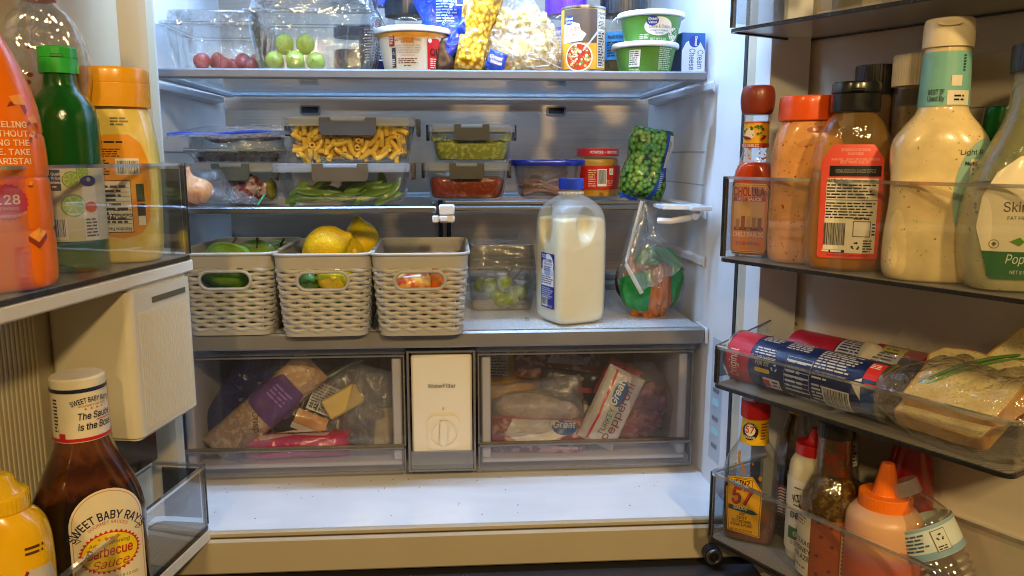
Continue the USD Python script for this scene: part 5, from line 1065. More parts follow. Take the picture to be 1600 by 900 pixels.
def curtain(u, v):
    s_ = v; zx = np.interp(s_, [0, .35, .7, 1], [-.018, -.034, -.046, -.020]); zz = np.interp(s_, [0, .35, .7, 1], [.184, .128, .090, .044]); zy = np.interp(s_, [0, .35, .7, 1], [-.020, -.040, -.048, -.052])
    bx_ = np.interp(s_, [0, .35, .7, 1], [-.012, .010, .022, .046]); bz = np.interp(s_, [0, .35, .7, 1], [.184, .132, .108, .082]); by = np.interp(s_, [0, .35, .7, 1], [-.015, -.012, -.020, -.042])
    return np.stack([zx * (1 - u) + bx_ * u, zy * (1 - u) + by * u + .004 * np.sin(9 * u + 6 * v), zz * (1 - u) + bz * u + .003 * np.sin(14 * u)], -1)
cr.add('open_mouth', sheet(curtain, 24, 34), TOPF, smooth=60)
cr.add('open_mouth', sheet(lambda u, v: np.stack([-.020 - .028 * v + u * (.034 - .01 * v) , .010 - .02 * u + .006 * np.sin(6 * v), .178 - .095 * v + .004 * np.sin(9 * u)], -1), 16, 20), TOPF, smooth=60)
zs = [tuple(curtain(np.array([[0.0]]), np.array([[q]]))[0, 0] + (0, -.0012, 0)) for q in np.linspace(0, 1, 22)]
cr.add('zip_strip', tube(zs, .0022, 7, flat=1.6), clear((.9, .92, .93), rough=.2, haze=.65, hcol=(.85, .87, .88)), smooth=True)
# ================================================================== packs in the crisper drawers
def pack(name, label, cat, loc, rot, w, h, th, mat, seed, taper=None, crinkle=.006, part='bag_film', smooth=60):
    t = Thing(name, label, cat, loc, rot=rot); m = pillow(w, h, th, seed, crinkle=crinkle, taper=taper); t.add(part, m, mat, smooth=smooth); return t, m
ZD = .787; CB = clear((.93, .93, .95), rough=.10, haze=.10, hcol=(.8, .8, .82), bump=.9, bscale=50, gain=1.3, f0=.06)
t, m = pack('bag', 'dark navy bag leaning at the far left of the left drawer', 'bag', (-.338, .105, ZD), (-6, 30, 0), .105, .190, .035, film(c(34, 36, 92), rough=.2), 71)
A = Art(20); A.fine(-.010, .075, .016, .050, 5, c(110, 110, 160)); A.put(t, Shrink(m))
SHRED = spotted(c(206, 160, 96), c(236, 206, 150), 130, .5, .6, rough=.5, bump=.7)
t, m = pack('cheese_bag', 'slanting bag of shredded tan cheese with a purple label', 'bag', (-.340, .062, ZD + .008), (-5, 49, 0), .060, .205, .042, SHRED, 72, part='shredded_cheese')
v = np.array(m.vertices); ov = m.copy(); ov.vertices = v * (1.04, 1.15, 1.01); t.add('bag_film', ov, CB, smooth=60)
A = Art(21); A.poly(affinity.rotate(Polygon([(-.024, .100), (.024, .098), (.030, .125), (.020, .160), (-.020, .162), (-.030, .13)]).buffer(.004), 0), c(96, 60, 120), 1); A.fine(-.018, .150, .036, .026, 4, c(160, 120, 190), 2); A.text('Crisp', .002, .082, .010, c(70, 40, 40), rot=-38); A.put(t, Shrink(ov), off=.001)
t, m = pack('bag', 'clear crumpled corner of film below the cheese bag', 'bag', (-.298, .046, ZD - .004), (-4, 34, 0), .040, .060, .020, CB, 73)
BW = film(c(30, 30, 34), rough=.18)
t, m = pack('deli_pack', 'black and white deli pack with a bar code in the middle of the left drawer', 'pack', (-.212, .072, ZD + .026), (-22, 24, 0), .100, .125, .030, BW, 74)
A = Art(22); A.rect(.012, .068, .044, .046, c(196, 190, 184), 1); A.fine(-.008, .088, .040, .040, 9, c(60, 60, 64), 2); A.bars(.012, .052, .036, .012, 2); A.rect(.006, .030, .050, .022, c(206, 150, 96), 1); A.rect(.006, .014, .052, .009, c(206, 206, 206), 1); A.put(t, Shrink(m), off=.001)
t, m = pack('snack_bag', 'magenta plastic bag lying low at the front of the left drawer', 'bag', (-.215, .060, ZD - .002), (-14, -1, 0), .165, .040, .046, film(c(196, 26, 96), rough=.2), 75, crinkle=.008)
A = Art(23); A.poly(Polygon([(-.055, .036), (.0, .044), (.055, .040), (.050, .034), (0, .037), (-.05, .030)]), c(214, 180, 180), 1); A.put(t, Shrink(m), off=.001)
t, m = pack('bag', 'dark grey bag under the deli pack in the left drawer', 'bag', (-.155, .085, ZD + .002), (-20, -14, 0), .090, .070, .040, film(c(52, 50, 58)), 76)
A = Art(24); A.rect(.0, .052, .060, .010, c(196, 196, 186), 1); A.put(t, Shrink(m), off=.001)
t = Thing('cheese_block', 'pale yellow cheese block tilted in its clear bag', 'cheese', (-.142, .080, ZD + .078), rot=(-20, -28, 8)); t.add('cheese', bx(-.030, .030, -.011, .011, -.014, .020, .003), plain(c(226, 196, 110), .4, vary=.08, scale=40))
t, m = pack('zip_bag', 'clear zip bag around the cheese block with a slanting seal', 'bag', (-.130, .080, ZD + .030), (-14, -24, 0), .115, .105, .034, CB, 77)
t.add('zip_seal', tube([(-.055 + .115 * k / 10, -.003 - .004 * math.sin(k * .6), .098 + .002 * math.sin(k)) for k in range(11)], .0020, 6), plain(c(150, 190, 160), .3))
t, m = pack('bag', 'clear bag of pale sliced cheese at the right end of the left drawer', 'bag', (-.078, .085, ZD + .002), (-8, -4, 0), .060, .120, .035, CB, 78)
t2 = Thing('cheese_slices', 'stack of pale yellow cheese slices at the right end of the left drawer', 'cheese', (-.080, .085, ZD), rot=(-8, 4, 0)); [t2.add('slice', bx(-.018 + .001 * k, .014 + .001 * k, -.012 + .004 * k, -.0085 + .004 * k, .004, .062 + .003 * (k % 2), .0008), plain(c(216, 194, 128), .45)) for k in range(5)]
t, m = pack('bag', 'dark maroon pack at the upper right back of the left drawer', 'bag', (-.100, .185, ZD + .04), (-10, 26, 0), .090, .120, .030, film(c(88, 30, 44)), 79)
t, m = pack('bag', 'dull purple pack at the bottom middle of the left drawer', 'bag', (-.185, .105, ZD), (-10, 70, 0), .070, .120, .040, film(c(60, 36, 70)), 80)
t, m = pack('bag', 'big crumpled dark plum bag filling the back of the left drawer', 'bag', (-.200, .165, ZD), (-6, 4, 0), .190, .150, .040, film(c(52, 40, 62)), 181, crinkle=.010)
t, m = pack('bag', 'clear creased film lying over the right half of the left drawer', 'bag', (-.112, .062, ZD + .012), (-8, 16, 0), .085, .125, .030, CB, 182, crinkle=.010)
# right drawer
t, m = pack('bag', 'clear creased film over the meats at the left of the right drawer', 'bag', (.165, .056, ZD + .030), (-10, -6, 0), .150, .085, .034, CB, 183, crinkle=.010)
yb_ = Thing('yellow_carton', 'yellow carton with a nutrition panel at the left of the right drawer', 'carton', (.140, .205, ZD + .035), -4); yb_.add('carton', bx(-.060, .062, -.016, .016, 0, .112, .0015), plain(c(206, 158, 50), .4, vary=.05))
A = Art(25); A.rect(-.036, .078, .042, .056, c(220, 226, 236), 1); A.text('Nutrition Facts', -.036, .099, .0052, NAVY, bold=True, w=.036)
for k in range(9): A.rect(-.036, .094 - k * .0054, .038, .0009 if k % 3 else .002, NAVY, 2)
A.fine(-.054, .0945, .034, .045, 9, NAVY, 2); A.disc(.006, .098, .0105, c(200, 50, 40), 1, .0085); A.disc(.0025, .100, .0034, c(238, 220, 200), 2).disc(.0090, .100, .0034, c(238, 220, 200), 2); A.poly(Polygon([(-.0008, .099), (.0125, .099), (.0058, .0915)]), c(238, 220, 200), 2); A.put(yb_, Flat((0, -.016, 0)))
BAC = spotted(c(140, 50, 50), c(206, 160, 150), 60, .50, .58, rough=.25, coat=.5)
t, m = pack('bacon_pack', 'flat dark red bacon pack with a white label, upper back of the right drawer', 'pack', (.205, .150, ZD + .092), (-58, 6, 0), .150, .085, .022, BAC, 82)
A = Art(26); A.poly(Polygon([(-.020, .020), (.050, .024), (.064, .058), (-.005, .060)]), c(206, 200, 194), 1); A.text('Pepper', .020, .036, .012, c(150, 50, 40), slant=.2); A.disc(.045, .052, .014, c(52, 92, 140), 2, .007); A.put(t, Shrink(m), off=.001)
t, m = pack('deli_pack', 'black sausage pack seen behind the white meat in the right drawer', 'pack', (.230, .140, ZD + .062), (-20, 8, 0), .120, .045, .026, film(c(40, 34, 34)), 83); A = Art(27); A.rect(.015, .012, .028, .008, c(160, 60, 44), 1); A.fine(-.030, .036, .050, .012, 1, c(130, 120, 116)); A.put(t, Shrink(m), off=.001)
CHK = spotted(c(206, 186, 176), c(230, 216, 210), 40, .5, .65, rough=.3, coat=.6, bump=.2)
t = Thing('poultry_pack', 'pale wrapped chicken breast across the middle of the right drawer', 'meat', (.170, .088, ZD + .060), rot=(0, 4, 0)); t.add('meat', Loft([(-.075, .006, .006), (-.060, .020, .020), (-.02, .027, .026), (.03, .020, .02), (.075, .014, .013), (.082, .003, .003)], 32, 2).mesh().apply_transform(trimesh.transformations.euler_matrix(0, math.pi / 2, 0)), CHK)
t.add('wrap', ball(.030, 4, 5, .10, 5, (2.75, .95, 1.02)), CB, smooth=60)
t, m = pack('bacon_pack', 'front bacon pack with a blue oval badge, low in the right drawer', 'pack', (.162, .058, ZD - .004), (-16, 3, 0), .155, .056, .036, BAC, 85)
A = Art(28); A.poly(Polygon([(-.050, .030), (-.040, .050), (.050, .054), (.052, .036), (.010, .022), (-.030, .020)]).buffer(.003), c(216, 210, 200), 1); A.disc(.040, .042, .020, c(40, 90, 160), 2, .012); A.text('Great', .040, .042, .010, WHITE, bold=True, slant=.2, layer=4); A.rect(.0, .0545, .150, .003, c(206, 60, 70), 2); A.fine(.020, .014, .050, .008, 1, c(220, 190, 190), 2); A.put(t, Shrink(m), off=.001)
t = Thing('meat_bag', 'clear bag of dark red ground meat at the right of the right drawer', 'meat', (.335, .095, ZD + .002)); t.add('meat', move(ball(.036, 4, 9, .30, 2.2, (1.2, .8, .95)), (-.012, 0, .035)), spotted(c(150, 52, 44), c(190, 110, 96), 90, .5, .62, rough=.3, coat=.4, bump=.4)); t.add('meat', move(ball(.030, 4, 10, .25, 2.2, (1.0, .8, 1.0)), (.020, .01, .062)), spotted(c(130, 50, 60), c(180, 110, 116), 60, .5, .62, rough=.3, coat=.5, bump=.4))
t.add('bag_film', move(pillow(.112, .130, .070, 91, crinkle=.009, cf=28, taper=[(0, 1), (.6, 1), (1, .35)]), (.0, 0, 0)), CB, smooth=60)
t, m = pack('pepperoni_bag', 'slanting zip bag printed with the word Pepperoni in the right drawer', 'bag', (.252, .052, ZD + .012), (-10, 27, 0), .064, .125, .016, film(c(206, 200, 196), rough=.2), 93)
A = Art(29); A.rect(-.0185, .0625, .0035, .118, c(196, 30, 60), 1); A.rect(-.026, .0625, .009, .112, c(190, 186, 184), 1); A.disc(.000, .088, .0115, c(52, 104, 168), 1, .021); A.text('Great', .000, .088, .011, WHITE, bold=True, rot=90, slant=.2, layer=4); A.text('Pepperoni', .0175, .062, .015, c(130, 50, 50), rot=90, w=.098); A.text('TURKEY', .0015, .040, .0085, c(70, 90, 80), rot=90); A.poly(affinity.rotate(Point(.004, .05).buffer(.012), 0), c(176, 190, 180), 1); A.put(t, Shrink(m), off=.001)
t, m = pack('bag', 'grey-blue pack lying low at the right of the right drawer', 'bag', (.300, .10, ZD - .004), (-30, 0, 0), .110, .040, .020, film(c(100, 100, 130)), 95)
t, m = pack('bag', 'blue striped bag along the top back of the right drawer', 'bag', (.230, .24, ZD + .130), (-8, 2, 0), .210, .036, .020, film(c(46, 44, 70)), 96)
t, m = pack('bag', 'red cornered pack behind the pepperoni bag in the right drawer', 'bag', (.285, .12, ZD + .060), (-10, 30, 0), .06, .07, .02, film(c(180, 40, 50)), 97)
# ================================================================== bottles in the left door
ZL = 1.1300
def onL(s, t, z, rz, **k): return dict(loc=LD.at(s, t, z), rz=rz)
SAUCE_CLR = clear((.95, .94, .90), rough=.03, gain=1.1)
# orange creamer
oc = Thing('creamer_bottle', 'big orange coffee creamer bottle cut off by the left edge of the picture', 'bottle', LD.at(.268, -.049, ZL), 42)
OL = Loft([(0.0, 0.0381, 0.0381, 3), (0.0021, 0.0459, 0.0459, 3), (0.0127, 0.0487, 0.0487, 3), (0.0509, 0.0487, 0.0487, 3), (0.0541, 0.0465, 0.0465, 3), (0.0572, 0.0487, 0.0487, 3), (0.0975, 0.0482, 0.0482, 3), (0.1007, 0.0459, 0.0459, 3), (0.1039, 0.0482, 0.0482, 3), (0.1357, 0.0476, 0.0476, 2.8), (0.1389, 0.0454, 0.0454, 2.8), (0.142, 0.047, 0.047, 2.7), (0.1696, 0.0442, 0.0442, 2.5), (0.2014, 0.0347, 0.0347, 2.2), (0.2279, 0.0224, 0.0224, 2), (0.2353, 0.0213, 0.0213, 2)], 84, 1)
ORB = plain(c(240, 116, 0), rough=.25, vary=.05, scale=14, coat=.25)
oc.add('sleeve', OL.mesh(), ORB, smooth=60)
oc.add('bottle_base', Loft([(-.0003, .035, .035, 3), (.0025, .0416, .0416, 3), (.009, .0434, .0434, 3), (.0095, .041, .041, 3)], 60, 1).mesh(), plain(c(232, 206, 160), .35))
oc.add('cap', ribbed(.0215, .216, .245, 40, .008), plain(c(236, 120, 30), .3))
A = Art(30); W_ = c(250, 224, 190); CAR_ = c(150, 50, 20)
for k, s_ in enumerate(('FEELING', 'WITHOUT', 'LEAVING THE', 'HOUSE. TAKE', 'THAT, BARISTA!')): A.text(s_, .026, .1440 - k * .0078, .0050, W_, al='r', bold=True)
sb_ = Polygon([((.0165 if k % 2 else .0150) * math.cos(k * math.pi / 22), (.0165 if k % 2 else .0150) * math.sin(k * math.pi / 22)) for k in range(44)])
A.poly(affinity.translate(sb_, .004, .0800), c(206, 34, 70), 1); A.text('128', .004, .0785, .0078, W_, bold=True).text('SERVINGS', .004, .0735, .0024, W_).text('LESS MESS IS MORE', .004, .0665, .0022, W_, arc=-.030)
for x, z, q, a in ((.026, .0480, .0085, 0), (.031, .138, .005, 200), (.0335, .150, .006, 160), (.022, .166, .008, 150), (.024, .0950, .0026, 30)):
    A.poly(affinity.rotate(affinity.translate(Polygon([(-q, .3 * q), (0, -.5 * q), (q, .5 * q), (q, -.1 * q), (0, -1.2 * q), (-q, -.3 * q)]), x, z), a), CAR_, 1)
    A.poly(affinity.rotate(affinity.translate(Polygon([(-q, .3 * q), (0, -.5 * q), (q, .5 * q), (.2 * q, q)]), x, z), a), c(246, 160, 60), 2)
A.put(oc, OL)
# lime juice
lj = Thing('lime_juice_bottle', 'dark green juice bottle with a bright green flip cap and pale label', 'bottle', LD.at(.152, -.050, ZL), 22)
GL = Loft([(0, .026, .026), (.002, .031, .031), (.010, .0335, .0335), (.030, .0335, .0335), (.033, .0325, .0325), (.108, .0325, .0325), (.111, .0335, .0335), (.146, .0338, .0338), (.164, .0322, .0322), (.177, .0262, .0262), (.186, .0172, .0172), (.192, .0155, .0155), (.206, .0152, .0152)], 72, 2)
GRN = usdkit.material(stage, '/World/Looks/green_plastic', {'g': ('texture_coordinate', {}), 'n': ('noise_texture', {'scale': 500, 'detail': 2}), 'b': ('bump', {'strength': .25, 'distance': .001}), 'p': ('principled_bsdf', {'base_color': c(14, 92, 28), 'roughness': .12, 'coat_weight': .6, 'subsurface_weight': .25, 'subsurface_scale': .01})}, [('g.object', 'n.vector'), ('n.fac', 'b.height'), ('b.normal', 'p.normal')], 'p.BSDF')
lj.add('bottle', GL.mesh(), GRN, smooth=60)
LB = Loft([(.0335, .0330, .0330), (.1075, .0330, .0330)], 72, 0); lj.add('label', LB.mesh(False, False), plain(c(222, 222, 196), .4, vary=.03))
A = Art(31); A.rect(-.0155, .0955, .020, .021, c(30, 66, 110), 1, .001); 
for k, s_ in enumerate(('Great Quality.', 'Great Price.', 'Guaranteed.')): A.text(s_, -.0245, .1005 - k * .0042, .0027, WHITE, al='l', bold=True)
A.fine(-.0245, .0905, .015, .003, 1, WHITE, 2); A.rect(-.0205, .0740, .0105, .0170, c(60, 66, 66), 1); A.recycle(-.0205, .0755, .0034, WHITE, 3); A.fine(-.0245, .0700, .008, .003, 1, WHITE)
A.bars(-.0160, .0465, .024, .020, 1)
for x, z, q in ((.004, .0960, .0085), (.0145, .1040, .0060), (.004, .0700, .0115)): A.disc(x, z, q, c(120, 168, 40), 1); A.disc(x, z, q * .86, c(206, 222, 140), 2); [A.poly(Polygon([(x, z), (x + q * .8 * math.cos(a), z + q * .8 * math.sin(a)), (x + q * .8 * math.cos(a + .8), z + q * .8 * math.sin(a + .8))]), c(150, 196, 70), 3) for a in np.arange(0, 6.2, 1.047)]
A.poly(sbox(.0125, .0345, .0270, .0900), c(240, 240, 236), 1); A.disc(.0195, .0945, .0080, c(28, 56, 160), 3, .0055); A.disc(.0205, .0680, .0062, c(226, 110, 50), 3, .0056); A.fine(.0140, .0570, .0125, .020, 6, c(90, 90, 90), 3); A.disc(.0195, .096, .0022, WHITE, 4); A.put(lj, LB)
lj.add('cap', cat_([Loft([(.202, .0175, .0175), (.202, .0185, .0185), (.2165, .0185, .0185), (.2170, .0180, .0180), (.2175, .0185, .0185), (.2270, .0183, .0183), (.2285, .0165, .0165), (.2285, .001, .001)], 64, 0).mesh()]), plain(c(40, 176, 60), .3, coat=.3))
lj.add('cap_notch', bx(-.0055, .0055, -.0192, -.0175, .2170, .2205, .0006), plain(c(24, 130, 40), .4))
# upside-down mustard
mu = Thing('mustard_bottle', 'upside-down pale yellow sauce bottle with an orange-yellow flip cap on top', 'bottle', LD.at(.070, -.046, ZL), 6)
ML = Loft([(0, .034, .023, 2.6), (.002, .040, .027, 2.8), (.020, .0425, .029, 3), (.032, .0425, .029, 3), (.060, .0435, .0295, 3), (.110, .0440, .030, 3), (.140, .0425, .030, 2.8), (.160, .0385, .0295, 2.4), (.172, .0350, .0290, 2.2), (.176, .033, .0285, 2.1)], 84, 2)
mu.add('bottle', ML.mesh(), spotted(c(248, 216, 110), c(250, 228, 160), 40, .5, .7, rough=.2, coat=.6, bump=.05), smooth=60)
mu.add('cap', Loft([(.173, .0360, .0335, 2.2), (.173, .0385, .0355, 2.2), (.1975, .0390, .0360, 2.2), (.1985, .0382, .0352, 2.2), (.1995, .0390, .0360, 2.2), (.212, .0388, .0358, 2.2), (.2155, .0365, .0335, 2.2), (.2155, .001, .001, 2)], 72, 0).mesh(), plain(c(246, 172, 26), .3, coat=.3, vary=.03))
A = Art(32); q = Polygon([(-.026, .045), (-.018, .032), (.0, .027), (.018, .032), (.026, .045), (.030, .080), (.0285, .110), (.022, .128), (.012, .136), (-.010, .136), (-.020, .128), (-.0285, .110), (-.030, .080)]).buffer(.003)
q = affinity.translate(q, .008, .004); A.poly(q, c(240, 160, 30), 1)
A.facts(.004, .0640, .032, .058, 9, 2, flip=True); A.text('Calories', .0105, .0560, .0034, BLACK, rot=180, bold=True, layer=6).text('100', -.0060, .0560, .0060, BLACK, rot=180, bold=True, layer=6); A.rect(.004, .0560, .030, .008, c(238, 236, 226), 4, name='nutrition_panel')
A.rect(.0290, .0790, .0080, .0200, c(40, 40, 40), 2); A.rect(.0290, .0560, .0080, .0220, c(40, 40, 40), 2); A.rect(.0290, .0480, .0072, .0105, WHITE, 3); A.bars(.018, .1080, .021, .016, 2, rot=180); A.fine(-.012, .1280, .024, .010, 4, c(90, 50, 10), 2); A.fine(-.016, .1160, .016, .018, 6, c(90, 50, 10), 2); A.fine(-.004, .1365, .020, .004, 1, c(60, 40, 10))
A.put(mu, ML, res=.005); A = Art(33); A.fine(.004, .162, .020, .010, 3, c(110, 100, 60), 2, .4); A.put(mu, ML, res=.005)
# tall clear jug behind
cj = Thing('juice_jug', 'tall clear sauce-smeared jug with a red label behind the green-capped bottle', 'jug', LD.at(.135, -.078, ZL), 10)
CJ = Loft([(0, .020, .016, 3), (.002, .040, .018, 3.5), (.150, .041, .019, 4), (.170, .038, .018, 3.5), (.178, .040, .019, 3.5), (.205, .045, .019, 4), (.235, .042, .019, 4), (.262, .030, .017, 3.5), (.275, .015, .013, 2.4), (.285, .014, .013, 2)], 72, 2)
cj.add('jug', CJ.mesh(), clear((.90, .88, .84), rough=.05, haze=.10, hcol=(.7, .66, .6), bump=.4, bscale=30, gain=1.5, f0=.07), smooth=60)
A = Art(34)
for k in range(11): A.disc(rr.uniform(-.035, .03), rr.choice((rr.uniform(.19, .26), rr.uniform(.06, .16))), rr.uniform(.001, .0045), c(120, 50, 30), 1, rr.uniform(.001, .003), name='smear')
A.poly(Polygon([(-.040, .130), (.026, .130), (.018, .166), (-.010, .178), (-.040, .182)]), c(170, 30, 36), 2); A.text('49 L', .002, .160, .007, c(226, 190, 180), layer=3); A.put(cj, CJ, res=.006)
cj.add('cap', ribbed(.0165, .277, .30, 36, .01), plain(c(180, 30, 30), .3))
# lower bin
ZLL = .7760
bq = Thing('barbecue_sauce_bottle', 'brown barbecue sauce bottle with a cream label and tall cream cap', 'bottle', LD.at(.183, -.0385, ZLL), 30)
QL = Loft([(0, .044, .026, 2.8), (.002, .051, .031, 3), (.010, .0545, .0335, 3.2), (.070, .0550, .0340, 3.2), (.100, .0545, .0338, 3.1), (.125, .0490, .0325, 2.8), (.150, .0385, .0300, 2.4), (.172, .0285, .0275, 2.1), (.182, .0262, .0262, 2), (.190, .0255, .0255, 2)], 90, 2)
BBQ = usdkit.material(stage, '/World/Looks/bbq', {'g': ('texture_coordinate', {}), 'sx': ('separate_xyz', {}), 'n': ('noise_texture', {'scale': 42, 'detail': 4, 'distortion': .8}), 'ad': ('math', {'math_type': 'multiply_add', 'value2': .05, 'value3': 0.0}), 'a2': ('math', {'math_type': 'add'}), 'r': ('rgb_ramp', {'ramp': [(.128, c(20, 7, 4)), (.150, c(36, 12, 5)), (.162, c(92, 46, 22)), (.178, c(54, 20, 8)), (.20, c(104, 58, 32))]}), 'p': ('principled_bsdf', {'roughness': .14, 'coat_weight': .9, 'coat_roughness': .02})},
     [('g.object', 'sx.vector'), ('g.object', 'n.vector'), ('n.fac', 'ad.value1'), ('ad.value', 'a2.value1'), ('sx.z', 'a2.value2'), ('a2.value', 'r.fac'), ('r.color', 'p.base_color')], 'p.BSDF')
bq.add('bottle', QL.mesh(), BBQ, smooth=60)
CAPL = Loft([(.184, .0272, .0272), (.2400, .0262, .0262)], 72, 0)
bq.add('cap', Loft([(.1835, .026, .026), (.1835, .0272, .0272), (.2400, .0262, .0262), (.2405, .0266, .0266), (.2480, .0264, .0264), (.2500, .0245, .0245), (.2500, .001, .001)], 72, 0).mesh(), plain(c(240, 230, 204), .38, vary=.02))
A = Art(35); A.rect(0, .2375, .165, .0040, c(28, 36, 66), 1); A.rect(0, .1862, .172, .0036, c(206, 34, 44), 1); A.rect(-.0215, .1890, .007, .0090, c(206, 34, 44), 1)
A.text("SWEET BABY RAY'S", .010, .2250, .0052, c(40, 40, 60), bold=True, arc=.06, w=.040).text('GOURMET SAUCES', .010, .2205, .0022, c(180, 50, 50)).text('* * * *', .011, .2150, .0044, c(190, 40, 50))
A.text('The Sauce', .0125, .2075, .0068, c(36, 36, 50), bold=True, slant=.18, w=.034).text('is the Boss', .0125, .1965, .0068, c(36, 36, 50), bold=True, slant=.18, w=.036).rect(.021, .2050, .018, .0008, c(200, 50, 60), 3); A.fine(-.030, .2300, .006, .036, 10, c(60, 60, 80)); A.put(bq, CAPL)
A = Art(36); LBL = Polygon([(-.036, .012), (.036, .012), (.036, .095)] + [(.036 * math.cos(a), .095 + .036 * math.sin(a)) for a in np.linspace(0, math.pi, 20)] + [(-.036, .095)])
lb = affinity.translate(LBL, .013, 0); A.poly(lb, c(238, 226, 196), 1); A.poly(lb.buffer(-.0022).difference(lb.buffer(-.0027)), c(190, 60, 60), 2)
A.text("SWEET BABY RAY'S", .013, .0985, .0088, c(34, 40, 76), bold=True, arc=.036, w=.078).text('GOURMET SAUCES', .013, .0935, .0033, c(180, 60, 60), arc=.030, w=.038)
sun = Polygon([((.0305 if k % 2 else .0275) * math.cos(k * math.pi / 36), (.0245 if k % 2 else .0215) * math.sin(k * math.pi / 36)) for k in range(72)]); A.poly(affinity.translate(sun, .013, .0620), c(206, 40, 40), 2); A.disc(.013, .0620, .0268, c(246, 214, 40), 3, .0210)
A.text('* * * *', .013, .0745, .0050, c(206, 50, 40), layer=5).text('Award Winning', .013, .0705, .0040, c(60, 70, 40), layer=5, slant=.2).text('Barbecue', .013, .0580, .0105, c(190, 34, 34), bold=True, layer=5, w=.044, slant=.1).text('Sauce', .013, .0455, .0090, c(190, 40, 40), layer=5, slant=.35).text('NET WT 28 OZ (1 LB 12 OZ)', .013, .0310, .0028, c(70, 60, 50))
for sg in (-1, 1): A.poly(LineString([(.013 + sg * .026, .088), (.013 + sg * .030, .084), (.013 + sg * .026, .081), (.013 + sg * .031, .079)]).buffer(.0005), c(120, 110, 100), 2)
A.put(bq, QL, res=.006)
mb_ = Thing('mustard_bottle', 'bright yellow squeeze mustard bottle at the lower left corner of the picture', 'bottle', LD.at(.288, -.052, ZLL), 20)
YL = Loft([(0, .030, .024, 2.6), (.003, .038, .029, 2.8), (.080, .040, .030, 2.8), (.115, .0395, .030, 2.6), (.135, .035, .028, 2.3), (.146, .025, .024, 2), (.150, .021, .021, 2)], 72, 2)
mb_.add('bottle', YL.mesh(), plain(c(246, 190, 14), .22, coat=.5, vary=.03), smooth=60); mb_.add('cap', cat_([Loft([(.148, .0225, .0225), (.148, .0245, .0245), (.164, .0240, .0240), (.166, .020, .020), (.172, .015, .015), (.182, .011, .011), (.183, .001, .001)], 56, 1).mesh(), move(ribbed(.0246, .149, .163, 40, .01))]), plain(c(250, 196, 20), .28, coat=.3))
A = Art(37); A.poly(affinity.translate(Polygon([(0, 0), (.02, 0), (.022, .07), (.012, .09), (-.01, .09), (-.02, .07), (-.02, 0)]), .030, .005), c(206, 200, 190), 1); A.poly(affinity.translate(Polygon([(-.02, .0), (-.016, .0), (-.016, .07), (-.008, .088), (-.01, .09), (-.02, .07)]), .030, .005), c(150, 30, 40), 2); A.fine(.016, .085, .02, .05, 8, c(60, 50, 90), 2); A.fine(.020, .118, .018, .010, 2, c(90, 60, 20), 2); A.put(mb_, YL, res=.005)
# ================================================================== bottles in the right door
ZR = 1.1275
def R(s, t, z): return RD.at(s, t, z)
# chili garlic hot sauce
hs = Thing('hot_sauce_bottle', 'small hot sauce bottle with a round wooden stopper at the bin\'s far end', 'bottle', R(.015, -.042, ZR), -34)
HL = Loft([(0, .019, .013, 4), (.002, .0235, .0165, 4), (.080, .0240, .0170, 4.5), (.098, .0235, .0170, 4), (.115, .0185, .0160, 2.6), (.126, .0145, .0145, 2), (.165, .0140, .0140, 2), (.167, .0152, .0152, 2), (.171, .0152, .0152, 2), (.172, .013, .013, 2)], 72, 2)
hs.add('glass', HL.mesh(), clear((.97, .96, .94), rough=.02, gain=1.2), smooth=60)
hs.add('sauce', Loft([(.002, .018, .012, 4), (.003, .0225, .0155, 4), (.080, .0230, .0160, 4.5), (.098, .0225, .0160, 4), (.114, .0180, .0152, 2.6), (.1145, .01, .01, 2), (.1145, .0005, .0005, 2)], 60, 1).mesh(), plain(c(196, 62, 14), .2, coat=.6, vary=.1, scale=60), smooth=60)
A = Art(40)
for k in range(40): A.disc(rr.uniform(-.02, .02), rr.uniform(.112, .135), rr.uniform(.0006, .0016), c(206, 130, 60), 0, name='drops')
A.put(hs, HL, off=.0001)
NL = Loft([(.132, .0150, .0150), (.163, .0148, .0148)], 60, 0); hs.add('neck_label', NL.mesh(False, False), plain(c(244, 186, 50), .35))
A = Art(41); A.rect(0, .1345, .094, .0052, c(190, 60, 30), 1); A.text('CHILI GARLIC', -.006, .1327, .0034, CREAM, bold=True, w=.026); A.disc(-.004, .1480, .0060, c(240, 226, 190), 2); A.disc(-.004, .1530, .0022, c(240, 226, 190), 2)
for k in range(22): A.disc(rr.uniform(-.016, .014), rr.uniform(.145, .158), rr.uniform(.0008, .0020), rr.choice((c(60, 110, 30), c(84, 130, 40))), 3 if k % 2 else 1)
for x in (-.010, -.006, .012): A.poly(affinity.rotate(affinity.scale(Point(x, .1435).buffer(.0045), 1, .32), 30 * x / .01), c(140, 24, 20), 4)
A.rect(0, .1616, .094, .002, c(206, 90, 30), 1); A.put(hs, NL)
hs.add('stopper', Loft([(.171, .012, .012), (.171, .0165, .0165), (.178, .0195, .0195), (.192, .0205, .0205), (.202, .0185, .0185), (.2055, .0150, .0150), (.2060, .001, .001)], 48, 2).mesh(), plain(c(134, 50, 28), .4, vary=.2, scale=40, coat=.1), smooth=60)
A = Art(42); q = Polygon([(-.0210, .0050), (.018, .0050), (.0235, .0110), (.0235, .0800), (.0180, .0890), (-.0180, .0890), (-.0235, .0800), (-.0235, .0100)]); A.poly(q, c(244, 190, 60), 1); A.poly(q.buffer(-.0012).difference(q.buffer(-.0020)), c(60, 110, 40), 2); A.poly(q.buffer(-.0030), c(230, 132, 56), 2)
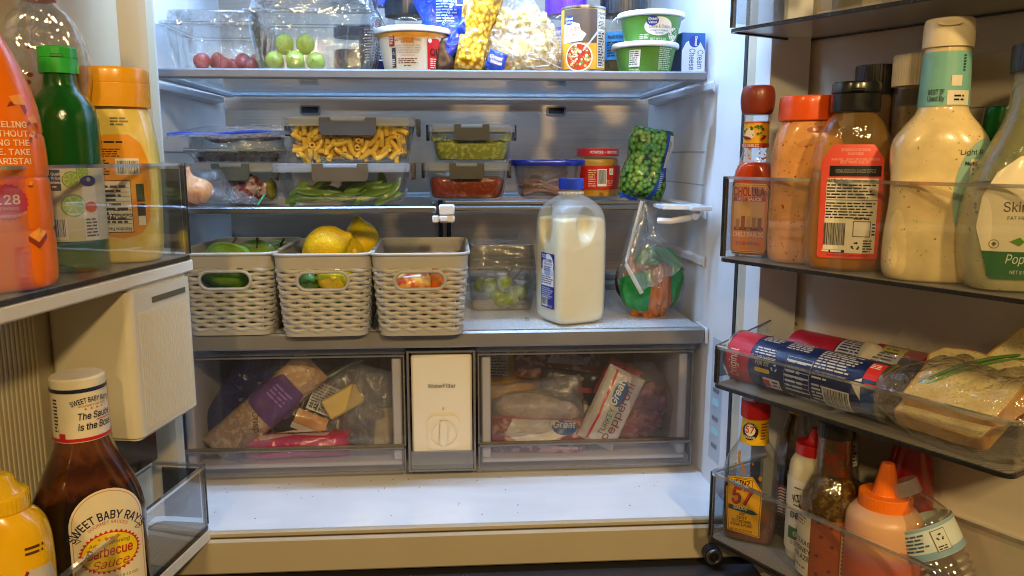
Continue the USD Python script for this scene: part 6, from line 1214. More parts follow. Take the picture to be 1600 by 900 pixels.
A.rect(0, .0520, .036, .0360, c(226, 170, 96), 3); A.text('CHOLULA', -.001, .0745, .0100, c(140, 24, 34), bold=True, layer=4, w=.037).rect(0, .0705, .038, .0052, c(190, 40, 34), 4).text('HOT SAUCE', 0, .0687, .0036, CREAM, bold=True, layer=5).text('CHILI GARLIC', 0, .0250, .0054, CREAM, bold=True, layer=5, w=.036).text('5 FL OZ (150 mL)', 0, .0150, .0036, c(40, 24, 16), layer=5, w=.028)
for k in range(5): A.rect(-.013 + .0065 * k, .0400 + .002 * (k % 2), .0046, .0130 + .003 * (k % 3), (c(180, 120, 60), c(150, 90, 50), c(200, 150, 90))[k % 3], 4)
A.rect(0, .0345, .034, .004, c(120, 60, 36), 4); A.put(hs, HL, res=.004)
# small black-capped bottle behind
sbk = Thing('spice_bottle', 'tiny clear bottle with a black cap behind the hot sauce', 'bottle', R(.040, -.108, ZR)); sbk.add('glass', Loft([(0, .018, .018), (.002, .020, .020), (.130, .020, .020), (.150, .013, .013), (.160, .011, .011)], 40, 2).mesh(), clear((.94, .93, .90))); sbk.add('contents', Loft([(.003, .018, .018), (.09, .0188, .0188), (.091, .001, .001)], 32, 0).mesh(), spotted(c(120, 60, 40), c(70, 30, 20), 200)); sbk.add('cap', ribbed(.0125, .156, .182, 30, .01), plain(c(26, 26, 28), .3))
# chipotle mayo jar
cm = Thing('mayonnaise_bottle', 'peach sauce bottle with a wide bright orange flip cap', 'bottle', R(.087, -.046, ZR), -28)
KL = Loft([(0, .030, .026, 3), (.002, .036, .031, 3.2), (.010, .0390, .0335, 3.4), (.070, .0390, .0335, 3.4), (.078, .0380, .0325, 3.2), (.090, .0390, .0335, 3.2), (.128, .0395, .0335, 3), (.150, .0350, .0315, 2.5), (.160, .0300, .0290, 2.2), (.163, .029, .028, 2)], 80, 2)
cm.add('bottle', KL.mesh(), spotted(c(232, 164, 96), c(150, 70, 30), 260, .66, .70, rough=.2, coat=.6, bump=.05), smooth=60)
cm.add('cap', Loft([(.161, .0295, .0285), (.161, .0345, .0330), (.1640, .0350, .0335), (.1860, .0340, .0325), (.1890, .0315, .0300), (.1890, .001, .001)], 72, 1).mesh(), plain(c(246, 92, 20), .3, coat=.3, vary=.03))
A = Art(43); A.poly(affinity.translate(Polygon([(-.012, .04), (.012, .04), (.014, .125), (.004, .135), (-.010, .118), (-.014, .10)]), .036, 0), c(214, 70, 40), 1); A.rect(.0375, .085, .0130, .075, c(40, 34, 30), 2); A.fine(.0325, .120, .010, .070, 14, c(226, 214, 196), 3); A.rect(.034, .052, .010, .018, c(236, 226, 206), 3)
A.poly(affinity.scale(Point(.012, .151).buffer(.012), 1, .30), c(176, 84, 60), 1); A.poly(affinity.rotate(affinity.scale(Point(.006, .138).buffer(.016), 1, .22), 14), c(206, 140, 70), 1); A.put(cm, KL, res=.005)
# honey mustard
hm = Thing('honey_mustard_bottle', 'amber honey mustard bottle with a coral label and black flip cap', 'bottle', R(.150, -.036, ZR), -24)
HM = Loft([(0, .032, .026, 3), (.002, .040, .031, 3), (.014, .0445, .0340, 3), (.060, .0440, .0335, 3), (.090, .0430, .0330, 3), (.115, .0415, .0325, 2.8), (.140, .0370, .0310, 2.5), (.158, .0290, .0275, 2.2), (.166, .0215, .0215, 2), (.172, .0205, .0205, 2)], 84, 2)
hm.add('bottle', HM.mesh(), clear((.95, .88, .72), rough=.03, gain=1.2, haze=.30, hcol=(.62, .40, .12), bump=.15, bscale=60), smooth=60)
hm.add('sauce', Loft([(z + .001, a * .965, b * .965, e) for z, a, b, e in ((.001, .036, .028, 3), (.014, .0440, .0335, 3), (.060, .0435, .033, 3), (.090, .0425, .0325, 3), (.105, .0415, .0322, 2.8))] + [(.1065, .030, .022, 2.6), (.1065, .001, .001, 2)], 70, 1).mesh(), plain(c(206, 128, 24), .25, vary=.1, scale=30, coat=.5, sss=.2), smooth=60)
hm.add('cap', Loft([(.168, .0225, .0225), (.168, .0245, .0245), (.1700, .0250, .0250), (.1860, .0248, .0248), (.1870, .0238, .0238), (.1880, .0248, .0248), (.1965, .0245, .0245), (.1990, .0225, .0225), (.1990, .001, .001)], 64, 0).mesh(), plain(c(24, 24, 26), .28, coat=.3))
hm.add('cap_lip', bx(-.007, .007, -.0275, -.0240, .1880, .1915, .001), plain(c(24, 24, 26), .28))
A = Art(45); q = Polygon([(-.027, .018), (.027, .018), (.0275, .105), (.0275, .118), (.018, .131), (-.018, .131), (-.0275, .118), (-.0275, .105)]).buffer(.003); CO = c(240, 84, 66); A.poly(q, CO, 1)
PK = c(252, 206, 196)
for k, (s_, h) in enumerate((('REFRIGERATE AFTER OPENING', .0026), ('DO NOT FREEZE', .0026), ('SHAKE WELL. DO NOT USE IF SEAL IS BROKEN', .0022), ('BEST WHEN USED BY', .0026))): A.text(s_, .002, (.1270, .1230, .1175, .1145)[k], h, PK, w=(.028, .015, .046, .028)[k])
A.rect(.003, .1065, .0500, .0110, BLACK, 2, .0005); A.text('03AUG2026 14:15 CP11', .003, .1048, .0038, c(170, 166, 160), w=.038, layer=4)
A.rect(.001, .0600, .0500, .0780, c(240, 232, 212), 2); A.text('Nutrition Facts', -.0235, .0950, .0036, BLACK, al='l', bold=True, w=.020, layer=4); A.fine(.000, .0985, .024, .0045, 1, BLACK, 3); A.fine(-.0235, .0935, .048, .016, 5, BLACK, 3); A.rect(.001, .0765, .0500, .0006, BLACK, 3); A.fine(-.0235, .0745, .048, .018, 6, c(40, 40, 40), 3)
A.bars(-.0135, .0395, .021, .026, 3, ground=False); A.rect(.0125, .0465, .017, .0165, BLACK, 3); A.rect(.0125, .0465, .0155, .0150, c(240, 232, 212), 4); A.fine(.004, .0585, .018, .003, 1, BLACK, 3); A.fine(.0222, .053, .004, .014, 4, BLACK, 3); A.recycle(.0075, .0285, .0058, BLACK, 3); A.fine(.0145, .0355, .010, .014, 5, BLACK, 3); A.rect(-.0140, .0225, .022, .0030, c(24, 40, 44), 3); A.fine(-.025, .0245, .022, .004, 1, WHITE, 4); A.text('PLEASE RECYCLE EMPTY BOTTLE', .0, .0175, .0018, c(120, 20, 20)); A.put(hm, HM, res=.005)
# ranch
ra = Thing('ranch_bottle', 'tall cream ranch dressing bottle with a teal neck sleeve and cream cap', 'bottle', R(.241, -.042, ZR), -30)
RL_ = Loft([(0, .036, .028, 3), (.002, .042, .032, 3.2), (.014, .0455, .0345, 3.3), (.050, .0445, .0335, 3.3), (.075, .0415, .0315, 3.2), (.100, .0415, .0315, 3.1), (.118, .0440, .0335, 3), (.135, .0440, .0335, 2.8), (.150, .0350, .0300, 2.4), (.160, .0260, .0250, 2.1), (.166, .0228, .0228, 2), (.170, .0222, .0222, 2), (.225, .0204, .0204, 2), (.228, .019, .019, 2)], 88, 2)
ra.add('bottle', RL_.mesh(), spotted(c(240, 216, 158), c(150, 130, 60), 240, .69, .73, rough=.22, coat=.6, bump=.04), smooth=60)
NR = Loft([(.1690, .0229, .0229), (.2200, .0212, .0212)], 72, 0); ra.add('neck_sleeve', NR.mesh(False, False), plain(c(132, 196, 186), .35, vary=.06, scale=40))
A = Art(46); A.poly(sbox(.002, .1700, .024, .1835), c(240, 232, 210), 1); A.text('BEST IF', -.0075, .1800, .0046, c(64, 70, 66), bold=True, w=.014).text('Used By', -.0075, .1740, .0046, c(64, 70, 66), bold=True, w=.015); A.fine(.008, .1800, .012, .007, 2, BLACK, 2); A.rect(.0095, .1925, .0095, .0100, c(240, 232, 210), 1); A.fine(.0145, .2170, .003, .016, 6, c(40, 90, 86), 2); A.put(ra, NR)
ra.add('cap', Loft([(.2245, .0212, .0212), (.2245, .0228, .0228), (.2440, .0224, .0224), (.2500, .0216, .0216), (.2515, .0200, .0200), (.2515, .001, .001)], 64, 1).mesh(), plain(c(240, 226, 190), .35, vary=.02)); ra.add('cap_lip', move(ext(affinity.scale(Point(0, 0).buffer(.010), 1, .28), 0, .002), (0, -.0222, .2455), rx=90), plain(c(232, 216, 178), .35))
A = Art(47); q = affinity.translate(affinity.scale(Point(0, 0).buffer(.0260, quad_segs=12), 1, 2.1), .040, .084); A.poly(q, c(150, 190, 176), 1); A.text('Light Ranch', .034, .1235, .0045, c(60, 70, 60)); A.rect(.0385, .1020, .024, .034, c(238, 230, 206), 2); A.text('Nutrition Facts', .0375, .1135, .0034, BLACK, bold=True, layer=4); A.fine(.028, .1115, .021, .026, 6, BLACK, 3); A.fine(.027, .0820, .022, .034, 10, c(60, 84, 78), 3); A.recycle(.031, .0400, .0045, BLACK, 3)
A.put(ra, RL_, res=.005)
# behind: brown jar with black lid, cream-lidded jar, green-lidded jar
j1 = Thing('spice_jar', 'brown spice jar with a black ribbed lid behind the honey mustard', 'jar', R(.128, -.105, ZR)); j1.add('jar', Loft([(0, .018, .018), (.003, .0215, .0215), (.190, .0215, .0215), (.193, .018, .018)], 44, 1).mesh(), plain(c(110, 84, 60), .2, coat=.5)); j1.add('lid', ribbed(.0225, .190, .222, 44, .012), plain(c(24, 24, 26), .35))
j2 = Thing('seasoning_jar', 'clear seasoning jar with a cream ribbed lid behind the ranch bottle', 'jar', R(.178, -.108, ZR)); j2.add('glass', Loft([(0, .021, .021), (.003, .0265, .0265), (.150, .0265, .0265), (.155, .0255, .0255), (.160, .0265, .0265), (.196, .026, .026), (.198, .023, .023)], 48, 1).mesh(), clear((.93, .92, .88), rough=.05, haze=.1, hcol=(.7, .68, .6))); j2.add('contents', Loft([(.003, .0245, .0245), (.175, .0248, .0248), (.176, .001, .001)], 36, 0).mesh(), spotted(c(150, 134, 104), c(90, 70, 40), 200)); j2.add('lid', ribbed(.0285, .196, .229, 60, .012), plain(c(236, 218, 172), .4))
j3 = Thing('herb_jar', 'brown jar with a shiny green lid between ranch and poppyseed dressings', 'jar', R(.275, -.108, ZR)); j3.add('jar', Loft([(0, .020, .020), (.003, .0245, .0245), (.135, .0245, .0245), (.138, .023, .023)], 44, 1).mesh(), plain(c(96, 60, 36), .2, coat=.5)); j3.add('lid', Loft([(.136, .024, .024), (.136, .0255, .0255), (.1400, .0260, .0260), (.168, .0255, .0255), (.171, .023, .023), (.171, .001, .001)], 48, 1).mesh(), plain(c(16, 120, 60), .2, coat=.5))
# poppyseed dressing
ps = Thing('dressing_bottle', 'flask-shaped poppyseed dressing bottle with a white and green label', 'bottle', R(.319, -.048, ZR), -16)
PL = Loft([(0, .034, .024, 2.8), (.002, .042, .030, 2.8), (.014, .0480, .0340, 2.8), (.050, .0520, .0350, 2.7), (.085, .0500, .0345, 2.6), (.115, .0400, .0320, 2.4), (.140, .0270, .0260, 2.1), (.160, .0195, .0195, 2), (.190, .0165, .0165, 2), (.200, .0165, .0165, 2)], 88, 2)
ps.add('bottle', PL.mesh(), clear((.93, .94, .88), rough=.04, haze=.22, hcol=(.62, .62, .42), bump=.25, bscale=120, gain=1.2), smooth=60)
ps.add('dressing', Loft([(.002, .040, .028, 2.8), (.014, .0465, .0325, 2.8), (.050, .0505, .0335, 2.7), (.085, .0485, .0330, 2.6), (.098, .0440, .0320, 2.5), (.099, .001, .001, 2)], 70, 1).mesh(), spotted(c(222, 210, 164), c(80, 90, 50), 260, .66, .70, rough=.25, coat=.4), smooth=60)
ps.add('residue', Loft([(.100, .0425, .0315, 2.4), (.118, .0375, .0305, 2.4), (.140, .0255, .0245, 2.1), (.160, .0182, .0182, 2), (.188, .0155, .0155, 2), (.189, .001, .001, 2)], 50, 1).mesh(), spotted(c(140, 140, 92), c(84, 110, 60), 60, .5, .66, rough=.3, coat=.4), smooth=60)
ps.add('cap', ribbed(.0200, .196, .220, 50, .010), plain(c(34, 34, 36), .3)); 
A = Art(48); q = Polygon([(-.030, .017), (.030, .017), (.043, .060), (.040, .085), (.030, .105), (.014, .118), (-.014, .118), (-.030, .105), (-.040, .085), (-.043, .060)]).buffer(.004); A.poly(q, c(236, 224, 190), 1); A.poly(q.intersection(sbox(-.1, .0, .1, .0380)), c(46, 110, 60), 2)
A.text('Skinny', .0035, .0735, .0086, c(96, 84, 60), al='r', w=.030).text('girl', .0045, .0735, .0086, c(196, 44, 44), al='l', w=.016).text('FAT FREE / SUGAR FREE', -.001, .0665, .0030, c(120, 110, 84), w=.044).text('Poppyseed', .0005, .0275, .0082, CREAM, slant=.2, w=.044).text('NET 8 FL OZ (237mL)', .000, .0180, .0032, CREAM, w=.034)
A.disc(-.0315, .0445, .0040, c(110, 100, 74), 2).disc(-.0315, .0445, .0034, c(236, 224, 190), 3); A.poly(affinity.translate(Polygon([(-.002, .0005), (0, .0022), (.002, .0005), (0, -.0022)]), -.0315, .0445), c(110, 100, 74), 4)
A.poly(affinity.translate(Polygon([(-.012, .004), (.012, .004), (.009, -.004), (-.009, -.004)]).buffer(.001), .004, .0535), c(196, 120, 60), 2); A.disc(.004, .058, .012, c(120, 96, 70), 3, .0022); A.poly(affinity.translate(Polygon([(-.012, 0), (-.004, .004), (0, 0), (-.004, -.004)]), -.008, .0470), c(90, 150, 40), 3).disc(.008, .0470, .0042, c(226, 170, 96), 3).disc(.014, .0460, .0036, c(236, 214, 170), 3); A.put(ps, PL, res=.005)
# topmost bin: things glimpsed
for s_, lab, col in ((.115, 'small bare glass bottle in the topmost right bin', (.93, .93, .90)), (.175, 'taller glass jar just right of the small bottle in the topmost bin', (.90, .90, .86))):
    t = Thing('glass_bottle', lab, 'bottle', R(s_, -.06, 1.3975)); t.add('glass', Loft([(0, .013, .013), (.002, .016, .016), (.035, .016, .016), (.048, .009, .009), (.085, .008, .008)], 36, 2).mesh(), clear(col, gain=1.3)); t.add('cap', ribbed(.0095, .083, .098, 24, .01), plain(c(60, 60, 62), .3))
t = Thing('seasoning_packet', 'white and yellow packet at the right of the topmost bin', 'packet', R(.27, -.06, 1.3975), -30); t.add('packet', pillow(.08, .07, .02, 99), film(c(222, 206, 160)))
# --- shallow bin: cans, bread, snack packs
ZB = .9675
def lying(F, s0, t0, r, L, z, tilt=0):                                # cylinders along the door: a local frame whose z runs along the bin
    p = F.at(s0, t0, z + r); a = math.degrees(math.atan2(F.u[1], F.u[0])); return p, (0, 90 + tilt, a)
p, rt = lying(RD, .006, -.042, .0315, .2, ZB, 0)
dc = Thing('dough_can', 'blue and red cardboard dough can lying at the front of the shallow bin', 'can', p, rot=rt)
CC = Loft([(.004, .0310, .0310), (.205, .0310, .0310)], 72, 0); NB = c(22, 40, 100)
dc.add('tube', CC.mesh(False, False), plain(NB, .35, vary=.06, coat=.3))
def tin(z, sg): return Loft([(z, .0295, .0295), (z + sg * .001, .0322, .0322), (z + sg * .0045, .0322, .0322), (z + sg * .0055, .0305, .0305), (z + sg * .0055, .0290, .0290), (z + sg * .002, .0280, .0280), (z + sg * .002, .001, .001)], 64, 0)
m = tin(.204, 1).mesh(); dc.add('tin_end', m, plain(c(186, 178, 160), .22, metal=.9)); m = tin(.005, -1).mesh(); m.faces = np.array(m.faces)[:, ::-1]; dc.add('tin_end', m, plain(c(186, 178, 160), .22, metal=.9))
# reading runs along the can (local z); the printed side faces the room (local +y after the turn)
class _Along:
    """u along the can from its far end, v upward round the wall; v = 0 at the side facing the room."""
    def __init__(s, r, ph): s.r = r; s.ph = ph
    def wrap(s, P, off):
        a = s.ph + P[:, 1] / s.r; return np.stack([-(s.r + off) * np.sin(a), s.sg * (s.r + off) * np.cos(a), P[:, 0]], -1)
    sg = -1
AL = _Along(.0310, 0.0)
A = Art(50); A.poly(sbox(.0045, -.06, .040, .065), c(196, 28, 48), 1); A.text('Original', .0225, -.002, .0120, CREAM, rot=90, w=.036)
A.poly(sbox(.188, .018, .2045, .044), c(214, 50, 44), 1); A.poly(Polygon([(.176, .012), (.190, -.006), (.188, .018)]), WHITE, 1); A.poly(sbox(.190, -.055, .2045, .018), c(40, 80, 150), 1); A.fine(.189, .040, .012, .008, 3, WHITE, 2)
A.bars(.160, -.016, .030, .026, 1); PB = c(206, 212, 226)
A.fine(.046, .050, .030, .014, 4, PB, 2); A.fine(.082, .050, .038, .018, 5, PB, 2); A.fine(.128, .046, .050, .030, 8, PB, 2); A.fine(.046, .026, .034, .010, 3, PB, 2)
A.text('BAKE MORE', .060, .010, .0045, c(230, 200, 90), bold=True).text('FOR IT!', .060, .004, .0040, c(230, 200, 90), bold=True); A.rect(.061, -.002, .022, .005, c(236, 196, 60), 2, .002); A.recycle(.078, .004, .006, PB, 2)
A.rect(.073, -.018, .024, .016, c(236, 226, 226), 2, .001); A.fine(.074, -.012, .010, .010, 2, c(60, 60, 80), 3); A.rect(.066, -.018, .009, .011, c(206, 60, 80), 3)
A.rect(.109, .000, .034, .046, PB, 1); A.rect(.109, .000, .0332, .0452, NB, 2); [A.rect(.109, .018 - k * .0058, .033, .0008 if k % 3 else .002, PB, 3) for k in range(7)]; A.fine(.0945, .020, .026, .040, 7, PB, 3); A.fine(.129, .012, .024, .008, 2, WHITE, 3); A.fine(.130, .000, .018, .022, 5, PB, 3); A.fine(.094, -.024, .050, .012, 3, PB, 3)
A.put(dc, AL, res=.005)
p, rt = lying(RD, .040, -.108, .0315, .2, ZB, 0)
d2 = Thing('dough_can', 'second dough can lying behind the blue one, red end and silver-white panel showing', 'can', p, rot=rt); d2.add('tube', CC.mesh(False, False), plain(c(30, 44, 96), .35, coat=.3)); d2.add('tin_end', tin(.204, 1).mesh(), plain(c(186, 178, 160), .22, metal=.9))
A2 = _Along(.0310, 1.0); A = Art(51); A.poly(sbox(.0045, -.05, .070, .06), c(196, 28, 48), 1); A.poly(sbox(.072, -.03, .150, .05), c(214, 216, 222), 1); A.fine(.075, .045, .072, .07, 16, c(40, 50, 110), 2); A.put(d2, A2, res=.006)
p, rt = lying(RD, .150, -.112, .028, .2, ZB + .010, 0)
rc = Thing('snack_tube', 'red snack tube with a yellow badge lying at the back of the shallow bin', 'tube', p, rot=rt); RCL = Loft([(0, .026, .026), (.001, .0275, .0275), (.188, .0275, .0275), (.189, .026, .026)], 60, 0); rc.add('tube', RCL.mesh(), plain(c(170, 24, 34), .3, coat=.4))
A2 = _Along(.0275, .7); A = Art(52); A.poly(sbox(.014, -.015, .040, .02), c(222, 206, 40), 1); A.fine(.017, .016, .020, .028, 5, c(60, 60, 20), 2); A.poly(sbox(.085, .004, .185, .018), c(226, 220, 210), 1); A.bars(.125, .009, .06, .012, 2, ground=False); A.recycle(.098, -.012, .009, WHITE, 2); A.poly(sbox(.040, -.030, .110, -.010), c(222, 214, 204), 1); A.fine(.042, -.012, .066, .016, 3, c(80, 20, 20), 2); A.put(rc, A2, res=.006)
t = Thing('snack_bag', 'red and yellow crisp packet crumpled between the cans and the bread', 'bag', R(.215, -.085, ZB), rot=(-30, 12, -40)); m = pillow(.10, .062, .030, 101, crinkle=.008); t.add('bag_film', m, film(c(206, 60, 40)))
A = Art(53); [A.disc(x, z, q, c(238, 178, 60), 1, q * .7) for x, z, q in ((-.02, .035, .012), (.005, .022, .014), (.028, .040, .010), (-.038, .018, .008))]; A.put(t, Shrink(m), off=.001)
t = Thing('paper_packet', 'cream crumpled paper packet behind the blue dough can', 'packet', R(.155, -.085, ZB + .03), rot=(-40, 20, -50)); t.add('packet', pillow(.05, .04, .02, 103, crinkle=.006), plain(c(226, 214, 186), .6))
# bread
CRUMB = spotted(c(250, 226, 164), c(226, 188, 120), 300, .58, .66, rough=.75, bump=.6); CRUST = spotted(c(228, 178, 104), c(204, 140, 70), 40, .5, .7, rough=.6, bump=.3)
bo = np.array(RD.at(.290, -.062, ZB)); ang_ = math.degrees(math.atan2(RD.u[1], RD.u[0]))
sl_ = affinity.scale(Polygon([(-.052, 0), (.052, 0), (.054, .062), (.060, .080), (.050, .094), (.022, .098), (0, .096), (-.022, .098), (-.050, .094), (-.060, .080), (-.054, .062)]).buffer(.003), .86, .86, origin=(0, 0))
def slice_(label, loc, rot, half):
    t = Thing('bread_slice', label, 'bread', loc, rot=rot); p = sl_.intersection(half) if half is not None else sl_
    p = p.buffer(-.006).buffer(.006); a = ext(p.buffer(-.0022), 0, .0165); b = ext(p.difference(p.buffer(-.0024)), .0006, .0158)
    for m_ in (a, b):
        v_, f_ = trimesh.remesh.subdivide_to_size(np.array(m_.vertices), np.array(m_.faces), .006, max_iter=8); v_ = v_ + ((meshkit.fbm(v_ * 60, 3, 4)[:, None] - .5) * .0022); m_.vertices, m_.faces = v_, f_
    t.add('crumb', a, CRUMB); t.add('crust', b, CRUST); return t
HALF = Polygon([(-.06, -.01), (.06, -.01), (-.06, .11)]); full = None
for k in range(2):
    slice_('%s slice of the leaning pair of white bread in the shallow bin' % ('lower', 'upper')[k], np.array(RD.at(.276 + .003 * k, -.024 - .009 * k, ZB + .008 + .0165 * k)), (30, 0, ang_ + 3 * k - 3), None)
slice_('cut half sandwich slice standing corner up behind the bread stack', np.array(RD.at(.300, -.098, ZB + .030)), (66, 4, ang_ + 8), Polygon([(-.06, -.01), (.06, -.01), (.0, .09)]))
bgm = Thing('bread_bag', 'clear zip bag with a green seal around the sliced bread', 'bag', RD.at(.285, -.062, ZB + .001), ang_)
bgp = pillow(.165, .120, .078, 111, crinkle=.010, cf=24, nx=44, nz=36); bgp = move(bgp, (0.012, .058, .036), rx=90); bgm.add('bag_film', bgp, clear((.97, .97, .96), rough=.09, haze=.05, hcol=(.9, .86, .78), bump=.8, bscale=40, gain=1.8, f0=.09), smooth=60)
def mouth(u, v):
    x = -.062 - .055 * u * (1 - .3 * v); y = -.048 + .115 * v - .012 * u; z = .012 + .050 * v + .050 * u * v + .004 * np.sin(9 * v + 3 * u) - .008 * u; return np.stack([x, y, z], -1)
bgm.add('bag_film', sheet(mouth, 20, 26), clear((.97, .97, .96), rough=.09, haze=.08, bump=.9, bscale=38, gain=1.2), smooth=60)
def seal(u, v): return np.stack([-.100 + .15 * v, -.050 + .10 * v, .010 + .088 * v - .03 * v * v + .006 * u], -1)
bgm.add('zip_seal', tube([(-.084 + .108 * q, -.052 + .100 * q, .004 + .150 * q - .070 * q * q) for q in np.linspace(.24, 1, 14)], .0019, 6), plain(c(84, 140, 62), .4))
bgm.add('zip_seal', tube([(-.079 + .108 * q, -.054 + .100 * q, .002 + .150 * q - .070 * q * q) for q in np.linspace(.24, 1, 14)], .0012, 6), plain(c(96, 150, 76), .4))
# --- lowest bin
ZQ = .7625
st_ = Thing('steak_sauce_bottle', 'clear steak sauce bottle with a red cap and yellow labels at the bin\'s far end', 'bottle', R(.034, -.044, ZQ), -30)
FL_ = Loft([(0, .026, .018, 4), (.002, .0335, .0225, 4.5), (.090, .0345, .0235, 5), (.105, .0330, .0230, 4), (.122, .0230, .0195, 2.6), (.132, .0175, .0170, 2), (.160, .0150, .0150, 2), (.164, .0148, .0148, 2)], 84, 2)
st_.add('glass', FL_.mesh(), clear((.95, .96, .93), rough=.02, gain=1.4, f0=.06), smooth=60); st_.add('sauce', Loft([(.002, .026, .017, 4), (.003, .0320, .0212, 4.5), (.044, .0325, .0218, 4.8), (.0445, .02, .012, 4), (.0445, .001, .001, 3)], 60, 1).mesh(), plain(c(120, 66, 18), .22, vary=.1, scale=30, coat=.5), smooth=60)
A = Art(54); [A.poly(affinity.scale(Point(rr.uniform(-.02, .022), rr.uniform(.072, .118)).buffer(rr.uniform(.0012, .0030)), .8, 1.3), c(190, 130, 30), 0, name='drops') for k in range(18)]; A.put(st_, FL_, off=-.0012, res=.005)
NF = Loft([(.1290, .0182, .0178), (.1620, .0154, .0154)], 60, 0); st_.add('neck_label', NF.mesh(False, False), plain(c(240, 194, 26), .35))
A = Art(55); A.disc(-.0035, .1465, .0102, BLACK, 1, .0112); A.disc(-.0035, .1480, .0068, CREAM, 2, .0074); A.text('57', -.0035, .1445, .0085, c(196, 40, 30), bold=True, layer=4, w=.0105).text('SAUCE', -.0035, .1375, .0030, WHITE, bold=True, layer=4).text('STEAK, GRILL & DIP', -.0035, .1560, .0022, WHITE, arc=.009, layer=4, w=.020); A.fine(.010, .158, .010, .022, 6, c(150, 90, 20), 2); A.put(st_, NF, res=.004)
st_.add('cap', ribbed(.0180, .1625, .1850, 40, .008), plain(c(206, 30, 36), .3, coat=.3, vary=.03))
A = Art(56); q = Polygon([(-.021, .086), (.010, .090), (.0185, .078), (.0225, .0720), (.0215, .010), (-.0185, .014), (-.0225, .070), (-.020, .074)]); q = affinity.translate(q, -.006, 0); A.poly(q, c(240, 182, 26), 1); A.poly(q.buffer(-.0012).difference(q.buffer(-.0018)), BLACK, 2); A.rect(-.010, .0800, .029, .0115, BLACK, 2, .001); A.rect(-.010, .0800, .0278, .0103, c(240, 182, 26), 3, .001)
A.text('HEINZ', -.010, .0765, .0075, BLACK, bold=True, layer=5, w=.023).text('57', -.0068, .0520, .0215, c(60, 14, 12), bold=True, layer=4, w=.0265, slant=.12).text('57', -.0078, .0528, .0205, c(206, 50, 36), bold=True, layer=5, w=.0255, slant=.12); A.poly(Polygon([(-.024, .050), (.006, .046), (.013, .042), (.006, .040), (-.024, .044)]), c(40, 74, 80), 5); A.text('SAUCE', -.009, .0450, .0038, WHITE, bold=True, layer=6)
for k, s_ in enumerate(('ADD', 'ZEST', 'TO CHICKEN,', 'STEAK & PORK!')): A.text(s_, -.007, .0370 - k * .0050, .0036, c(60, 40, 16), bold=True, w=(.007, .013, .025, .027)[k])
A.text('NET WT 10 OZ (284g)', -.007, .0155, .0026, c(70, 46, 20), w=.027); A.put(st_, FL_, res=.005)
gb = Thing('soy_bottle', 'dark brown glass bottle with a gold cap behind the steak sauce', 'bottle', R(.062, -.100, ZQ), -30); gb.add('glass', Loft([(0, .024, .024), (.002, .028, .028), (.095, .028, .028), (.099, .0265, .0265), (.103, .028, .028), (.135, .0265, .0265), (.155, .020, .020), (.170, .0165, .0165)], 56, 2).mesh(), clear((.62, .55, .48), rough=.04, gain=1.5, f0=.06)); gb.add('contents', Loft([(.003, .026, .026), (.085, .0265, .0265), (.086, .001, .001)], 40, 0).mesh(), plain(c(40, 22, 14), .2, coat=.4)); gb.add('label', Loft([(.03, .0283, .0283), (.072, .0283, .0283)], 48, 0).mesh(False, False), plain(c(120, 70, 80), .4)); A = Art(57); A.fine(-.02, .07, .03, .036, 9, c(226, 214, 200)); A.put(gb, Loft([(.03, .0286, .0286), (.072, .0286, .0286)], 48, 0)); gb.add('cap', ribbed(.0175, .165, .182, 36, .01), plain(c(190, 140, 40), .3, metal=.5))
cb2 = Thing('clear_bottle', 'clear bottle with a black-printed back label behind the cream squeeze bottle', 'bottle', R(.110, -.112, ZQ)); cb2.add('glass', Loft([(0, .022, .022), (.002, .025, .025), (.14, .025, .025), (.165, .016, .016), (.18, .014, .014)], 44, 2).mesh(), clear((.88, .87, .84), gain=1.4)); cb2.add('cap', ribbed(.0155, .176, .196, 30, .01), plain(c(40, 40, 42), .3))
A = Art(58); A.rect(0, .130, .024, .03, c(226, 226, 220), 1); A.fine(-.011, .142, .022, .026, 6, BLACK, 2); A.put(cb2, Loft([(.1, .0252, .0252), (.150, .0235, .0235)], 44, 0))
ki = Thing('garlic_sauce_bottle', 'cream squeeze bottle with a red nozzle cap and cream label', 'bottle', R(.108, -.064, ZQ), -36)
KI = Loft([(0, .024, .024), (.002, .028, .028), (.110, .0285, .0285), (.124, .0255, .0255), (.132, .0195, .0195), (.136, .018, .018)], 64, 2); ki.add('bottle', KI.mesh(), plain(c(232, 218, 172), .3, coat=.3, sss=.2, vary=.04), smooth=60)
KL2 = Loft([(.012, .0289, .0289), (.104, .0290, .0290)], 64, 0); ki.add('label', KL2.mesh(False, False), plain(c(240, 230, 200), .4)); A = Art(59); A.text("KINDER'S", .004, .0800, .0085, c(50, 40, 30), bold=True, w=.040, arc=.05).fine(-.016, .0960, .020, .003, 1, c(90, 80, 60)).fine(-.016, .0740, .030, .003, 1, c(90, 80, 60)); A.text('DELUXE', .000, .0560, .0075, c(40, 34, 28), bold=True); A.rect(0, .0360, .045, .0150, c(40, 110, 60), 1); A.text('GARLIC', 0, .0335, .0055, CREAM, bold=True); A.text('EST. 1946', 0, .0225, .0050, c(60, 54, 44)).text('NET WT', 0, .0150, .0036, c(60, 54, 44)); A.put(ki, KL2)
ki.add('cap', cat_([ribbed(.0215, .1330, .1460, 40, .006), Loft([(.1455, .0130, .0130), (.1480, .0080, .0080), (.1640, .0045, .0045), (.1645, .001, .001)], 32, 1).mesh()]), plain(c(206, 30, 36), .28, coat=.3))
gz = Thing('glaze_bottle', 'round-shouldered glass bottle of brown glaze with a rust label', 'bottle', R(.150, -.042, ZQ), -40)
GZ = Loft([(0, .030, .030), (.002, .0340, .0340), (.080, .0345, .0345), (.096, .0340, .0340), (.112, .0290, .0290), (.128, .0215, .0215), (.140, .0195, .0195), (.176, .0190, .0190), (.178, .0175, .0175)], 72, 2)
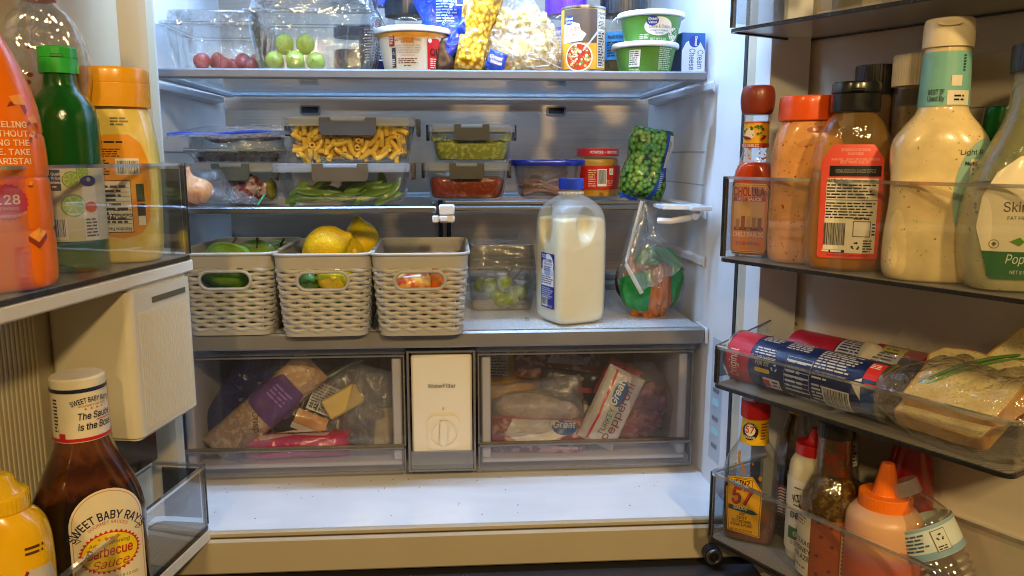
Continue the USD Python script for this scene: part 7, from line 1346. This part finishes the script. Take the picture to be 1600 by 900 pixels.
gz.add('glass', GZ.mesh(), clear((.84, .80, .60), rough=.03, gain=1.5, f0=.06, bump=.15, bscale=150), smooth=60); gz.add('glaze', Loft([(.003, .030, .030), (.004, .0325, .0325), (.070, .0330, .0330), (.094, .0325, .0325), (.110, .0275, .0275), (.126, .020, .020), (.127, .001, .001)], 56, 1).mesh(), spotted(c(78, 56, 22), c(130, 110, 50), 120, .5, .66, rough=.2, coat=.4), smooth=60); gz.add('glaze', Loft([(.128, .0185, .0185), (.172, .0178, .0178), (.173, .001, .001)], 40, 0).mesh(), spotted(c(120, 40, 24), c(84, 60, 40), 40, .5, .6, rough=.25, coat=.4))
G2 = Loft([(.006, .0348, .0348), (.082, .0350, .0350)], 72, 0); gz.add('label', G2.mesh(False, False), plain(c(160, 78, 40), .35, vary=.05)); A = Art(60)
A.rect(-.030, .0440, .034, .075, c(236, 224, 200), 1); A.text('TEXAS', -.024, .0440, .0058, c(70, 50, 30), bold=True).text('HONEY', -.024, .0350, .0058, c(70, 50, 30), bold=True).text('GLAZE', -.024, .0260, .0058, c(70, 50, 30), bold=True); A.fine(-.044, .0780, .026, .012, 3, c(140, 120, 90), 2); A.fine(-.040, .0180, .024, .004, 1, c(120, 100, 70), 2)
for x, z in ((-.004, .076), (.010, .072), (.000, .060), (.012, .050), (-.004, .036), (.010, .020), (-.003, .014)): A.text('*', x, z - .004, .0085, c(90, 40, 20), layer=2)
A.rect(.0320, .0380, .022, .066, c(214, 196, 160), 1); A.fine(.0225, .069, .018, .060, 12, c(70, 50, 36), 2); A.put(gz, G2); gz.add('cap', ribbed(.0205, .172, .190, 40, .01), plain(c(36, 34, 34), .3))
rb_ = Thing('ketchup_bottle', 'tall dark red bottle in the shade behind the squeeze bottle', 'bottle', R(.200, -.112, ZQ)); rb_.add('bottle', Loft([(0, .024, .020), (.003, .028, .023), (.12, .029, .024), (.150, .022, .02), (.175, .015, .015), (.18, .014, .014)], 48, 2).mesh(), plain(c(150, 24, 26), .22, coat=.4)); rb_.add('cap', ribbed(.017, .178, .196, 30, .01), plain(c(170, 30, 30), .3))
nz_ = Thing('squeeze_bottle', 'frosted squeeze bottle of pink sauce with a bright orange nozzle', 'bottle', R(.210, -.050, ZQ), -30)
SQ = Loft([(0, .034, .034), (.002, .0385, .0385), (.010, .0395, .0395), (.092, .0395, .0395), (.100, .0375, .0375), (.108, .030, .030), (.110, .024, .024)], 72, 2); SQM = usdkit.material(stage, '/World/Looks/squeeze_sauce', {'g': ('texture_coordinate', {}), 'sx': ('separate_xyz', {}), 'n': ('noise_texture', {'scale': 40}), 'ad': ('math', {'math_type': 'multiply_add', 'value2': .006}), 'r': ('rgb_ramp', {'ramp': [(.0, c(206, 100, 60)), (.052, c(210, 104, 70)), (.056, c(196, 110, 110)), (.064, c(206, 130, 124)), (.070, c(224, 168, 128)), (.12, c(230, 176, 136))]}), 'p': ('principled_bsdf', {'roughness': .4, 'subsurface_weight': .3, 'subsurface_scale': .01, 'coat_weight': .2, 'coat_roughness': .3})}, [('g.object', 'sx.vector'), ('g.object', 'n.vector'), ('n.fac', 'ad.value1'), ('sx.z', 'ad.value3'), ('ad.value', 'r.fac'), ('r.color', 'p.base_color')], 'p.BSDF')
nz_.add('bottle', SQ.mesh(), SQM, smooth=60); nz_.add('nozzle_cap', cat_([ribbed(.0275, .1080, .1230, 48, .005), Loft([(.1220, .0150, .0150), (.1240, .0135, .0135), (.1560, .0070, .0070), (.1575, .0055, .0055), (.1575, .001, .001)], 40, 1, mod=lambda V, th: np.concatenate([V[:, :, :2] * (1 + .035 * np.sign(np.sin(18 * th)))[None, :, None], V[:, :, 2:]], -1)).mesh()]), plain(c(246, 120, 20), .3, coat=.2, vary=.03))
wb = Thing('water_bottle', 'clear ribbed plastic water bottle with a pale blue label tilted in the lowest bin', 'water bottle', R(.302, -.080, ZQ - .012), rot=(-8, -28, -30))
WB = Loft([(0, .022, .022), (.002, .030, .030)] + [(.010 + .004 * k, .0315 - .0022 * (k % 2), .0315 - .0022 * (k % 2)) for k in range(20)] + [(.094, .032, .032), (.126, .032, .032), (.134, .0285, .0285), (.148, .019, .019), (.154, .0135, .0135), (.160, .0135, .0135)], 72, 1)
wb.add('bottle', WB.mesh(), clear((.93, .94, .93), rough=.03, gain=1.7, f0=.08), smooth=60); wb.add('cap', ribbed(.0155, .157, .172, 40, .012), clear((.85, .86, .85), rough=.1, haze=.4, hcol=(.75, .75, .72))); WLB = Loft([(.0935, .0326, .0326), (.1270, .0326, .0326)], 72, 0); wb.add('label', WLB.mesh(False, False), plain(c(206, 218, 216), .35)); A = Art(61); A.poly(sbox(-.06, .0940, .06, .1010), c(132, 166, 190), 1); A.poly(sbox(-.06, .1235, .06, .1268), c(140, 172, 192), 1); A.fine(-.034, .1215, .040, .019, 5, c(70, 96, 120), 2); A.rect(.0155, .1105, .0150, .022, c(50, 48, 44), 2); A.rect(.0155, .1105, .0138, .0208, c(206, 212, 206), 3); A.recycle(.0155, .1135, .0052, BLACK, 4); A.fine(.0100, .1055, .011, .005, 2, BLACK, 4); A.put(wb, WLB)
yg = Thing('relish_packet', 'yellow-green packet at the lower right corner of the picture', 'packet', R(.352, -.105, ZQ), rot=(-50, 0, -50)); yg.add('packet', pillow(.07, .06, .02, 121), film(c(110, 112, 30)))
